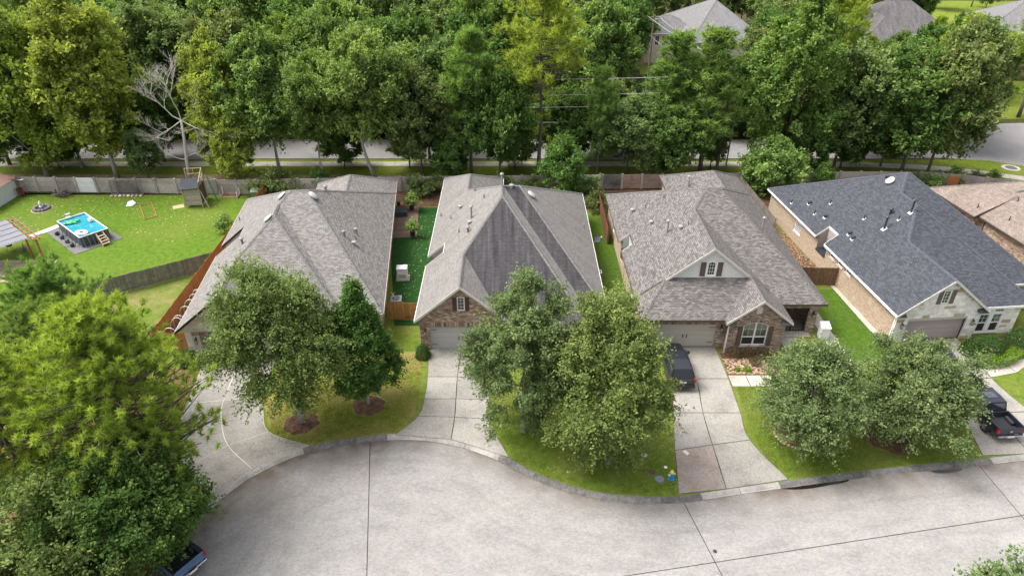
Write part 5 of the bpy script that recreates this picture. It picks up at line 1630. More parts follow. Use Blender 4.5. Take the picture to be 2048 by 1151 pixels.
TB = [
 ('sycamore_tree', 'syc', 0, 95, 82.0, 'tall yellow-green sycamore at the left, behind the white-walled shed', 1.0, 0.4, None),
 ('sycamore_tree', 'syc', 1, 235, 81.5, 'tall yellow-green sycamore rising behind the lattice panel', 1.07, 2.0, 1.02),
 ('sycamore_tree', 'syc', 1, 165, 85.0, 'sycamore filling the gap between the two tall yellow-green ones', 0.85, 1.0, 0.9),
 ('sycamore_tree', 'syc', 0, 468, 82.6, 'yellow-green sycamore just right of the bare dead tree', 0.72, 4.0, 0.83),
 ('sycamore_tree', 'syc', 0, 480, 78.6, 'low leafy tree hanging over the wall above the white-posted planter', 0.45, 3.0, 0.42),
 ('broadleaf_tree', 'brd', 2, 20, 86.0, 'dark blue-green tree at the left edge behind the sycamores', 1.0, 1.0, 1.1),
 ('broadleaf_tree', 'brd', 1, 5, 80.5, 'dull olive tree leaning over the shed at the left edge', 0.62, 2.2, 0.7),
 ('broadleaf_tree', 'brd', 2, 330, 87, 'dark tree standing behind the bare dead tree', 0.72, 1.2, 0.8),
 ('broadleaf_tree', 'brd', 0, 300, 80.2, 'small dark tree just left of the bare dead tree', 0.42, 0.5, 0.45),
 ('maple_tree', 'map', 1, 560, 83, 'broad maple over the grey back road, left of the twin bright maples', 1.02, 0.3, 1.0),
 ('maple_tree', 'map', 0, 648, 81, 'maple with a slanting pale trunk behind the long rear roof', 0.78, 1.5, 0.86),
 ('maple_tree', 'map', 0, 752, 81, 'bright maple with a sharply curved pale trunk', 1.02, 2.9, 1.0),
 ('broadleaf_tree', 'brd', 0, 845, 82, 'dark rounded tree right of the curved-trunk maple', 0.88, 0.0, 0.9),
 ('broadleaf_tree', 'brd', 1, 860, 87, 'taller olive tree peeping between the bright maple and the clumpy pine', 0.9, 0.8, 0.98),
 ('pine_tree', 'pin', 0, 945, 81, 'clumpy bright pine with foliage balls low on its trunk', 1.0, 0.0, 0.98),
 ('broadleaf_tree', 'brd', 2, 1000, 81, 'dark blue-green tree beneath the tallest pine, on its left', 0.78, 2.0, 1.0),
 ('pine_tree', 'pin', 1, 1078, 82, 'tallest pine, with a long bare trunk crossing the power lines', 1.08, 0.6, 1.07),
 ('pine_tree', 'pin', 0, 1193, 81, 'slim pine standing in front of the four power lines', 0.62, 1.0, 0.75),
 ('broadleaf_tree', 'brd', 1, 1252, 82, 'yellow-topped bushy tree right of the slim pine', 0.82, 2.0, 0.62),
 ('broadleaf_tree', 'brd', 2, 1338, 80.5, 'dark tree with a grey sheen left of the utility pole', 0.66, 3.0, 0.66),
 ('pine_tree', 'pin', 2, 1330, 84.5, 'bushy pine before the two storey house, left of a darker pine', 1.55, 0.4, 0.98),
 ('pine_tree', 'pin', 2, 1398, 82.5, 'taller bushy pine hiding the corner of the two storey house', 1.5, 2.4, 1.03),
 ('ivy_tree', 'ivy', 0, 1558, 83, 'massive vine-wrapped tree right of the utility pole', 1.0, 0.0, 1.02),
 ('shrubby_tree', 'sml', 1, 1535, 77.0, 'round light green small tree leaning over the wall by the slate roof', 1.0, 0.0, 0.98),
 ('broadleaf_tree', 'brd', 1, 1665, 84, 'olive tree with dead twigs right of the vine-wrapped one', 1.0, 5.0, 0.98),
 ('broadleaf_tree', 'brd', 0, 1725, 88, 'light green tree below the dark far roof', 1.0, 1.7, 0.95),
 ('oak_tree', 'brd', 2, 1800, 82.5, 'great dark oak with a thick leaning trunk by the side road', 1.12, 2.6, 1.06),
 ('oak_tree', 'brd', 0, 1850, 81, 'dark oak leaning right over the side road', .98, 0.9, 1.08),
 ('broadleaf_tree', 'brd', 0, 1890, 93, 'windswept tree behind the two dark oaks at the right', .95, 3.7, 1.1),
 ('pine_tree', 'pin', 1, 2035, 106, 'dark pine across the side road at the right edge', 1.0, 1.7, 0.85),
 ('pine_tree', 'pin', 0, 2075, 78, 'pine whose branches reach in from the right edge', 0.62, 1.9, 0.62),
 ('small_tree', 'sml', 0, 1120, 75.6, 'small glossy tree inside the wall behind the streaked-roof house', 0.92, 0.0, 0.98),
 ('small_tree', 'sml', 0, 1640, 76.6, 'thin sapling against the wall behind the slate roof', 0.45, 2.0, 0.5),
 ('small_tree', 'sml', 0, 640, 77.8, 'dark bush by the wall at the corner of the long rear roof', 0.42, 1.0, 0.38),
 ('broadleaf_tree', 'brd', 2, 1140, 86.5, 'shadowed tree under the four power lines, left', 0.8, 1.9, 0.68),
 ('broadleaf_tree', 'brd', 0, 1205, 89, 'shadowed tree under the four power lines, right', 0.8, 4.4, 0.7),
 ('broadleaf_tree', 'brd', 2, 1600, 80.8, 'dark undergrowth tree right of the round light green one', 0.5, 0.2, 0.5),
 ('broadleaf_tree', 'brd', 2, 905, 79.6, 'low dark leafy tree behind the pointed rear roof', 0.42, 1.2, 0.4),
 ('broadleaf_tree', 'brd', 0, 1290, 79.8, 'low dark leafy tree over the rusty stained wall', 0.42, 1.9, 0.42),
 ('understory_tree', 'brd', 2, 690, 84.6, 'dark understory tree between the twin maples and the road', .5, 1.0, .42),
 ('understory_tree', 'brd', 0, 820, 84.9, 'dark understory tree right of the curved trunk, before the road', .5, 2.0, .42),
 ('understory_tree', 'brd', 2, 1030, 84.5, 'dark understory tree left of the tallest pine, before the road', .5, 2.4, .4),
 ('understory_tree', 'brd', 0, 1420, 84.8, 'dark understory tree left of the utility pole foot', .42, .7, .36),
 ('understory_tree', 'brd', 2, 1680, 84.9, 'dark understory tree below the tree with dead twigs', .6, .7, .45),
 ('understory_tree', 'brd', 0, 1760, 85.4, 'dark understory tree left of the great leaning oak', .6, 1.7, .42),
 ('understory_tree', 'brd', 2, 120, 84.6, 'dark understory tree beneath the left sycamore', .6, .2, .42),
]
for (nm, kd, i, u, y, lab, sc, rz, zs) in TB: bt(nm, kd, i, u, y, lab, sc, rz, zs)
# bare dead tree
def dead_tree(loc):
    rr = random.Random(77); root = thing('dead_tree', 'bare dead tree with pale crooked branches behind the wall', 'tree', loc)
    tb = MB(); tb.tube([(0, 0, 0), (0.3, 0, 3), (0.7, 0, 6), (0.9, 0, 8.2)], [0.26, 0.22, 0.18, 0.14], 8); tb.build('trunk', DEADW, root, smooth=True)
    bm_ = MB()
    def grow(a, d, L, r, dep):
        pts = [a]; p = a; dd = d.normalized()
        for i in range(4):
            dd = (dd + Vector((rr.gauss(0, .16), rr.gauss(0, .16), rr.gauss(0.07, .13)))).normalized(); p = p + dd * L / 4; pts.append(p)
            if dep > 0 and i >= 1:
                for q in range(2 if dep > 1 else 3):
                    nd = (dd + Vector((rr.gauss(0, .6), rr.gauss(0, .6), rr.gauss(.25, .4)))).normalized(); grow(p, nd, L * rr.uniform(.4, .62), r * 0.5, dep - 1)
        bm_.tube(pts, [r, r * .8, r * .6, r * .45, r * .25], 5, cap=False)
    top = Vector((0.9, 0, 8.1))
    for d, L in (((-1, 0, .55), 4.2), ((-.35, -.2, 1), 5.0), ((.7, .1, .5), 3.8), ((.9, -.2, -.45), 4.2), ((-.8, .1, -.5), 3.6)): grow(top, Vector(d), L, 0.085, 3)
    grow(Vector((.3, 0, 3.2)), Vector((-.9, 0, .25)), 3.2, .06, 2); grow(Vector((.35, 0, 3.6)), Vector((.9, 0, .2)), 2.6, .06, 2)
    bm_.build('branches', DEADW, root, smooth=True)
dead_tree((G(395, 352).x + 0.1, 79.6, 0))
# ---- the woods beyond the back road: every tree its own, alike ones share a label
rw = random.Random(8)
WL = {'brd': ('broadleaf_tree', 'leafy tree in the woods beyond the back road', 'leafy trees in the woods beyond the back road'),
      'pin': ('pine_tree', 'tall dark pine in the woods beyond the back road', 'tall pines in the woods beyond the back road'),
      'map': ('broadleaf_tree', 'bright green tree in the woods beyond the back road', 'bright trees in the woods beyond the back road')}
def limit(u):
    """highest photo row a far tree may reach in column u (keeps the far roofs in view)"""
    if 1262 < u < 1300: return 85
    if 1300 <= u < 1495: return 112
    if 1640 < u < 1840: return 58
    if 1840 < u < 1915: return 5
    if 1915 < u < 2120: return 42
    if 1230 < u <= 1262: return 20
    return -90
placed = []; forest = []
tries = 0
while len(placed) < 150 and tries < 6000:
    tries += 1
    u = rw.uniform(-160, 2200); y = 97 + 75 * rw.random() ** 1.25
    if 1880 < u < 2200 and y < 114: continue
    dep = y * _c + CAM_H * _s; x = (u - 1024) / CAM_F * dep
    if any((x - a) ** 2 + (y - b) ** 2 < (3.9 if y < 130 else 5.2) ** 2 for a, b in placed): continue
    if 20 < x < 52 and 128 < y < 162: continue
    if 70 < x < 101 and 142 < y < 176: continue
    if 100 < x < 132 and 146 < y < 182: continue
    kd = rw.choices(['brd', 'pin', 'map'], [6, 3.2, 1.2])[0]
    i = rw.randrange(len(K[kd])); hh = {'brd': [15, 17, 14], 'pin': [18, 21, 17], 'map': [17.5, 17]}[kd][i]
    sc = rw.uniform(0.85, 1.2)
    # top in the picture
    ok = False
    for z in (sc, sc * .8, sc * .62, sc * .45):
        zz = hh * z; d2 = y * _c - (zz - CAM_H) * _s; up = y * _s + (zz - CAM_H) * _c
        if 575.5 - CAM_F * up / d2 > limit(u): ok = True; sc = z; break
    if not ok: continue
    placed.append((x, y)); forest.append((u, y, kd, i, x, sc, rw.random() * 6.28))
ANCH = [(20, 'blue-green tree at the left edge'), (165, 'tall yellow-green sycamores'), (330, 'bare dead tree'), (452, 'sycamore beside the dead tree'), (560, 'broad maple'), (660, 'slanting pale trunk'),
        (752, 'curved-trunk maple'), (845, 'dark rounded tree'), (945, 'clumpy bright pine'), (1078, 'tallest pine'), (1193, 'slim pine'), (1290, 'yellow-topped tree'), (1370, 'bushy pines'), (1450, 'utility pole'), (1545, 'vine-wrapped tree'),
        (1665, 'tree with dead twigs'), (1800, 'leaning dark oak'), (1930, 'windswept tree'), (2040, 'pine at the right edge')]
ORD = ['first', 'second', 'third', 'fourth', 'fifth', 'sixth', 'seventh', 'eighth', 'ninth', 'tenth', 'eleventh', 'twelfth', 'thirteenth', 'fourteenth', 'fifteenth', 'sixteenth', 'seventeenth', 'eighteenth']
cnt_ = {}
KN = {'brd': 'leafy tree', 'pin': 'dark pine', 'map': 'bright green tree'}
for (u, y, kd, i, x, sc, rz_) in sorted(forest, key=lambda q: q[1]):
    an = min(ANCH, key=lambda q: abs(q[0] - u))[1]; k_ = cnt_.get((an, kd), 0); cnt_[(an, kd)] = k_ + 1
    nm, lab, grp = WL[kd]
    tree(nm, K[kd][i], (x, y, -0.02), '%s %s from the road, woods behind the %s' % (ORD[min(k_, 17)], KN[kd], an), grp, rz_, sc)
for n_ in range(110):
    u = rw.uniform(-200, 2250); y = rw.uniform(178, 330)
    if 70 < n_: u = rw.uniform(1640, 2150); y = rw.uniform(180, 300)
    if n_ < 18: u = 1225 + n_ * 32; y = 171 + (n_ % 3) * 5
    dep = y * _c + CAM_H * _s; x = (u - 1024) / CAM_F * dep
    if any((x - a) ** 2 + (y - b) ** 2 < 49 for a, b in placed): continue
    placed.append((x, y)); kd = 'brd' if rw.random() < .8 else 'pin'
    tree('broadleaf_tree' if kd == 'brd' else 'pine_tree', K[kd][rw.randrange(3)], (x, y, -0.02), 'distant tree beyond the far houses at the top edge', 'distant trees beyond the far houses', rw.random() * 6.28, rw.uniform(.6, 1.0))
# understory along the far side of the road
ucnt = {}
for n_ in range(44):
    u = -60 + n_ * 46 + rw.uniform(-14, 14)
    if u > 1890: continue
    y = 97 + rw.uniform(0, 2.5); dep = y * _c + CAM_H * _s
    an = min(ANCH, key=lambda q: abs(q[0] - u))[1]; k_ = ucnt.get(an, 0); ucnt[an] = k_ + 1
    tree('understory_tree', K['brd'][2] if rw.random() < .6 else K['brd'][0], ((u - 1024) / CAM_F * dep, y, -0.02), '%s low tree across the road, behind the %s' % (ORD[k_], an), 'low trees edging the woods along the back road', rw.random() * 6.28, rw.uniform(0.4, 0.55))

# ---- shrubs, hedges, plants
def shrub(seed, r, h, n, leaf, mat, tone=0.0, jitter=0.06):
    rs = np.random.RandomState(seed)
    d = unit(rs, n); d[:, 2] = np.abs(d[:, 2]) * 1.0 - 0.08
    k = 0.8 + 0.2 * rs.rand(n) ** 0.5
    k *= 1 + 0.09 * np.sin(d[:, 0] * 6 + seed) * np.sin(d[:, 1] * 7) 
    P = d * k[:, None] * np.array([r, r, h]) + rs.normal(0, jitter, (n, 3)); P[:, 2] = np.maximum(P[:, 2], 0.03)
    return leaf_mesh('foliage', P, d + unit(rs, n) * .6, unit(rs, n), leaf * (0.7 + .6 * rs.rand(n)), leaf * .6, 0.42 + tone + rs.normal(0, .2, n), mat)
def plant(name, me, loc, label, cat='shrub', group=None, sc=1.0, stem=0.3, stemr=0.03):
    r = thing(name, label, cat, (loc[0], loc[1], 0.01), random.Random(int(abs(loc[0] * 91))).random() * 6, group); r.scale = (sc,) * 3
    link('foliage', me, r)
    b = MB(); b.tube([(0, 0, 0), (0.02, 0, stem)], [stemr, stemr * .7], 6); b.build('stem', BARK, r)
    return r
sh_box = shrub(1, 0.62, 1.25, 2600, 0.09, L_SHR)
plant('box_shrub', sh_box, G(846, 712), 'clipped round green shrub beside the mottled brick garage')
plant('box_shrub', sh_box, G(380, 728), 'dark glossy shrub at the pale stone garage corner', sc=1.15)
plant('hedge_shrub', shrub(2, 0.95, 1.7, 3600, 0.1, L_SHR, 0.02), G(1972, 712), 'tall clipped dark shrub, left one inside the curved hedge', sc=1.2)
plant('hedge_shrub', shrub(3, 0.95, 1.75, 3600, 0.1, L_SHR, 0.0), G(2030, 698), 'tall clipped dark shrub, right one inside the curved hedge', sc=1.2)
plant('hedge_shrub', shrub(4, 0.8, 1.2, 2600, 0.1, L_SHR, 0.12), G(1943, 705), 'lower clipped shrub next to the stone garage pier', sc=1.2)
def hedge(pts, w_, h_, label, mat, n_per=900, seed=9):
    ln = smooth_line(pts, 8); rs = np.random.RandomState(seed)
    tot = sum((b - a).length for a, b in zip(ln[:-1], ln[1:])); n = int(n_per * tot)
    root = thing('clipped_hedge', label, 'hedge', (ln[0].x, ln[0].y, 0))
    idx = rs.randint(0, len(ln) - 1, n); t = rs.rand(n)
    A = np.array([p[:] for p in ln]); base = A[idx] + (A[idx + 1] - A[idx]) * t[:, None]
    dv = A[idx + 1] - A[idx]; dv /= np.linalg.norm(dv, axis=1, keepdims=True); nv = np.stack([-dv[:, 1], dv[:, 0]], 1)
    side = rs.randint(0, 3, n)
    o = np.where(side == 0, rs.uniform(-1, 1, n), np.where(side == 1, 1.0, -1.0)) * w_ / 2
    z = np.where(side == 0, h_, rs.uniform(0.03, 1, n) * h_)
    P = np.stack([base[:, 0] + nv[:, 0] * o - ln[0].x, base[:, 1] + nv[:, 1] * o - ln[0].y, z], 1) + rs.normal(0, 0.03, (n, 3))
    P[:, 2] = np.maximum(P[:, 2], .02)
    link('foliage', leaf_mesh('foliage', P, unit(rs, n) + np.array([0, 0, .6]), unit(rs, n), 0.1, 0.065, 0.45 + rs.normal(0, .2, n), mat), root)
    b = MB()
    for p in ln[::3]: b.tube([(p.x - ln[0].x, p.y - ln[0].y, 0), (p.x - ln[0].x, p.y - ln[0].y, h_ * .8)], .02, 5)
    b.build('stems', BARK, root)
hedge([g(1952, 727), g(1975, 731), g(2005, 726), g(2030, 713), g(2052, 692)], 0.85, 0.75, 'low bright green curved hedge in front of the white stone house', L_HEDG)
sheet('planting_bed', [g(1930, 700), g(1944, 735), g(1980, 740), g(2020, 730), g(2075, 690), g(2040, 655)], 0.011, M_MULCH)
bed = sheet('flower_bed', [(17.0, 44.7), (16.95, 41.9), (22.4, 41.95), (22.0, 44.7)], 0.03, M_MULCH)
rg = random.Random(12); pb = MB()
for i in range(850):
    x, y = rg.uniform(17.05, 22.2), rg.uniform(42.0, 44.0)
    s = rg.uniform(0.035, 0.085); a = rg.random() * 6
    pb.add([(x + math.cos(a + k * PI / 3 * 1.0) * s * (1 + .3 * (k % 2)), y + math.sin(a + k * PI / 3) * s * .75, 0.03) for k in range(6)] + [(x, y, 0.03 + s * .8)], [(k, (k + 1) % 6, 6) for k in range(6)])
pb.build('river_pebbles', plain('pebble', (0.40, 0.29, 0.2), 0.85, var=0.55, scale=7, kind='World'), None)['kind'] = 'stuff'
bz = shrub(5, 0.55, 0.95, 900, 0.1, L_BRZ, 0.05, 0.12)
for (u, v, s, l) in ((1467, 712, 1.0, 'leftmost of the bronze shrubs under the arched window'), (1494, 712, .9, 'bronze shrub under the middle of the arched window'), (1522, 714, 1.0, 'bronze shrub under the right of the arched window'), (1544, 722, 1.1, 'bronze shrub at the right end of the pebble bed'), (1510, 728, .8, 'small bronze shrub in front of the others in the pebble bed')):
    plant('bronze_shrub', bz, G(u, v), l, 'shrub', 'bronze shrubs under the arched window', s)
gt = shrub(6, 0.28, 0.4, 420, 0.1, L_HEDG, 0.05, 0.04)
plant('grass_clump', gt, G(1474, 740), 'bright green tuft in the pebble bed, left of two', 'plant', 'two green tufts in the pebble bed', 0.8, .1)
plant('grass_clump', gt, G(1494, 741), 'bright green tuft in the pebble bed, right and larger of two', 'plant', 'two green tufts in the pebble bed', 1.05, .1)
lo = crown(51, 0.25, 2.0, 0.7, 'egg', 26, 6, 8, 0.16, 0.35, up=.5, mat=L_MAP, trunk_r=.03, tone=.1)
dk = crown(52, 0.1, 1.9, 1.3, 'round', 46, 7, 8, 0.18, 0.5, up=.2, mat=L_BRD, trunk_r=.05, tone=-.02)
PL = [(545, 368, dk, 1.2, 'dark bush over the orange fence end, by the wall'), (575, 372, dk, 1.3, 'dark bush behind the ridge flues of the taupe roof'), (843, 380, dk, 1.1, 'dark feathery bush in the mulch at the wall, behind the artificial turf'), (868, 384, dk, 1.0, 'dark bush next to the pointed rear roof'),
      (1005, 372, dk, 1.0, 'dark bush behind the streaked roof ridge'), (1060, 385, dk, .9, 'low green bush under the glossy small tree'), (1150, 388, dk, 1.15, 'leafy bush at the white panelled wall'), (1185, 392, lo, 1.3, 'light green shrub in the bed by the redwood fence'), (1193, 418, dk, .9, 'dark round shrub at the end of the bed by the redwood fence'),
      (1170, 395, dk, 1.0, 'green shrub left in the bed by the redwood fence'), (1845, 380, dk, 1.0, 'dark bush behind the slate roof'), (1868, 385, lo, 1.2, 'reddish spiky shrub right of the dark bush behind the slate roof'), (1905, 372, lo, 1.2, 'green shrub against the curving end of the wall'), (1950, 372, dk, .8, 'low green shrub further along the curving wall'), (1985, 366, lo, .9, 'last small shrub along the curving wall'),
      (450, 463, lo, 1.0, 'lone spindly sapling by the orange board fence')]
for (u, v, me, s, l) in PL:
    q = G(u, v); r = tree('garden_shrub', me, (q.x, min(q.y, 76.4) if u < 1800 else q.y, 0), l, None, u * .1, s, 'shrub')
# leaves fallen on the yards
fl = MB(); rg = random.Random(4)
for i in range(520):
    if rg.random() < .72: x, y = rg.uniform(-60, -34), rg.uniform(64, 76) 
    else: x, y = rg.uniform(-10.4, -8), rg.uniform(52, 71)
    if -51 < x < -41.5 and 61.5 < y < 70: continue
    s = rg.uniform(.035, .08) if x > -20 else rg.uniform(.06, .13); a = rg.random() * 6
    fl.add([(x + math.cos(a + k * PI / 2) * s * (1 if k % 2 else .6), y + math.sin(a + k * PI / 2) * s * (1 if k % 2 else .6), 0.03 + rg.random() * .02) for k in range(4)], [(0, 1, 2, 3)])
fl.build('fallen_leaves', plain('pale_fallen_leaf', (0.42, 0.36, 0.16), 0.9, var=.35, scale=5))['kind'] = 'stuff'
# short turf on the front lawns
def turf(name, poly, n, seed, mat, hgt=0.07, avoid=()):
    rs = np.random.RandomState(seed); P = np.array([p[:2] for p in poly])
    lo_, hi = P.min(0), P.max(0); out = []
    while len(out) < n:
        q = rs.uniform(lo_, hi, (n * 2, 2)); ins = np.zeros(len(q), bool)
        for i in range(len(P)):
            a, b = P[i], P[i - 1]
            cnd = ((a[1] > q[:, 1]) != (b[1] > q[:, 1])) & (q[:, 0] < (b[0] - a[0]) * (q[:, 1] - a[1]) / (b[1] - a[1] + 1e-9) + a[0]); ins ^= cnd
        for (cx, cy, r) in avoid: ins &= ((q[:, 0] - cx) ** 2 + (q[:, 1] - cy) ** 2) > r * r
        out += list(q[ins]); 
    q = np.array(out[:n]); d = unit(rs, n) * .55; d[:, 2] = 1
    me = leaf_mesh(name, np.column_stack([q, np.zeros(n)]), unit(rs, n), d, hgt * (.6 + .8 * rs.rand(n)), .03, 0.4 + rs.normal(0, .22, n) + .18 * np.sin(q[:, 0] * .9) * np.sin(q[:, 1] * .7 + seed), mat, tri=True)
    o = link(name, me); o['kind'] = 'stuff'
L_GRAD = leaf_mat('dry_grass_blade', (0.08, 0.10, 0.016), (0.16, 0.175, 0.03), (0.28, 0.25, 0.08), trans=.25, hue=0)
L_GRA = leaf_mat('grass_blade', (0.06, 0.105, 0.010), (0.115, 0.175, 0.018), (0.19, 0.24, 0.035), trans=.25, hue=0)
c5, c6 = G(1590, 868), G(1775, 870); c1_, c2_ = G(603, 845), G(738, 810)
turf('grass', [(17.1, 40.4), (22, 40.4), (30, 41.5), (31.9, 40), (32.3, 36.5), (31.6, 33.1), (24, 32.1), (18.4, 31.4), (17.0, 32.8)], 26000, 1, L_GRA, avoid=((c5.x, c5.y, 1.5), (c6.x, c6.y, 1.8)))
turf('grass', [(-1.5, 41), (-1.6, 37), (0.2, 33), (2.2, 31.4), (5.2, 30.3), (8.4, 29.9), (10.3, 30.2), (10.8, 31.3), (11.4, 38), (11.4, 44)], 26000, 2, L_GRA)
turf('grass', [(-18.2, 38.6), (-16.8, 35), (-15.4, 34.0), (-10, 35.3), (-8.3, 35.6), (-7.0, 37.5), (-7.1, 44.5), (-10, 44.5)], 20000, 3, L_GRAD, avoid=((c1_.x, c1_.y, 1.3), (c2_.x, c2_.y, 1.2)))

# ------------------------------------------------------------------ walls and fences
WOODO = plain('orange_fence_board', (0.36, 0.135, 0.042), 0.75, var=0.18, scale=4, kind='World', objvar=0.16)
WOODH = plain('honey_fence_board', (0.36, 0.185, 0.06), 0.75, var=0.2, scale=4, kind='World', objvar=0.14)
WOODG = plain('grey_fence_board', (0.15, 0.14, 0.13), 0.9, var=0.3, scale=3, kind='World', objvar=0.25)
WOODGL = plain('silver_fence_board', (0.2, 0.175, 0.15), 0.9, var=0.25, scale=3, kind='World', objvar=0.2)
WOODR = plain('red_fence_board', (0.17, 0.062, 0.034), 0.8, var=0.25, scale=4, kind='World', objvar=0.18)
WOODB = plain('brown_fence_board', (0.15, 0.085, 0.045), 0.8, var=0.25, scale=4, kind='World', objvar=0.15)
LUMB = plain('raw_lumber', (0.42, 0.33, 0.2), 0.85, var=0.2, scale=5)
def unitbox(name, mat, bev=0.0):
    b = MB(); b.box(-.5, .5, -.5, .5, -.5, .5); return b.mesh(name, mat)
def fence(p0, p1, h, mat, label, cat='fence', name='board_fence', side=1, pw=0.14, z0=0.03, rails_face=(), posts=True, gate=None):
    """boards, rails and posts; side: +1 boards to the right of p0->p1"""
    a = Vector((p0[0], p0[1], 0)); d = Vector((p1[0] - p0[0], p1[1] - p0[1], 0)); L = d.length; d.normalize(); n = Vector((d.y, -d.x, 0)) * side
    rz = math.atan2(d.y, d.x)
    root = thing(name, label, cat, a, rz)
    sg = -side                                   # local y of the outer side
    pk = MB(); pk.box(-pw / 2 + .004, pw / 2 - .004, -.009, .009, 0, h); pm = pk.mesh('picket', mat)
    rr = random.Random(int(abs(p0[0] * 37 + p0[1])))
    k = int(L / pw)
    for i in range(k):
        s = (i + .5) * pw
        back = any(r0 <= s <= r1 for r0, r1 in rails_face)
        link('picket', pm, root, (s, (-.035 if back else .035) * sg * 1.0 + rr.uniform(-.003, .003), z0), (rr.uniform(-.008, .008), 0, 0), (1, 1, 1 + rr.uniform(-.012, .012)))
    for z in (.35, h * .52, h - .25):
        b = MB(); b.box(0, L, -.02, .02, z - .045, z + .045); b.build('rail', mat, root)
    if posts:
        m = max(1, int(round(L / 2.4))); pb_ = MB(); pb_.box(-.045, .045, -.1, -.024, 0, h + .02) if sg > 0 else pb_.box(-.045, .045, .024, .1, 0, h + .02)
        pm2 = pb_.mesh('post', mat)
        for i in range(m + 1): link('post', pm2, root, (min(L - .05, max(.05, L * i / m)), 0, 0))
    if gate:
        for z in (.4, h - .3):
            b = MB(); b.box(gate[0], gate[0] + .45, sg * .046 - .006, sg * .046 + .006, z - .03, z + .03); b.build('gate_hinge', BLK, root)
        b = MB(); b.box(gate[1] - .1, gate[1] + .02, sg * .046 - .008, sg * .046 + .03, h * .55, h * .55 + .14); b.build('gate_latch', BLK, root)
    return root
fence((-29.25, 44.9), (-29.35, 76.0), 1.85, WOODO, 'long orange board fence between the yard with the pool and the taupe-roofed house', side=1)
fence((-29.2, 44.75), (-26.3, 45.05), 1.85, WOODH, 'short honey brown board gate left of the pale stone garage', 'gate', 'board_gate', side=1, gate=(.3, 2.4))
fence((-46, 47.6), (-29.45, 58.6), 1.75, WOODG, 'weathered grey board fence slanting across the near end of the pool yard', side=1, rails_face=((4.8, 7.2), (10.3, 13.0)))
fence((-10.9, 49.6), (-7.5, 49.3), 1.85, WOODH, 'honey brown board gate between the taupe roof and the streaked roof houses', 'gate', 'board_gate', side=1, gate=(1.55, 3.2))
fence((10.15, 77.2), (10.05, 63.5), 1.9, WOODR, 'red-brown board fence behind the bed, between the streaked roof and brown roof houses', side=1)
fence((7.5, 50.2), (10.6, 50.2), 1.8, WOODB, 'dark board gate behind the yellow-green front tree', 'gate', 'board_gate', side=1)
fence((25.75, 55.5), (30.65, 55.3), 1.9, WOODB, 'dark brown board gate between the brown roof house and the tan brick wall', 'gate', 'board_gate', side=1, gate=(2.4, 3.6))
fence((27.85, 78.3), (28.2, 66.0), 1.85, WOODGL, 'silver grey board fence beside the rear corner of the slate-roofed house', side=1)
fence((-24, 34.2), (-34, 30.2), 1.8, WOODB, 'brown board fence glimpsed beneath the pines at lower left', side=-1)
fence((-30.5, 29.0), (-24.4, 23.5), 1.8, WOODB, 'dark brown fence behind the lower left oak', side=-1)
fence((24.4, 122), (32.3, 131), 2.0, WOODGL, 'pale board fence by the two storey house beyond the woods', side=1, pw=.2)
# precast wall
WL_ = [(-80, 77.9), (-59.6, 77.3), (-43.6, 76.75), (-32.6, 76.4), (-9.9, 77.5), (10.7, 77.95), (29.2, 78.6), (41.6, 78.95), (50.8, 78.9), (55.0, 78.1), (61.2, 75.6), (67.5, 71.6), (74, 66.5)]
cw = thing('concrete_wall', 'long grey precast concrete panel wall between the gardens and the back road', 'wall', (0, 0, 0))
lens = [0.0]
for a, b in zip(WL_[:-1], WL_[1:]): lens.append(lens[-1] + math.dist(a, b))
def wl(s):
    for i in range(len(lens) - 1):
        if s <= lens[i + 1]:
            t = (s - lens[i]) / (lens[i + 1] - lens[i]); return Vector((WL_[i][0] + (WL_[i + 1][0] - WL_[i][0]) * t, WL_[i][1] + (WL_[i + 1][1] - WL_[i][1]) * t, 0))
    return Vector((*WL_[-1], 0))
WC = [M_WALLC, concrete_mat('rust_wall_concrete', (0.34, 0.25, 0.2), (0.22, 0.13, 0.09), 0.8, objvar=.1, warm=(.3, .16, .09)), concrete_mat('soot_wall_concrete', (0.2, 0.19, 0.18), (0.07, 0.065, 0.062), 0.6, objvar=.1),
      plain('white_wall_paint', (0.62, 0.62, 0.61), 0.8, var=.06, scale=2, kind='World')]
nb = int(lens[-1] / 2.45); bay = lens[-1] / nb
pmesh = {}
for i in range(nb):
    a, b = wl(i * bay), wl((i + 1) * bay); d = (b - a); rz = math.atan2(d.y, d.x); L = d.length
    if 'post' not in pmesh:
        q = MB(); q.box(-.13, .13, -.13, .13, 0, 1.96); pmesh['post'] = q.mesh('post', M_WALLC)
    link('post', pmesh['post'], cw, a, (0, 0, rz))
    m = WC[0]
    if 10.9 < a.x < 15.5: m = WC[2 if a.x < 13 else 1]
    if 15.5 <= a.x < 18.5: m = WC[1]
    if 5.5 < a.x < 9.0: m = WC[3]
    if -53.8 < a.x < -51.4: m = WC[3]
    if -10 < a.x < -6.5: m = WC[0]
    for k in range(3):
        key = (m.name, k)
        if key not in pmesh:
            q = MB(); q.box(.135, 2.3, -.05, .05, .02 + k * .62, .62 + k * .62); pmesh[key] = q.mesh('panel', m)
        link('panel', pmesh[key], cw, a + Vector((0, 0, 0)), (0, 0, rz), ((L - .27) / 2.165 if False else 1, 1, 1))

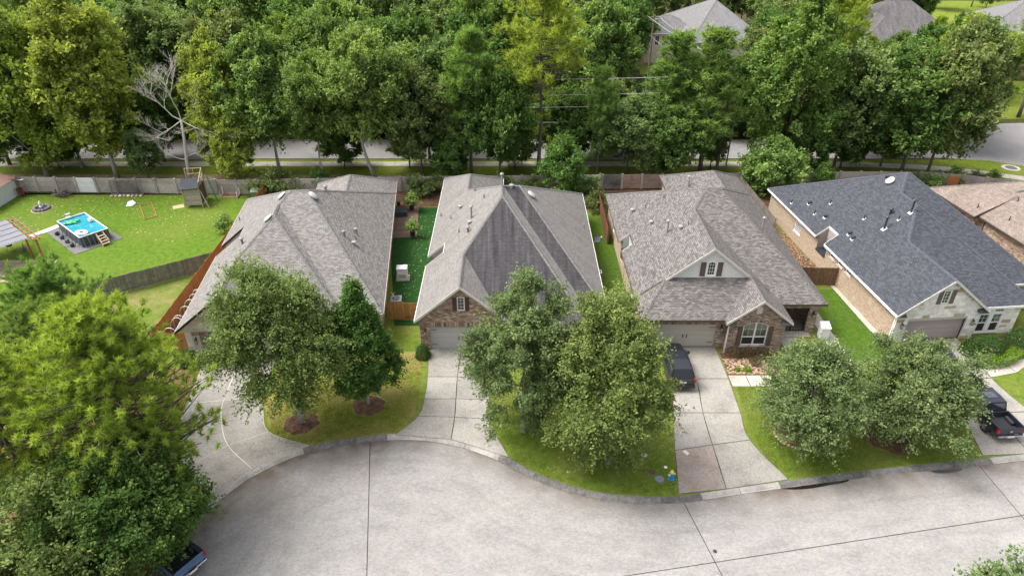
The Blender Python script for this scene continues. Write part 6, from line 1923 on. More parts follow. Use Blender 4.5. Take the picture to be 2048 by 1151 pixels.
# ------------------------------------------------------------------ the pool yard
POOLG = plain('pool_liner_grey', (0.055, 0.062, 0.08), 0.55, var=.12, scale=3)
PIPW = plain('white_plastic', (0.72, 0.72, 0.72), 0.45, var=.05)
PIPG = plain('grey_tube', (0.28, 0.29, 0.31), 0.4, metal=.4, var=.1)
WATER = glass_mat('pool_water', (0.035, 0.27, 0.36), .05)
_n = WATER.node_tree; bump(_n, _n.nodes['Principled BSDF'], noise(_n, coords(_n, 'World'), 5, 3), .5, .05)
_b = _n.nodes['Principled BSDF']; _n.links.new(ramp(_n, noise(_n, coords(_n, 'World'), 2.6, 4, .7), [(.35, (.025, .22, .31)), (.62, (.05, .32, .41)), (.72, (.11, .42, .5))]), _b.inputs['Base Color'])
MATB = plain('grey_ground_sheet', (0.13, 0.125, 0.13), .9, var=.2)
GRNP = plain('green_vinyl', (0.05, 0.42, 0.14), .35, var=.25, scale=4)
pl = thing('swimming_pool', 'rectangular grey above-ground frame pool with bright blue water', 'pool', (-46.05, 65.7, 0), R(-40.5))
PW, PD, PH = 2.95, 1.4, 1.22
b = MB()
for (x0, y0, x1, y1) in ((-PW, -PD, PW, -PD), (PW, -PD, PW, PD), (PW, PD, -PW, PD), (-PW, PD, -PW, -PD)):
    n_ = 10
    dx, dy = (x1 - x0), (y1 - y0); LL = math.hypot(dx, dy); nx, ny = dy / LL, -dx / LL
    vs = []
    for i in range(n_ + 1):
        t = i / n_
        for (z, o) in ((0.03, .03), (.35, .09), (.75, .07), (PH - .06, 0.0)):
            w_ = o * math.sin(PI * t) * (1.25 if i % 2 else .7)
            vs.append((x0 + dx * t + nx * w_, y0 + dy * t + ny * w_, z))
    b.add(vs, [(i * 4 + k, (i + 1) * 4 + k, (i + 1) * 4 + k + 1, i * 4 + k + 1) for i in range(n_) for k in range(3)])
b.build('pool_wall', POOLG, pl)
b = MB(); b.add([(-PW, -PD, .9), (PW, -PD, .9), (PW, PD, .9), (-PW, PD, .9)], [(0, 1, 2, 3)])
b.add([(-PW + .02, -PD + .02, .9), (PW - .02, -PD + .02, .9), (PW - .02, PD - .02, .9), (-PW + .02, PD - .02, .9), (-PW + .02, -PD + .02, PH), (PW - .02, -PD + .02, PH), (PW - .02, PD - .02, PH), (-PW + .02, PD - .02, PH)], [(0, 4, 5, 1), (1, 5, 6, 2), (2, 6, 7, 3), (3, 7, 4, 0)])
b.build('liner', plain('blue_liner', (0.12, 0.42, 0.55), .5, var=.08), pl)
b = MB(); b.add([(-PW + .03, -PD + .03, 1.06), (PW - .03, -PD + .03, 1.06), (PW - .03, PD - .03, 1.06), (-PW + .03, PD - .03, 1.06)], [(0, 1, 2, 3)]); b.build('water', WATER, pl)
for (a, c) in (((-PW, -PD), (PW, -PD)), ((PW, -PD), (PW, PD)), ((PW, PD), (-PW, PD)), ((-PW, PD), (-PW, -PD))):
    b = MB(); b.tube([(a[0], a[1], PH), (c[0], c[1], PH)], .06, 8); b.build('top_rail', PIPW, pl)
for i in range(7):
    for sy in (-1, 1):
        x = -PW + .42 + i * (2 * PW - .84) / 6
        b = MB(); b.tube([(x, sy * PD, PH - .02), (x, sy * (PD + .13), .6), (x, sy * (PD + .3), .04)], .028, 6); b.build('leg', PIPG, pl)
for i in range(3):
    for sx in (-1, 1):
        y = -PD + .45 + i * (2 * PD - .9) / 2
        b = MB(); b.tube([(sx * PW, y - .25, PH - .02), (sx * (PW + .3), y - .25, .04), (sx * (PW + .3), y + .25, .04), (sx * PW, y + .25, PH - .02)], .028, 6); b.build('leg', PIPG, pl)
b = MB(); b.prism([(-PW - .95, -PD - 1.15), (PW + .85, -PD - 1.15), (PW + .85, PD + .9), (-PW - .6, PD + .3)], .0, .04); 
o = b.build('ground_mat', MATB, None, (-46.05, 65.7, .006), (0, 0, R(-40.5))); tag(o, 'dark grey ground sheet under the frame pool', 'ground mat')
ld = thing('pool_ladder', 'small A-frame pool ladder with white steps at the far corner of the pool', 'ladder', (-46.05, 65.7, 0), R(-40.5))
for sy in (-.25, .25):
    b = MB(); b.tube([(-PW - .75, -.2 + sy, 0), (-PW - .25, -.2 + sy, 1.75), (-PW + .1, -.2 + sy, 1.75), (-PW + .35, -.2 + sy, .95)], .025, 6); b.build('side_rail', PIPG, ld)
for i in range(4):
    b = MB(); x = -PW - .75 + .5 * (i + 1) * .22; b.box(x - .1, x + .1, -.45, .05, .38 * (i + 1) - .02, .38 * (i + 1) + .03); b.build('step', PIPW, ld)
ld2 = thing('wooden_steps', 'low pale wooden steps leaning at the right end of the pool', 'steps', (-46.05, 65.7, 0), R(-40.5))
for sy in (.1, .8):
    b = MB(); b.bar((PW + .15, sy, 1.0), (PW + 1.35, sy, .1), .06, .1); b.build('stringer', LUMB, ld2); b = MB(); b.bar((PW + .2, sy, .1), (PW + .2, sy, 1.15), .07); b.build('post', LUMB, ld2)
    b = MB(); b.bar((PW + .2, sy, 1.15), (PW + 1.35, sy, .55), .05); b.build('handrail', LUMB, ld2)
for i in range(4):
    b = MB(); x = PW + .35 + i * .28; z = .85 - i * .2; b.box(x - .1, x + .1, .1, .8, z - .02, z + .02); b.build('tread', LUMB, ld2)
M = Matrix.Translation((-46.05, 65.7, 0)) @ Matrix.Rotation(R(-40.5), 4, 'Z')
ft = thing('pool_float', 'white float with dark centre, lying on the near end of the water', 'float', M @ Vector((1.75, -.75, 1.07)), R(-20))
b = MB()
k_ = MB(); k_.lathe([(.2, .02), (.55, 0), (.62, .1), (.55, .2), (.22, .18)], 18); b.add([(v[0] * 1.25, v[1] * .85, v[2]) for v in k_.v], k_.f[:-2]); b.build('float_ring', PIPW, ft, smooth=True)
b = MB(); k_ = MB(); k_.lathe([(.3, .05), (.34, .15)], 14); b.add([(v[0] * 1.25, v[1] * .85, v[2]) for v in k_.v], k_.f); b.build('float_seat', VTD, ft)
ft2 = thing('pool_float', 'green inflatable toy at the left end of the water', 'float', M @ Vector((-1.7, -.55, 1.07)), R(20))
b = MB(); k_ = MB(); k_.lathe([(.1, 0), (.42, .02), (.5, .12), (.36, .22), (.1, .28)], 14); b.add(k_.v, k_.f); b.build('shell', GRNP, ft2, smooth=True)
for (x, y) in ((.55, .25), (.55, -.3), (-.5, .35), (-.5, -.35)):
    b = MB(); b.tube([(x * .6, y * .6, .1), (x, y, .12), (x * 1.3, y * 1.4, .08)], [.12, .1, .04], 8); b.build('fin', GRNP, ft2, smooth=True)
b = MB(); b.tube([(.4, 0, .15), (.75, 0, .2), (.95, 0, .18)], [.1, .15, .08], 8); b.build('head', GRNP, ft2, smooth=True)
tb_ = thing('beach_ball', 'small white ball afloat at the far end of the water', 'ball', M @ Vector((-.35, 1.0, 1.07)))
b = MB(); b.lathe([(.02, 0), (.16, .05), (.24, .2), (.24, .3), (.16, .44), (.02, .5)], 14); b.build('ball', PIPW, tb_, smooth=True)
rg = random.Random(2)
for i, lab in enumerate(('pool pump with hose beside the pool, nearest the white walkway', 'dark filter canister by the long side of the pool', 'grey pump box in the middle of the long side of the pool', 'dark hose coil by the near corner of the pool')):
    t = thing('pool_equipment', lab, 'pool gear', M @ Vector((-2.2 + i * 1.35, -PD - .62, .05)), i)
    b = MB(); b.lathe([(.2, 0), (.22, .25), (.18, .38), (.08, .44)], 10); b.build('tank', (VTD, POOLG, MATB, VTD)[i], t)
    b = MB(); b.tube([(.15, 0, .2), (.5, .1, .1), (.8, .25, .12), (1.0, .1, .06)], .035, 6); b.build('hose', (PIPG, VTD, PIPG, PIPG)[i], t)
bw = thing('board_walk', 'narrow white plank walkway from the pool to the shade canopy', 'walkway', G(104, 456))
d_ = (G(60, 474) - G(118, 452)); d_.z = 0; Lw = d_.length; d_.normalize(); rzw = math.atan2(d_.y, d_.x); bw.location = G(118, 452); bw.rotation_euler = (0, 0, rzw)
for i in range(int(Lw / .42)):
    b = MB(); b.box(i * .42 + .01, i * .42 + .41, -.42, .42, .02, .06); b.build('plank', plain('white_paving', (0.56, 0.54, 0.5), .8, var=.1, objvar=.08), bw)
# shade canopy
RWD = plain('redwood_stain', (0.30, 0.085, 0.04), .6, var=.2)
pg = thing('shade_canopy', 'shade canopy with grey cloth and rust-red beams at the left edge', 'canopy', (-47.1, 60.3, 0), R(139.5))
for y in (.0, .5):
    b = MB(); b.bar((-.3, y, 2.5), (7.1, y, 2.5), .09, .18); b.build('beam', RWD, pg)
for x, y in ((.1, .25), (1.5, .75)):
    b = MB(); b.bar((x, y, 0), (x, y, 2.42), .14); b.build('post', RWD, pg)
for x, y in ((6.8, .25), (.2, 5.6), (6.8, 5.6)):
    b = MB(); b.bar((x, y, 0), (x, y, 2.42), .14); b.build('post', RWD, pg)
for i in range(6):
    b = MB(); x = .4 + i * 1.25; b.bar((x, -.5, 2.64), (x, 6.2, 2.64), .05); b.build('crossbar', PIPG, pg)
b = MB(); n_ = 12; vs = []
for i in range(n_ + 1):
    for j in range(n_ + 1): vs.append((.2 + 6.4 * i / n_, .75 + 5.4 * j / n_, 2.62 - .14 * math.sin(PI * ((i / n_ * 5.12) % 1)) * math.sin(PI * j / n_)))
b.add(vs, [(i * 13 + j, (i + 1) * 13 + j, (i + 1) * 13 + j + 1, i * 13 + j + 1) for i in range(n_) for j in range(n_)])
b.build('shade_cloth', plain('grey_cloth', (0.17, 0.17, 0.19), .9, var=.06), pg)
pv = bpy.data.objects.new('patio', None); COL.objects.link(pv); pv['kind'] = 'structure'
c0 = G(18, 505); pvm = {}
for i in range(9):
    for j in range(6):
        b = MB(); x = -52.5 + i * .72; y = 56.2 + j * .72
        mm = plain('tan_paver', (0.36, 0.29, 0.2), .9, var=.2, objvar=.2)
        if 'm' not in pvm: q = MB(); q.box(-.34, .34, -.34, .34, -.03, .04); pvm['m'] = q.mesh('paver', mm)
        link('paver', pvm['m'], pv, (x + .1 * j, y, 0), (0, 0, .14))
for i, (u, v, lab) in enumerate(((22, 500, 'dark grill standing under the edge of the shade canopy'), (50, 502, 'grey pot on the paving by the shade canopy'))):
    t = thing('patio_grill' if i == 0 else 'garden_pot', lab, 'grill' if i == 0 else 'pot', G(u, v))
    if i == 0:
        b = MB(); b.lathe([(.25, .5), (.36, .7), (.34, .9), (.15, 1.02)], 12); b.build('kettle', VTD, t)
        for k in range(3): b = MB(); b.tube([(.2 * math.cos(k * 2.1), .2 * math.sin(k * 2.1), .55), (.38 * math.cos(k * 2.1), .38 * math.sin(k * 2.1), 0)], .018, 5); b.build('leg', BLK, t)
    else:
        b = MB(); b.lathe([(.18, 0), (.26, .4), (.28, .45), (.22, .44)], 12); b.build('pot', MATB, t); b = MB(); b.tube([(0, 0, .4), (.05, 0, .9)], .04, 6); b.build('stake', VTD, t)
# white shed
sd = thing('garden_shed', 'white ribbed metal shed with brown roof at the left edge by the wall', 'shed', (-62.4, 73.7, 0), R(-2))
b = MB()
WHM = plain('white_ribbed_metal', (0.66, 0.68, 0.70), .5, var=.05)
for i in range(22):
    y = -2.6 + i * .24
    b.box(2.6, 2.63, y, y + .2, 0, 2.1); b.box(2.6, 2.615, y + .2, y + .24, 0, 2.1)
b.box(-2.6, 2.6, -2.6, -2.57, 0, 2.1); b.box(-2.6, 2.6, 2.57, 2.6, 0, 2.1); b.box(-2.6, -2.57, -2.6, 2.6, 0, 2.1)
b.build('wall', WHM, sd)
b = MB(); b.add([(2.85, -2.9, 2.1), (2.85, 2.9, 2.1), (0, 2.9, 3.0), (0, -2.9, 3.0), (-2.85, -2.9, 2.1), (-2.85, 2.9, 2.1)], [(0, 1, 2, 3), (3, 2, 5, 4), (0, 3, 4), (1, 5, 2)])
b.build('roof', plain('brown_shed_roof', (0.2, 0.115, 0.085), .85, var=.2), sd)
t = thing('tarp', 'white and silver tarp draped behind the shed roof, at the wall', 'tarp', (-60.5, 76.2, 0), .1)
b = MB(); vs = []
for i in range(9):
    for j in range(4): vs.append((-2.2 + i * .5, -.5 + j * .33, 2.15 + .12 * math.sin(i * 1.3 + j) - .12 * j))
b.add(vs, [(i * 4 + j, (i + 1) * 4 + j, (i + 1) * 4 + j + 1, i * 4 + j + 1) for i in range(8) for j in range(3)]); b.build('sheet', PIPW, t)
b = MB(); [b.bar((x, .3, 0), (x, .3, 2.15), .06) for x in (-1.9, 1.6)]; b.build('poles', PIPG, t)
t = thing('wheel_barrow', 'dark red barrow stood on end between the white shed and the wall', 'barrow', (-58.9, 75.6, 0), .5)
b = MB(); b.add([(-.3, 0, .25), (.3, 0, .25), (.38, -.1, 1.25), (-.38, -.1, 1.25), (-.2, .3, .4), (.2, .3, .4), (.25, .28, 1.1), (-.25, .28, 1.1)], [(4, 5, 6, 7), (0, 4, 7, 3), (1, 2, 6, 5), (0, 1, 5, 4), (3, 7, 6, 2)]); b.build('tray', plain('red_paint', (.16, .03, .02), .5, var=.2), t)
k_ = MB(); k_.lathe([(.18, -.05), (.2, 0), (.18, .05)], 12); b = MB(); b.add([(v[2], v[0] + .1, v[1] + .2) for v in k_.v], k_.f); b.build('wheel', BLK, t)
for sx in (-.25, .25): b = MB(); b.tube([(sx * .4, .1, .2), (sx, .05, .9), (sx * 1.1, .05, 1.6)], .02, 5); b.build('handle', LUMB, t)
# odds along the wall
t = thing('lattice_panel', 'dark lattice trellis panel leaning on the concrete wall', 'trellis', (G(262, 385).x, 76.15, 0), 0)
b = MB(); b.bar((-1.9, 0, .1), (-1.9, .2, 1.85), .08); b.bar((1.9, 0, .1), (1.9, .2, 1.85), .08); b.bar((-1.9, .2, 1.83), (1.9, .2, 1.83), .08); b.bar((-1.9, 0, .12), (1.9, 0, .12), .08); b.build('frame', WOODG, t)
b = MB()
for i in range(-9, 22):
    for s_ in (1, -1):
        x0 = -1.9 + i * .19; z0, z1 = .15, 1.8; x1 = x0 + s_ * (z1 - z0)
        a_, e_ = (x0, z0), (x1, z1)
        def cl(a, e):
            (xa, za), (xb, zb) = a, e
            if xa < -1.88: t_ = (-1.88 - xa) / (xb - xa) if xb != xa else 2; za += (zb - za) * t_; xa = -1.88
            if xa > 1.88: t_ = (1.88 - xa) / (xb - xa) if xb != xa else 2; za += (zb - za) * t_; xa = 1.88
            return (xa, za)
        if max(x0, x1) < -1.88 or min(x0, x1) > 1.88: continue
        a2, e2 = cl(a_, e_), cl(e_, a_)
        yy = lambda z: .2 * (z - .1) / 1.75 + (.012 if s_ > 0 else -.004)
        b.bar((a2[0], yy(a2[1]), a2[1]), (e2[0], yy(e2[1]), e2[1]), .045, .012)
o = b.build('lattice', WOODG, t); o['kind'] = 'stuff'
for i in range(8):
    s_ = thing('edging_stone', 'pale stones in a row at the foot of the lattice panel', 'stone', (G(262, 385).x - 1.75 + i * .5, 75.75, 0), i, 'stones at the foot of the lattice panel')
    b = MB(); b.lathe([(.18, 0), (.22, .1), (.12, .2)], 7); b.build('stone', STT if i not in (2, 4) else COPL, s_)
t = thing('wood_pile', 'dark heap of old boards and brush against the white wall panel', 'wood pile', (G(130, 388).x, 75.7, 0))
rg = random.Random(6)
for i in range(26):
    b = MB(); a = Vector((rg.uniform(-1.1, 1.0), rg.uniform(-.5, .4), rg.uniform(.05, .75))); d = Vector((rg.uniform(-1, 1), rg.uniform(-.5, .5), rg.uniform(-.25, .35))).normalized() * rg.uniform(.5, 1.1)
    b.bar(a - d * .5, a + d * .5, rg.uniform(.06, .16), rg.uniform(.04, .1)); b.build('board', rg.choice([WOODG, WOODB, VTD, WOODG]), t)
# play house with ladders
pf = thing('play_house', 'small weathered board play house with dark roof and unfinished raw lumber top', 'play house', (-37.2, 73.9, 0), R(8))
GB = plain('weathered_board', (0.36, 0.31, 0.25), .9, var=.22, scale=4, kind='World', objvar=.18)
for i in range(9):
    b = MB(); b.box(-.85, .85, -1.22, -1.19, .25 + i * .235, .475 + i * .235); b.build('board', GB, pf)
DKB = plain('painted_shade_board', (0.12, 0.075, 0.06), .9, var=.2)  # same boards on the side away from the sun, its shade put into the colour
for i in range(9):
    b = MB(); b.box(.85, .88, -1.2, 1.2, .25 + i * .235, .475 + i * .235); b.build('board', DKB, pf)
b = MB(); b.box(-.88, -.85, -1.2, 1.2, .25, 2.35); b.box(-.85, .85, 1.19, 1.22, .25, 2.35); b.build('wall', GB, pf)
for (x, y) in ((-.92, -1.25), (.92, -1.25), (-.92, 1.25), (.92, 1.25)):
    b = MB(); b.bar((x, y, 0), (x, y, 2.5 if y < 0 else 3.9), .1); b.build('post', LUMB, pf)
b = MB(); b.add([(-1.2, -1.5, 2.35), (.95, -1.5, 2.45), (.95, .1, 3.15), (-1.2, .1, 3.05), (-1.2, -1.5, 2.27), (.95, -1.5, 2.37), (.95, .1, 3.07), (-1.2, .1, 2.97)], [(0, 1, 2, 3), (7, 6, 5, 4), (0, 4, 5, 1), (1, 5, 6, 2), (2, 6, 7, 3), (3, 7, 4, 0)]); b.build('roof', plain('blue_black_felt', (.035, .038, .05), .9, var=.2), pf)
for a, e in (((.95, -.9, 2.95), (.95, 1.25, 3.85)), ((.95, -.9, 2.45), (.95, 1.25, 3.2)), ((-.9, 1.25, 3.85), (.95, 1.25, 3.85)), ((-.9, 1.25, 3.2), (.95, 1.25, 3.2)), ((.95, .2, 2.8), (.95, .2, 3.45)), ((.95, -.4, 2.6), (.95, -.4, 3.2)), ((.95, .75, 3.0), (.95, .75, 3.7)), ((0, 1.25, 3.2), (0, 1.25, 3.85))):
    b = MB(); b.bar(a, e, .07); b.build('rail', LUMB, pf)
def ladder(label, a, e, w_, m, k, loc):
    t = thing('ladder', label, 'ladder', loc); a = Vector(a); e = Vector(e); s = Vector((.6, -.8, 0)).normalized() * w_ / 2
    for sg in (-1, 1): b = MB(); b.bar(a + s * sg, e + s * sg, .05, .08); b.build('side_rail', m, t)
    for i in range(k): b = MB(); p = a + (e - a) * ((i + .5) / k); b.bar(p - s, p + s, .045); b.build('rung', m, t)
ladder('short pale aluminium ladder leaning on the dark side of the play house', (.75, -.9, 0), (0, -.55, 2.0), .45, plain('aluminium', (.5, .48, .48), .4, metal=.5), 7, (-36.15, 73.6, 0))
ladder('tall green fibreglass ladder leaning on the play house', (1.0, .3, 0), (.1, .9, 3.1), .5, plain('green_fibreglass', (.03, .19, .14), .5, var=.1), 9, (-36.0, 74.1, 0))
t = thing('plywood_sheet', 'pale board lying on the grass left of the play house', 'board', (-39.0, 72.8, 0), .5); b = MB(); b.box(-.6, .6, -.5, .5, .01, .04); b.build('sheet', LUMB, t)
t = thing('goal_frame', 'orange-brown rectangular tube frame lying on the lawn', 'frame', (0, 0, 0))
ps = [G(280, 411), G(303, 406), G(314, 433), G(290, 439)]; t.location = ps[0]
for i in range(4):
    b = MB(); a, e = ps[i] - ps[0], ps[(i + 1) % 4] - ps[0]; b.tube([a + Vector((0, 0, .08)), e + Vector((0, 0, .08))], .045, 8); b.build('tube', plain('rust_orange_tube', (.36, .15, .06), .6, var=.15), t)
t = thing('folded_tarp', 'small crumpled white and blue sheet on the lawn', 'tarp', G(262, 410), .6)
b = MB(); b.add([(-.55, -.25, .05), (.1, -.4, .05), (.6, .1, .1), (.35, .6, .35), (-.2, .2, .42)], [(0, 1, 4), (1, 2, 4), (2, 3, 4), (0, 4, 3)]); b.build('sheet', PIPW, t)
b = MB(); b.add([(-.6, -.3, .02), (.2, -.5, .02), (.75, .1, .02), (.4, .7, .02), (-.3, .5, .02)], [(0, 1, 2, 3, 4)]); b.build('under_sheet', plain('navy_cloth', (.03, .04, .1), .8), t)
t = thing('fire_pit', 'round stone ringed fire pit with a small figure in it, on the lawn', 'fire pit', G(84, 418))
b = MB(); b.lathe([(1.15, 0), (1.15, .03)], 22); b.build('sand_ring', plain('sand', (.3, .23, .14), .95, var=.2), t)
for i in range(14):
    b = MB(); a = i * 2 * PI / 14; b.lathe([(.2, .03), (.22, .2), (.15, .28)], 6, (.78 * math.cos(a), .78 * math.sin(a), 0)); b.build('stone', MATB, t)
b = MB(); b.lathe([(.66, .05), (.6, .1)], 16); b.build('ash', VTD, t)
b = MB(); b.lathe([(.1, .1), (.22, .35), (.12, .55), (.2, .7), (.1, .95), (.04, 1.05)], 10); b.build('stone_figure', STW, t)
t = thing('raised_planter', 'low timber planter with white corner posts by the wall', 'planter', G(461, 393), 0)
for (x, y) in ((-1.0, -.45), (1.0, -.45), (-1.0, .45), (1.0, .45)): b = MB(); b.bar((x, y, 0), (x, y, 1.05 if y > 0 else .8), .08); b.build('post', PIPW, t)
for (a, e) in (((-1, -.5, .12), (1, -.5, .12)), ((-1, .5, .12), (1, .5, .12)), ((-1.04, -.45, .12), (-1.04, .45, .12)), ((1.04, -.45, .12), (1.04, .45, .12))): b = MB(); b.bar(a, e, .06, .22); b.build('plank', LUMB, t)
b = MB(); b.box(-.97, .97, -.46, .46, .0, .17); b.build('soil', M_MULCH, t)
t = thing('utility_cabinet', 'green metal utility box by the end of the orange fence', 'utility box', G(512, 396), .1)
b = MB(); b.box(-.4, .4, -.35, .35, .1, .95); b.build('body', plain('green_box_paint', (.09, .16, .09), .6, var=.1), t, bevel=.03)
b = MB(); b.add([(-.46, -.42, .95), (.46, -.42, .95), (.46, .4, 1.15), (-.46, .4, 1.15), (-.46, -.42, .88), (.46, -.42, .88), (.46, .4, .88), (-.46, .4, .88)], [(0, 1, 2, 3), (0, 4, 5, 1), (1, 5, 6, 2), (2, 6, 7, 3), (3, 7, 4, 0)]); b.build('lid', plain('pale_green_lid', (.2, .28, .18), .6), t); b = MB(); b.box(-.5, .5, -.45, .45, 0, .1); b.build('plinth', M_WALK, t)
t = thing('utility_cabinet', 'pale green flat-topped utility box before the white wall panels', 'utility box', (G(1158, 376).x, 76.2, 0), .05)
b = MB(); b.box(-.55, .55, -.4, .4, 0, .75); b.build('body', MATS['green_box_paint'], t, bevel=.03); b = MB(); b.box(-.62, .62, -.46, .46, .75, .85); b.build('lid', plain('mint_lid', (.42, .52, .40), .6), t)
# hoop tunnel and the narrow side yard
hp = thing('hoop_frame', 'row of bent white garden hoops between the orange fence and taupe roof', 'hoop frame', (0, 0, 0))
hp.location = (-28.3, 46.2, 0)
for i in range(7):
    y = i * 1.02 + (.15 if i % 2 else -.1); b = MB(); pts = [(-.72 + .72 * (1 - math.cos(PI * k / 12)), y + .25 * math.sin(i * 2) * math.sin(PI * k / 12), 1.55 * math.sin(PI * k / 12) ** .8) for k in range(13)]
    b.tube(pts, .026, 6); b.build('hoop', PIPW, hp)
for x in (-.75, .75): b = MB(); b.bar((x, -.3, .1), (x, 6.4, .1), .06, .18); b.build('plank', WOODG, hp)
rg = random.Random(9)
for i, lab in enumerate(('dark bucket between the hoops and the taupe roof', 'pale crate in the side yard behind the hoops', 'dark planter box in the side yard behind the hoops', 'pale folded cover in the side yard behind the hoops')):
    t = thing(('bucket', 'crate', 'planter_box', 'garden_cover')[i], lab, ('bucket', 'crate', 'planter', 'cover')[i], (-27.6 - (i % 2) * .3, 50.5 + i * 1.3, 0), i)
    if i == 0: b = MB(); b.lathe([(.2, 0), (.26, .5), (.22, .48)], 12); b.build('pail', VTD, t); b = MB(); b.tube([(-.25, 0, .45), (0, 0, .62), (.25, 0, .45)], .012, 5); b.build('handle', GAL, t)
    else:
        b = MB()
        for k in range(4): a = (k * PI / 2); b.box(-.4, .4, -.02, .02, .02, .45, Matrix.Rotation(a, 4, 'Z') @ Matrix.Translation((0, .4, 0)))
        b.box(-.4, .4, -.4, .4, .0, .3 if i != 3 else .44); b.build('box_body', (COPL, WOODB, PIPW)[i - 1], t)
# ------------------------------------------------------------------ gap between the first two houses
dkm = {}
deck = bpy.data.objects.new('patio', None); COL.objects.link(deck); deck['kind'] = 'structure'; deck.location = (-11.9, 68.9, 0); deck.rotation_euler = (0, 0, R(5))
for i in range(16):
    b = MB(); b.box(-1.7, 1.35, -3.9 + i * .485, -3.9 + i * .485 + .475, -.02, .06)
    b.build('deck_board', plain('red_brown_deck', (.15, .095, .075), .85, var=.2, objvar=.14), deck)
for (u, v, h_, s_, lab) in ((824, 421, 1.0, 1.0, 'potted leafy plant on the deck corner, farther one'), (826, 473, 1.0, .9, 'potted leafy plant on the deck corner, nearer one')):
    q = G(u, v); t = thing('potted_plant', lab, 'potted plant', (q.x, q.y, .06))
    b = MB(); b.lathe([(.2, 0), (.3, .45), (.32, .52), (.26, .5)], 12); b.build('pot', VTD, t); o = link('foliage', lo[0], t, (0, 0, .35), None, (.9 * s_,) * 3); link('stem', lo[1], t, (0, 0, .35), None, (.9 * s_,) * 3)
q = G(803, 432); t = thing('storage_box', 'dark blue-grey lidded storage box on the deck', 'storage box', (q.x, q.y, .06), .08)
b = MB(); b.box(-.6, .6, -.35, .35, 0, .5); b.build('body', plain('blue_grey_plastic', (.03, .05, .065), .5, var=.1), t, bevel=.03); b = MB(); b.box(-.64, .64, -.39, .39, .5, .6); b.build('lid', MATS['blue_grey_plastic'], t, bevel=.02)
q = G(797, 411); t = thing('garden_pot', 'small dark pot at the far edge of the deck', 'pot', (q.x, q.y, .06)); b = MB(); b.lathe([(.16, 0), (.24, .4), (.25, .45), (.2, .43)], 12); b.build('pot', VTD, t); b = MB(); b.lathe([(.2, .38), (.19, .4)], 10); b.build('soil', M_MULCH, t)
def condenser(label, loc, rz, m, top, s=1.0):
    t = thing('air_conditioner', label, 'air conditioner', loc, rz); t.scale = (s, s, s)
    b = MB(); b.box(-.5, .5, -.5, .5, 0, .08); b.build('pad', M_WALK, t)
    b = MB(); b.box(-.4, .4, -.4, .4, .09, .92); b.build('body', m, t, bevel=.05)
    lv = MB()
    for k in range(4):
        Rm = Matrix.Rotation(k * PI / 2, 4, 'Z')
        for i in range(11): lv.box(-.34, .34, .4, .415, .15 + i * .068, .18 + i * .068, Rm)
    o = lv.build('louvre', m, t)
    b = MB(); b.box(-.42, .42, -.42, .42, .92, .97); b.build('top_cover', top, t, bevel=.02)
    b = MB(); b.lathe([(.33, .971), (.31, .985)], 20); b.build('fan_well', VTD, t)
    g_ = MB()
    for r_ in (.1, .18, .26, .32): g_.tube([(r_ * math.cos(a), r_ * math.sin(a), 1.0) for a in [k * PI / 10 for k in range(21)]], .006, 4)
    for k in range(4): g_.bar((.33 * math.cos(k * PI / 4), .33 * math.sin(k * PI / 4), 1.0), (-.33 * math.cos(k * PI / 4), -.33 * math.sin(k * PI / 4), 1.0), .01)
    g_.build('fan_grille', GAL, t)
    b = MB()
    for k in range(3): b.box(-.04, .3, -.05, .05, .988, .993, Matrix.Rotation(k * 2.094, 4, 'Z'))
    b.build('fan_blade', PIPG, t)
condenser('grey air conditioner on the turf behind the honey brown gate', (-10.35, 51.3, 0), R(5), plain('slate_metal', (.09, .1, .12), .5, var=.1), PIPG, 1.15)
condenser('white-topped air conditioner behind the yellow-green front tree, by the dark gate', (8.9, 51.4, 0), 0, PIPW, PIPW)
condenser('grey air conditioner by the right wall of the streaked roof house', (8.3, 56.6, 0), 0, PIPG, PIPW, .8)
t = thing('generator', 'tall white generator cabinet on the artificial turf', 'generator', (-10.55, 56.6, 0), R(5))
b = MB(); b.box(-.65, .65, -.55, .55, 0, .08); b.build('pad', M_WALK, t); b = MB(); b.box(-.5, .5, -.4, .4, .08, 1.15); b.build('cabinet', PIPW, t, bevel=.06)
b = MB(); b.box(-.53, .53, -.43, .43, 1.15, 1.3); b.build('lid', PIPW, t, bevel=.06); b = MB(); [b.box(-.35, .35, -.412, -.402, .3 + i * .1, .35 + i * .1) for i in range(4)]; b.build('grille', PIPG, t)
t = thing('garden_statue', 'small white bird shape beside the grey air conditioner', 'ornament', (-11.0, 53.3, 0), 0); b = MB(); b.lathe([(.05, 0), (.08, .2), (.03, .3)], 8); b.tube([(0, 0, .25), (.2, 0, .5)], [.05, .02], 6); b.tube([(0, 0, .25), (-.2, 0, .5)], [.05, .02], 6); b.build('figure', PIPW, t)
# third house: cabinet by the porch
q = Vector((26.25, 46.9, 0)); t = thing('storage_cabinet', 'tall white cabinet with sloped lid beside the porch pillar', 'cabinet', q, 0); t.scale = (.8, .8, .85)
b = MB(); b.box(-.45, .45, -.4, .4, 0, 1.35); b.build('body', PIPW, t, bevel=.03); b = MB(); b.add([(-.5, -.46, 1.35), (.5, -.46, 1.35), (.5, .45, 1.7), (-.5, .45, 1.7), (-.5, -.46, 1.29), (.5, -.46, 1.29), (.5, .45, 1.29), (-.5, .45, 1.29)], [(0, 1, 2, 3), (0, 4, 5, 1), (1, 5, 6, 2), (2, 6, 7, 3), (3, 7, 4, 0)]); b.build('lid', PIPW, t)
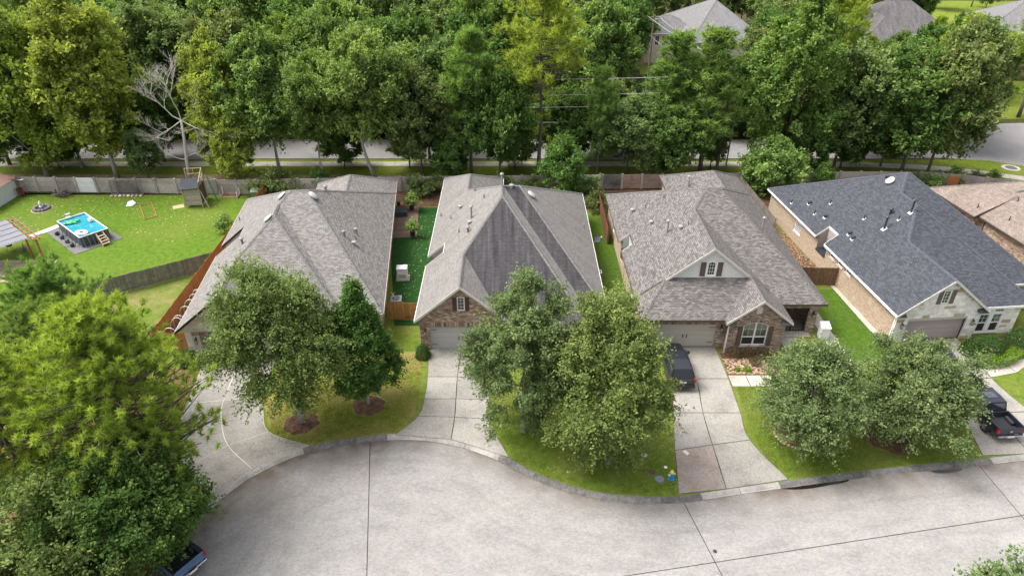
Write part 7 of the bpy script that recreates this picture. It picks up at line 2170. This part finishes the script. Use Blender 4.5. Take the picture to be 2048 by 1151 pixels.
# gravel strip beside the fourth house
gv = MB(); rg = random.Random(31)
sheet('gravel_bed', [(27.3, 55.5), (30.6, 55.5), (29.6, 66), (28.2, 66), (28.0, 78), (27.0, 78)], 0.012, M_MULCH)
for i in range(1400):
    y = rg.uniform(55.6, 72); x = rg.uniform(27.4, 30.9 - (y - 55) * .09)
    s = rg.uniform(.04, .1); a = rg.random() * 6
    gv.add([(x + math.cos(a + k * PI / 2) * s, y + math.sin(a + k * PI / 2) * s * .8, .014) for k in range(4)] + [(x, y, .014 + s * .8)], [(k, (k + 1) % 4, 4) for k in range(4)])
gv.build('gravel', plain('tan_gravel', (.34, .23, .14), .9, var=.5, scale=6, kind='World'))['kind'] = 'stuff'
# orange disc by the wall, drain covers
t = thing('rust_disc', 'round rust-orange disc propped against the concrete wall behind the slate roof', 'disc', (G(1875, 362).x, 77.6, 1.2)); k_ = MB(); k_.lathe([(.75, -.05), (.8, 0), (.75, .05)], 9); b = MB(); b.add([(v[0], v[2], v[1] * .95) for v in k_.v], k_.f); b.build('plate', plain('rust_orange', (.42, .15, .05), .8, var=.2), t); b = MB(); b.bar((0, .1, -1.2), (0, .1, .2), .08); b.build('stake', WOODB, t)
for (u, v, r_, lab) in ((2022, 336, 1.1, 'ring-shaped concrete manhole on the grass point at the side road'),):
    q = G(u, v); t = thing('manhole', lab, 'manhole', (q.x, q.y, .02)); b = MB(); b.lathe([(r_, 0), (r_ * .95, .07), (r_ * .72, .07), (r_ * .68, .02)], 24); b.build('collar', M_WALK, t); b = MB(); b.lathe([(r_ * .66, .02), (r_ * .6, .05)], 20); b.build('cover', M_KERB, t)
q = G(1900, 344); t = thing('storm_inlet', 'concrete storm inlet on the verge right of the slate roof', 'inlet', (q.x, q.y, 0)); b = MB(); b.box(-1.3, 1.3, -.3, .35, .02, .3); b.build('slab', M_WALK, t); b = MB(); b.box(-1.2, 1.0, -.33, -.302, .04, .22); b.build('opening', VTD, t)
# ------------------------------------------------------------------ front lawns: hydrant and covers
q = G(1342, 957); t = thing('fire_hydrant', 'blue fire hydrant with yellow cap at the lawn corner', 'hydrant', q, .3)
BLU = plain('hydrant_blue', (.02, .21, .48), .4, var=.1); YEL = plain('hydrant_yellow', (.62, .52, .05), .4, var=.08)
b = MB(); b.lathe([(.2, 0), (.2, .05), (.13, .06), (.125, .5), (.17, .51), (.17, .56), (.13, .57)], 14); b.build('barrel', BLU, t, smooth=False)
b = MB(); b.lathe([(.145, .57), (.15, .62), (.11, .72), (.05, .76), (.04, .82)], 12); b.build('cap', YEL, t)
for a in (0, PI, -PI / 2):
    b = MB(); d = Vector((math.cos(a), math.sin(a), 0)); b.tube([d * .1 + Vector((0, 0, .42)), d * .24 + Vector((0, 0, .42))], .065 if a != -PI / 2 else .085, 10); b.build('nozzle', PIPW if a != -PI / 2 else BLU, t)
for (u, v, r_, m, lab) in ((1319, 957, .28, plain('blue_grey_lid', (.15, .17, .21), .7, var=.1), 'round blue-grey water lid left of the hydrant'), (1331, 934, .12, PIPW, 'tiny white cap in the grass behind the hydrant'), (1288, 910, .2, PIPG, 'pale valve lid under the edge of the yellow-green tree'), (1304, 943, .2, M_MULCH, 'brown sunken lid left of the hydrant')):
    q = G(u, v); t = thing('valve_lid', lab, 'utility lid', q); b = MB(); b.lathe([(r_, 0), (r_, .035), (r_ * .8, .045)], 16); b.build('lid', m, t); b = MB(); b.lathe([(r_ * 1.2, 0), (r_ * 1.15, .02)], 16); b.build('collar', M_KERB, t)
q = G(1372, 905); t = thing('paper_scrap', 'scrap of pinkish paper on the worn driveway slab', 'litter', (q.x, q.y, .025), .6); b = MB(); b.add([(-.14, -.2, 0), (.14, -.2, .02), (.15, .2, .01), (-.12, .22, .03)], [(0, 1, 2, 3)]); b.build('sheet', plain('pink_paper', (.6, .45, .42), .8), t)
q = G(1430, 1099); t = thing('pebble', 'small dark clod at the joint crossing on the street', 'clod', (q.x, q.y, -.13)); b = MB(); b.lathe([(.06, 0), (.12, .05), (.06, .1)], 8); b.build('clod', VTD, t)
# ------------------------------------------------------------------ poles and wires
POLE = plain('pole_wood', (.16, .12, .09), .9, var=.25, scale=3)
p1 = thing('utility_pole', 'wooden utility pole with bracket arms by the back road', 'utility pole', (26.6, 83.6, 0))
b = MB(); b.tube([(0, 0, 0), (.05, 0, 13.9)], [.2, .13], 10); b.build('pole', POLE, p1)
for z in (12.4, 10.5, 9.0, 7.1):
    b = MB(); b.bar((.05, 0, z - .3), (-1.3 if z < 10 else -.9, 0, z), .08); b.build('arm', GAL, p1); b = MB(); b.lathe([(.05, 0), (.08, .08), (.04, .16)], 8, (-1.25 if z < 10 else -.85, 0, z)); b.build('insulator', PIPW, p1)
p1b = thing('support_pole', 'thin pole standing just right of the utility pole', 'utility pole', (28.1, 84.6, 0)); b = MB(); b.tube([(0, 0, 0), (0, 0, 9.4)], [.1, .07], 8); b.build('pole', GAL, p1b)
b = MB(); b.tube([(0, 0, 9.2), (-.5, 0, 9.5)], .04, 6); b.build('lamp_arm', GAL, p1b)
p2 = thing('utility_pole', 'far utility pole beside the two storey house', 'utility pole', (23.4, 119, 0)); b = MB(); b.tube([(0, 0, 0), (0, 0, 13)], [.2, .14], 8); b.build('pole', POLE, p2); b = MB(); b.bar((-1, 0, 12.6), (1, 0, 12.6), .12); b.build('arm', POLE, p2)
WIR = plain('wire_aluminium', (.34, .33, .32), .5, var=.05)
def sag(a, e, s, n_=16): a = Vector(a); e = Vector(e); return [a + (e - a) * (i / n_) - Vector((0, 0, s * 4 * (i / n_) * (1 - i / n_))) for i in range(n_ + 1)]
for z, lab in ((12.4, 'top of the four power lines'), (10.5, 'second of the four power lines from the top'), (9.0, 'third of the four power lines from the top'), (7.1, 'lowest of the four power lines')):
    t = thing('power_line', lab + ', strung left from the utility pole', 'power line', (0, 0, 0)); x0 = 26.6 - (1.25 if z < 10 else .85)
    t.location = (x0, 83.6, z); b = MB(); b.tube(sag((0, 0, 0), (-44, -.6, -.25), .35), .035, 5); b.build('wire', WIR, t)
for i, (z, x) in enumerate(((12.7, -.9), (12.7, .9), (9.5, 0))):
    t = thing('power_line', ('left', 'right', 'lower')[i] + ' wire running from the near utility pole to the far one', 'power line', (26.6, 83.6, (13.6, 13.2, 10.5)[i])); b = MB(); b.tube(sag((0, 0, 0), (23.4 + x - 26.6, 119 - 83.6, z - (13.6, 13.2, 10.5)[i]), .5), .03, 5); b.build('wire', WIR, t)

# ------------------------------------------------------------------ vehicles
CARB = plain('black_car_paint', (.008, .009, .014), .3, var=.02, coat=.55, spec=.4)
CARN = plain('navy_black_paint', (.009, .010, .022), .3, var=.02, coat=.55, spec=.4)
CARL = plain('steel_blue_paint', (.07, .13, .24), .3, var=.03, coat=.4)
TYRE = plain('tyre_rubber', (.015, .015, .015), .85, var=.1)
RIM = plain('alloy', (.35, .35, .36), .3, metal=.8, var=.08)
CHR = plain('chrome', (.55, .55, .56), .15, metal=1.0, var=.03)
REDL = plain('red_lens', (.42, .012, .015), .2, var=.1)
WHL = plain('clear_lens', (.6, .6, .6), .15)
TINT = glass_mat('tinted_glass', (.03, .036, .05), .04)
TINT.node_tree.nodes['Principled BSDF'].inputs['Coat Weight'].default_value = 1.0
PLT = plain('number_plate', (.68, .68, .66), .5, var=.06)
def loft(mb, secs, cap=True):
    n = len(secs[0]); vs = [p for s_ in secs for p in s_]; m = len(secs)
    fs = [(i * n + j, i * n + (j + 1) % n, (i + 1) * n + (j + 1) % n, (i + 1) * n + j) for i in range(m - 1) for j in range(n)]
    if cap: fs += [tuple(range(n - 1, -1, -1)), tuple((m - 1) * n + j for j in range(n))]
    mb.add(vs, fs)
def sec(y, w, zb, zm, zt, wt=None, r=.07):
    """closed ring across the body: tucked sill, bulging flank, shoulder, flat top"""
    wt = wt if wt is not None else w * .93
    h = [(w * .86, zb), (w * .97, zb + .12), (w, (zb + zm) / 2), (w * .985, zm), (wt, zt - r), (wt - r, zt)]
    return [(x, y, z) for x, z in h] + [(-x, y, z) for x, z in h[::-1]]
def wheel(root, x, y, r, wd, m=RIM):
    s = 1 if x > 0 else -1
    k_ = MB(); k_.lathe([(r * .62, -wd / 2), (r * .93, -wd / 2), (r, -wd / 3), (r, wd / 3), (r * .93, wd / 2), (r * .62, wd / 2)], 22)
    b = MB(); b.add([(x + v[2], y + v[0], r + v[1]) for v in k_.v], k_.f); W = b.build('wheel', TYRE, root)
    k_ = MB(); k_.lathe([(r * .64, -.02), (r * .6, .0), (r * .52, -.03), (r * .1, .0)], 22); b = MB(); b.add([(x + s * (wd / 2 + v[2]), y + v[0], r + v[1]) for v in k_.v], k_.f)
    for q in range(5):
        a = q * 2 * PI / 5; b.bar((x + s * (wd / 2 + .005), y, r), (x + s * (wd / 2 + .005), y + r * .56 * math.cos(a), r + r * .56 * math.sin(a)), .03, .1)
    b.build('rim', m, W)
def glassq(root, pts, name, m=TINT):
    b = MB(); b.add(pts, [tuple(range(len(pts)))]); return b.build(name, m, root)
def car_common(root, L, W, paint):
    pass
def suv(label, loc, rz, paint, rails=False, cat='car', L=5.1, W=1.98, H=1.86):
    t = thing('suv', label, cat, loc, rz); hw = W / 2; b = MB()
    # front points to +y; y=0 is the middle
    ys = [(-L / 2, .90, .45, .95, 1.05), (-L / 2 + .12, .97, .32, 1.0, 1.12), (-L / 2 + .9, 1, .3, 1.02, 1.14), (0, 1, .3, 1.0, 1.1), (L / 2 - 1.55, 1, .3, .98, 1.08), (L / 2 - .6, .985, .32, .93, 1.02), (L / 2 - .15, .93, .36, .82, .92), (L / 2, .8, .45, .7, .8)]
    loft(b, [sec(y, hw * k, zb, zm, zt) for y, k, zb, zm, zt in ys]); b.build('body', paint, t, smooth=False, bevel=.0)
    b = MB(); y0, y1, y2, y3 = -L / 2 + .1, -L / 2 + .42, L / 2 - 2.3, L / 2 - 1.5
    wb, wt = hw * .93, hw * .74
    ring = lambda y, w_, z, zt: [(w_, y, z), (w_ * .98, y, zt - .06), (w_ * .9, y, zt), (-w_ * .9, y, zt), (-w_ * .98, y, zt - .06), (-w_, y, z)]
    loft(b, [ring(y0, wb, 1.1, 1.14), ring(y1, wt * 1.02, 1.1, H - .02), ring((y1 + y2) / 2, wt * 1.04, 1.1, H + .02), ring(y2, wt * 1.0, 1.1, H - .04), ring(y3, wb, 1.05, 1.12)])
    b.build('cabin', paint, t)
    glassq(t, [(-wb * .8, y0 + .03, 1.2), (wb * .8, y0 + .03, 1.2), (wt * .84, y1 - .035, H - .12), (-wt * .84, y1 - .035, H - .12)], 'rear_window')
    glassq(t, [(wb * .84, y3 - .04, 1.17), (-wb * .84, y3 - .04, 1.17), (-wt * .84, y2 + .04, H - .07), (wt * .84, y2 + .04, H - .07)], 'windscreen')
    for s in (-1, 1):
        for (a, e) in ((y1 + .1, y1 + 1.0), (y1 + 1.1, y1 + 1.95), (y1 + 2.02, y2 + .15)):
            xx = lambda z: s * (wb + (wt * 1.03 - wb) * (z - 1.1) / (H - 1.1) + .06)
            glassq(t, [(s * (wt * 1.045), a, 1.24), (s * (wt * 1.045), e, 1.24), (s * (wt * 1.03), e - .08, H - .14), (s * (wt * 1.03), a + .05, H - .14)][::s], 'side_window')
        b = MB(); b.tube([(s * hw * .93, y2 + .55, 1.15), (s * (hw + .13), y2 + .5, 1.2)], .05, 6); b.box(s * (hw + .1) - .1, s * (hw + .1) + .1, y2 + .4, y2 + .56, 1.12, 1.32); b.build('mirror', BLK, t)
        b = MB(); b.box(s * hw * .93 - .09, s * hw * .93 + .06, -L / 2 + .005, -L / 2 + .16, .85, 1.16); b.build('tail_light', REDL, t)
        b = MB(); b.box(s * hw * .74 - .16, s * hw * .74 + .12, L / 2 - .24, L / 2 - .04, .68, .85); b.build('headlight', WHL, t)
        wheel(t, s * (hw - .12), -L / 2 + 1.0, .38, .26); wheel(t, s * (hw - .12), L / 2 - .95, .38, .26)
        b = MB(); b.bar((s * wt * .9, y1 + .3, H + .07), (s * wt * .9, y2 - .1, H + .07), .045); [b.bar((s * wt * .9, y, H - .02), (s * wt * .9, y, H + .07), .045) for y in (y1 + .35, 0, y2 - .15)]
        b.build('roof_rail', CHR if rails else BLK, t)
    if rails:
        for y in (y1 + .7, y2 - .6): b = MB(); b.bar((-wt * .9, y, H + .1), (wt * .9, y, H + .1), .06); b.build('crossbar', CHR, t)
        glassq(t, [(-wt * .6, y1 + .9, H + .035), (wt * .6, y1 + .9, H + .035), (wt * .6, y2 - .75, H + .03), (-wt * .6, y2 - .75, H + .03)], 'sunroof')
    b = MB(); b.box(-hw * .95, hw * .95, -L / 2 - .1, -L / 2 + .1, .42, .66); b.build('rear_bumper', BLK, t, bevel=.04); b = MB(); b.box(-hw * .86, hw * .86, L / 2 - .1, L / 2 + .08, .36, .56); b.build('front_bumper', BLK, t, bevel=.04)
    b = MB(); b.box(-.26, .26, -L / 2 - .025, -L / 2 + .01, .8, .94); b.build('number_plate', PLT, t)
    b = MB(); b.box(-hw * .5, hw * .5, L / 2 - .06, L / 2 + .015, .56, .74); b.build('grille', CHR, t)
    return t
def pickup(label, loc, rz, paint, L=5.8, W=2.0, H=1.9):
    t = thing('pickup_truck', label, 'pickup truck', loc, rz); hw = W / 2
    yb0, yb1 = -L / 2, -L / 2 + 1.75           # bed
    b = MB(); yc1 = L / 2
    ys = [(yb1 + .02, 1, .42, 1.05, 1.16), (yb1 + 1.6, 1, .42, 1.05, 1.15), (L / 2 - 1.45, 1, .42, 1.03, 1.14), (L / 2 - .5, .985, .44, 1.0, 1.1), (L / 2 - .1, .94, .46, .95, 1.04), (L / 2, .86, .5, .85, .95)]
    loft(b, [sec(y, hw * k, zb, zm, zt) for y, k, zb, zm, zt in ys]); b.build('body', paint, t)
    b = MB(); wb, wt = hw * .93, hw * .78; y1, y2, y3 = yb1 + .08, L / 2 - 2.25, L / 2 - 1.45
    ring = lambda y, w_, z, zt: [(w_, y, z), (w_ * .99, y, zt - .07), (w_ * .9, y, zt), (-w_ * .9, y, zt), (-w_ * .99, y, zt - .07), (-w_, y, z)]
    loft(b, [ring(y1, wb, 1.12, 1.16), ring(y1 + .16, wt, 1.12, H - .03), ring((y1 + y2) / 2, wt * 1.03, 1.12, H), ring(y2, wt, 1.12, H - .03), ring(y3, wb, 1.08, 1.15)]); b.build('cabin', paint, t)
    glassq(t, [(-wb * .75, y1 - .012 + .02, 1.25), (wb * .75, y1 + .008, 1.25), (wt * .8, y1 + .11, H - .14), (-wt * .8, y1 + .11, H - .14)], 'rear_window')
    glassq(t, [(wb * .84, y3 - .05, 1.2), (-wb * .84, y3 - .05, 1.2), (-wt * .84, y2 + .04, H - .08), (wt * .84, y2 + .04, H - .08)], 'windscreen')
    glassq(t, [(-wt * .5, y1 + .6, H + .012), (wt * .5, y1 + .6, H + .012), (wt * .5, y1 + 1.2, H + .012), (-wt * .5, y1 + 1.2, H + .012)], 'sunroof')
    for s in (-1, 1):
        for (a, e) in ((y1 + .22, y1 + 1.0), (y1 + 1.08, y2 + .2)): glassq(t, [(s * (wt * 1.1), a, 1.27), (s * (wt * 1.1), e, 1.27), (s * (wt * 1.035), e - .1, H - .14), (s * (wt * 1.035), a + .04, H - .14)][::s], 'side_window')
        b = MB(); ss = [(hw * .9, .46), (hw * .98, .58), (hw, .85), (hw * .985, 1.1), (hw * .95, 1.18), (hw * .86, 1.18), (hw * .84, .72), (hw * .8, .5)]
        loft(b, [[(s * x, y, z) for x, z in ss][::1] for y in ((yb0 + .02, yb1) if s < 0 else (yb1, yb0 + .02))]); b.build('bed_side', paint, t)
        b = MB(); b.bar((s * hw * .905, yb0 + .05, 1.195), (s * hw * .905, yb1, 1.195), .1, .03); b.build('rail_cap', BLK, t)
        b = MB(); b.box(s * hw * .93 - .07, s * hw * .93 + .075, yb0 - .01, yb0 + .14, .82, 1.13); b.build('tail_light', REDL, t)
        b = MB(); b.box(s * hw * .78 - .18, s * hw * .78 + .12, L / 2 - .2, L / 2 - .01, .8, .97); b.build('headlight', WHL, t)
        b = MB(); b.tube([(s * hw * .93, y2 + .45, 1.2), (s * (hw + .16), y2 + .4, 1.26)], .05, 6); b.box(s * (hw + .15) - .12, s * (hw + .15) + .12, y2 + .3, y2 + .46, 1.15, 1.42); b.build('mirror', BLK, t)
        wheel(t, s * (hw - .12), yb0 + 1.15, .41, .28); wheel(t, s * (hw - .12), L / 2 - .95, .41, .28)
        b = MB(); b.box(s * hw * .55 - .34, s * hw * .55 + .34, yb0 - .16, yb0 - .02, .52, .66); b.build('bumper_step', CHR, t, bevel=.03)
    b = MB(); b.box(-hw * .86, hw * .86, yb0 + .0, yb0 + .09, .66, 1.2); b.build('tailgate', paint, t, bevel=.03)
    b = MB(); b.box(-hw * .84, hw * .84, yb0 + .08, yb1, .66, .72)
    for i in range(9): b.box(-hw * .8 + i * .19, -hw * .8 + i * .19 + .08, yb0 + .12, yb1 - .04, .72, .735)
    b.box(-hw * .86, hw * .86, yb1 - .05, yb1 + .0, .72, 1.17); b.build('bed_liner', plain('bed_liner_black', (.02, .021, .026), .6, var=.15), t)
    for s in (-1, 1): b = MB(); b.box(s * .72 - .12, s * .72 + .12, yb0 + .75, yb0 + 1.55, .73, .98); b.build('wheel_arch', MATS['bed_liner_black'], t, bevel=.08)
    b = MB(); b.box(-hw * .5, hw * .5, yb0 - .13, yb0 + .01, .46, .62); b.build('rear_bumper', BLK, t, bevel=.03)
    b = MB(); b.box(-.26, .26, yb0 - .16, yb0 - .132, .5, .64); b.build('number_plate', PLT, t); b = MB(); b.box(-.1, .1, yb0 - .012, yb0 - .001, .86, 1.0); b.build('badge', CHR, t)
    b = MB(); b.box(-hw * .85, hw * .85, L / 2 - .06, L / 2 + .1, .5, .68); b.build('front_bumper', CHR, t, bevel=.03); b = MB(); b.box(-hw * .5, hw * .5, L / 2 - .04, L / 2 + .02, .7, .95); b.build('grille', CHR, t)
    return t
suv('black car parked on the driveway of the shake-gabled house, tail to the street', (12.85, 42.45, .02), R(.5), CARB)
pickup('black pickup truck with empty bed on the right-hand driveway', (34.05, 37.5, .02), R(4.5), CARN)
suv('dark car with chrome roof rails before the mauve garage door, mostly under the tree', (33.3, 43.3, .02), R(5), CARN, rails=True, L=4.6)
pickup('blue pickup truck, only its tail showing under the lower left oak', (-20.35, 25.75, -.1), R(57), CARL)
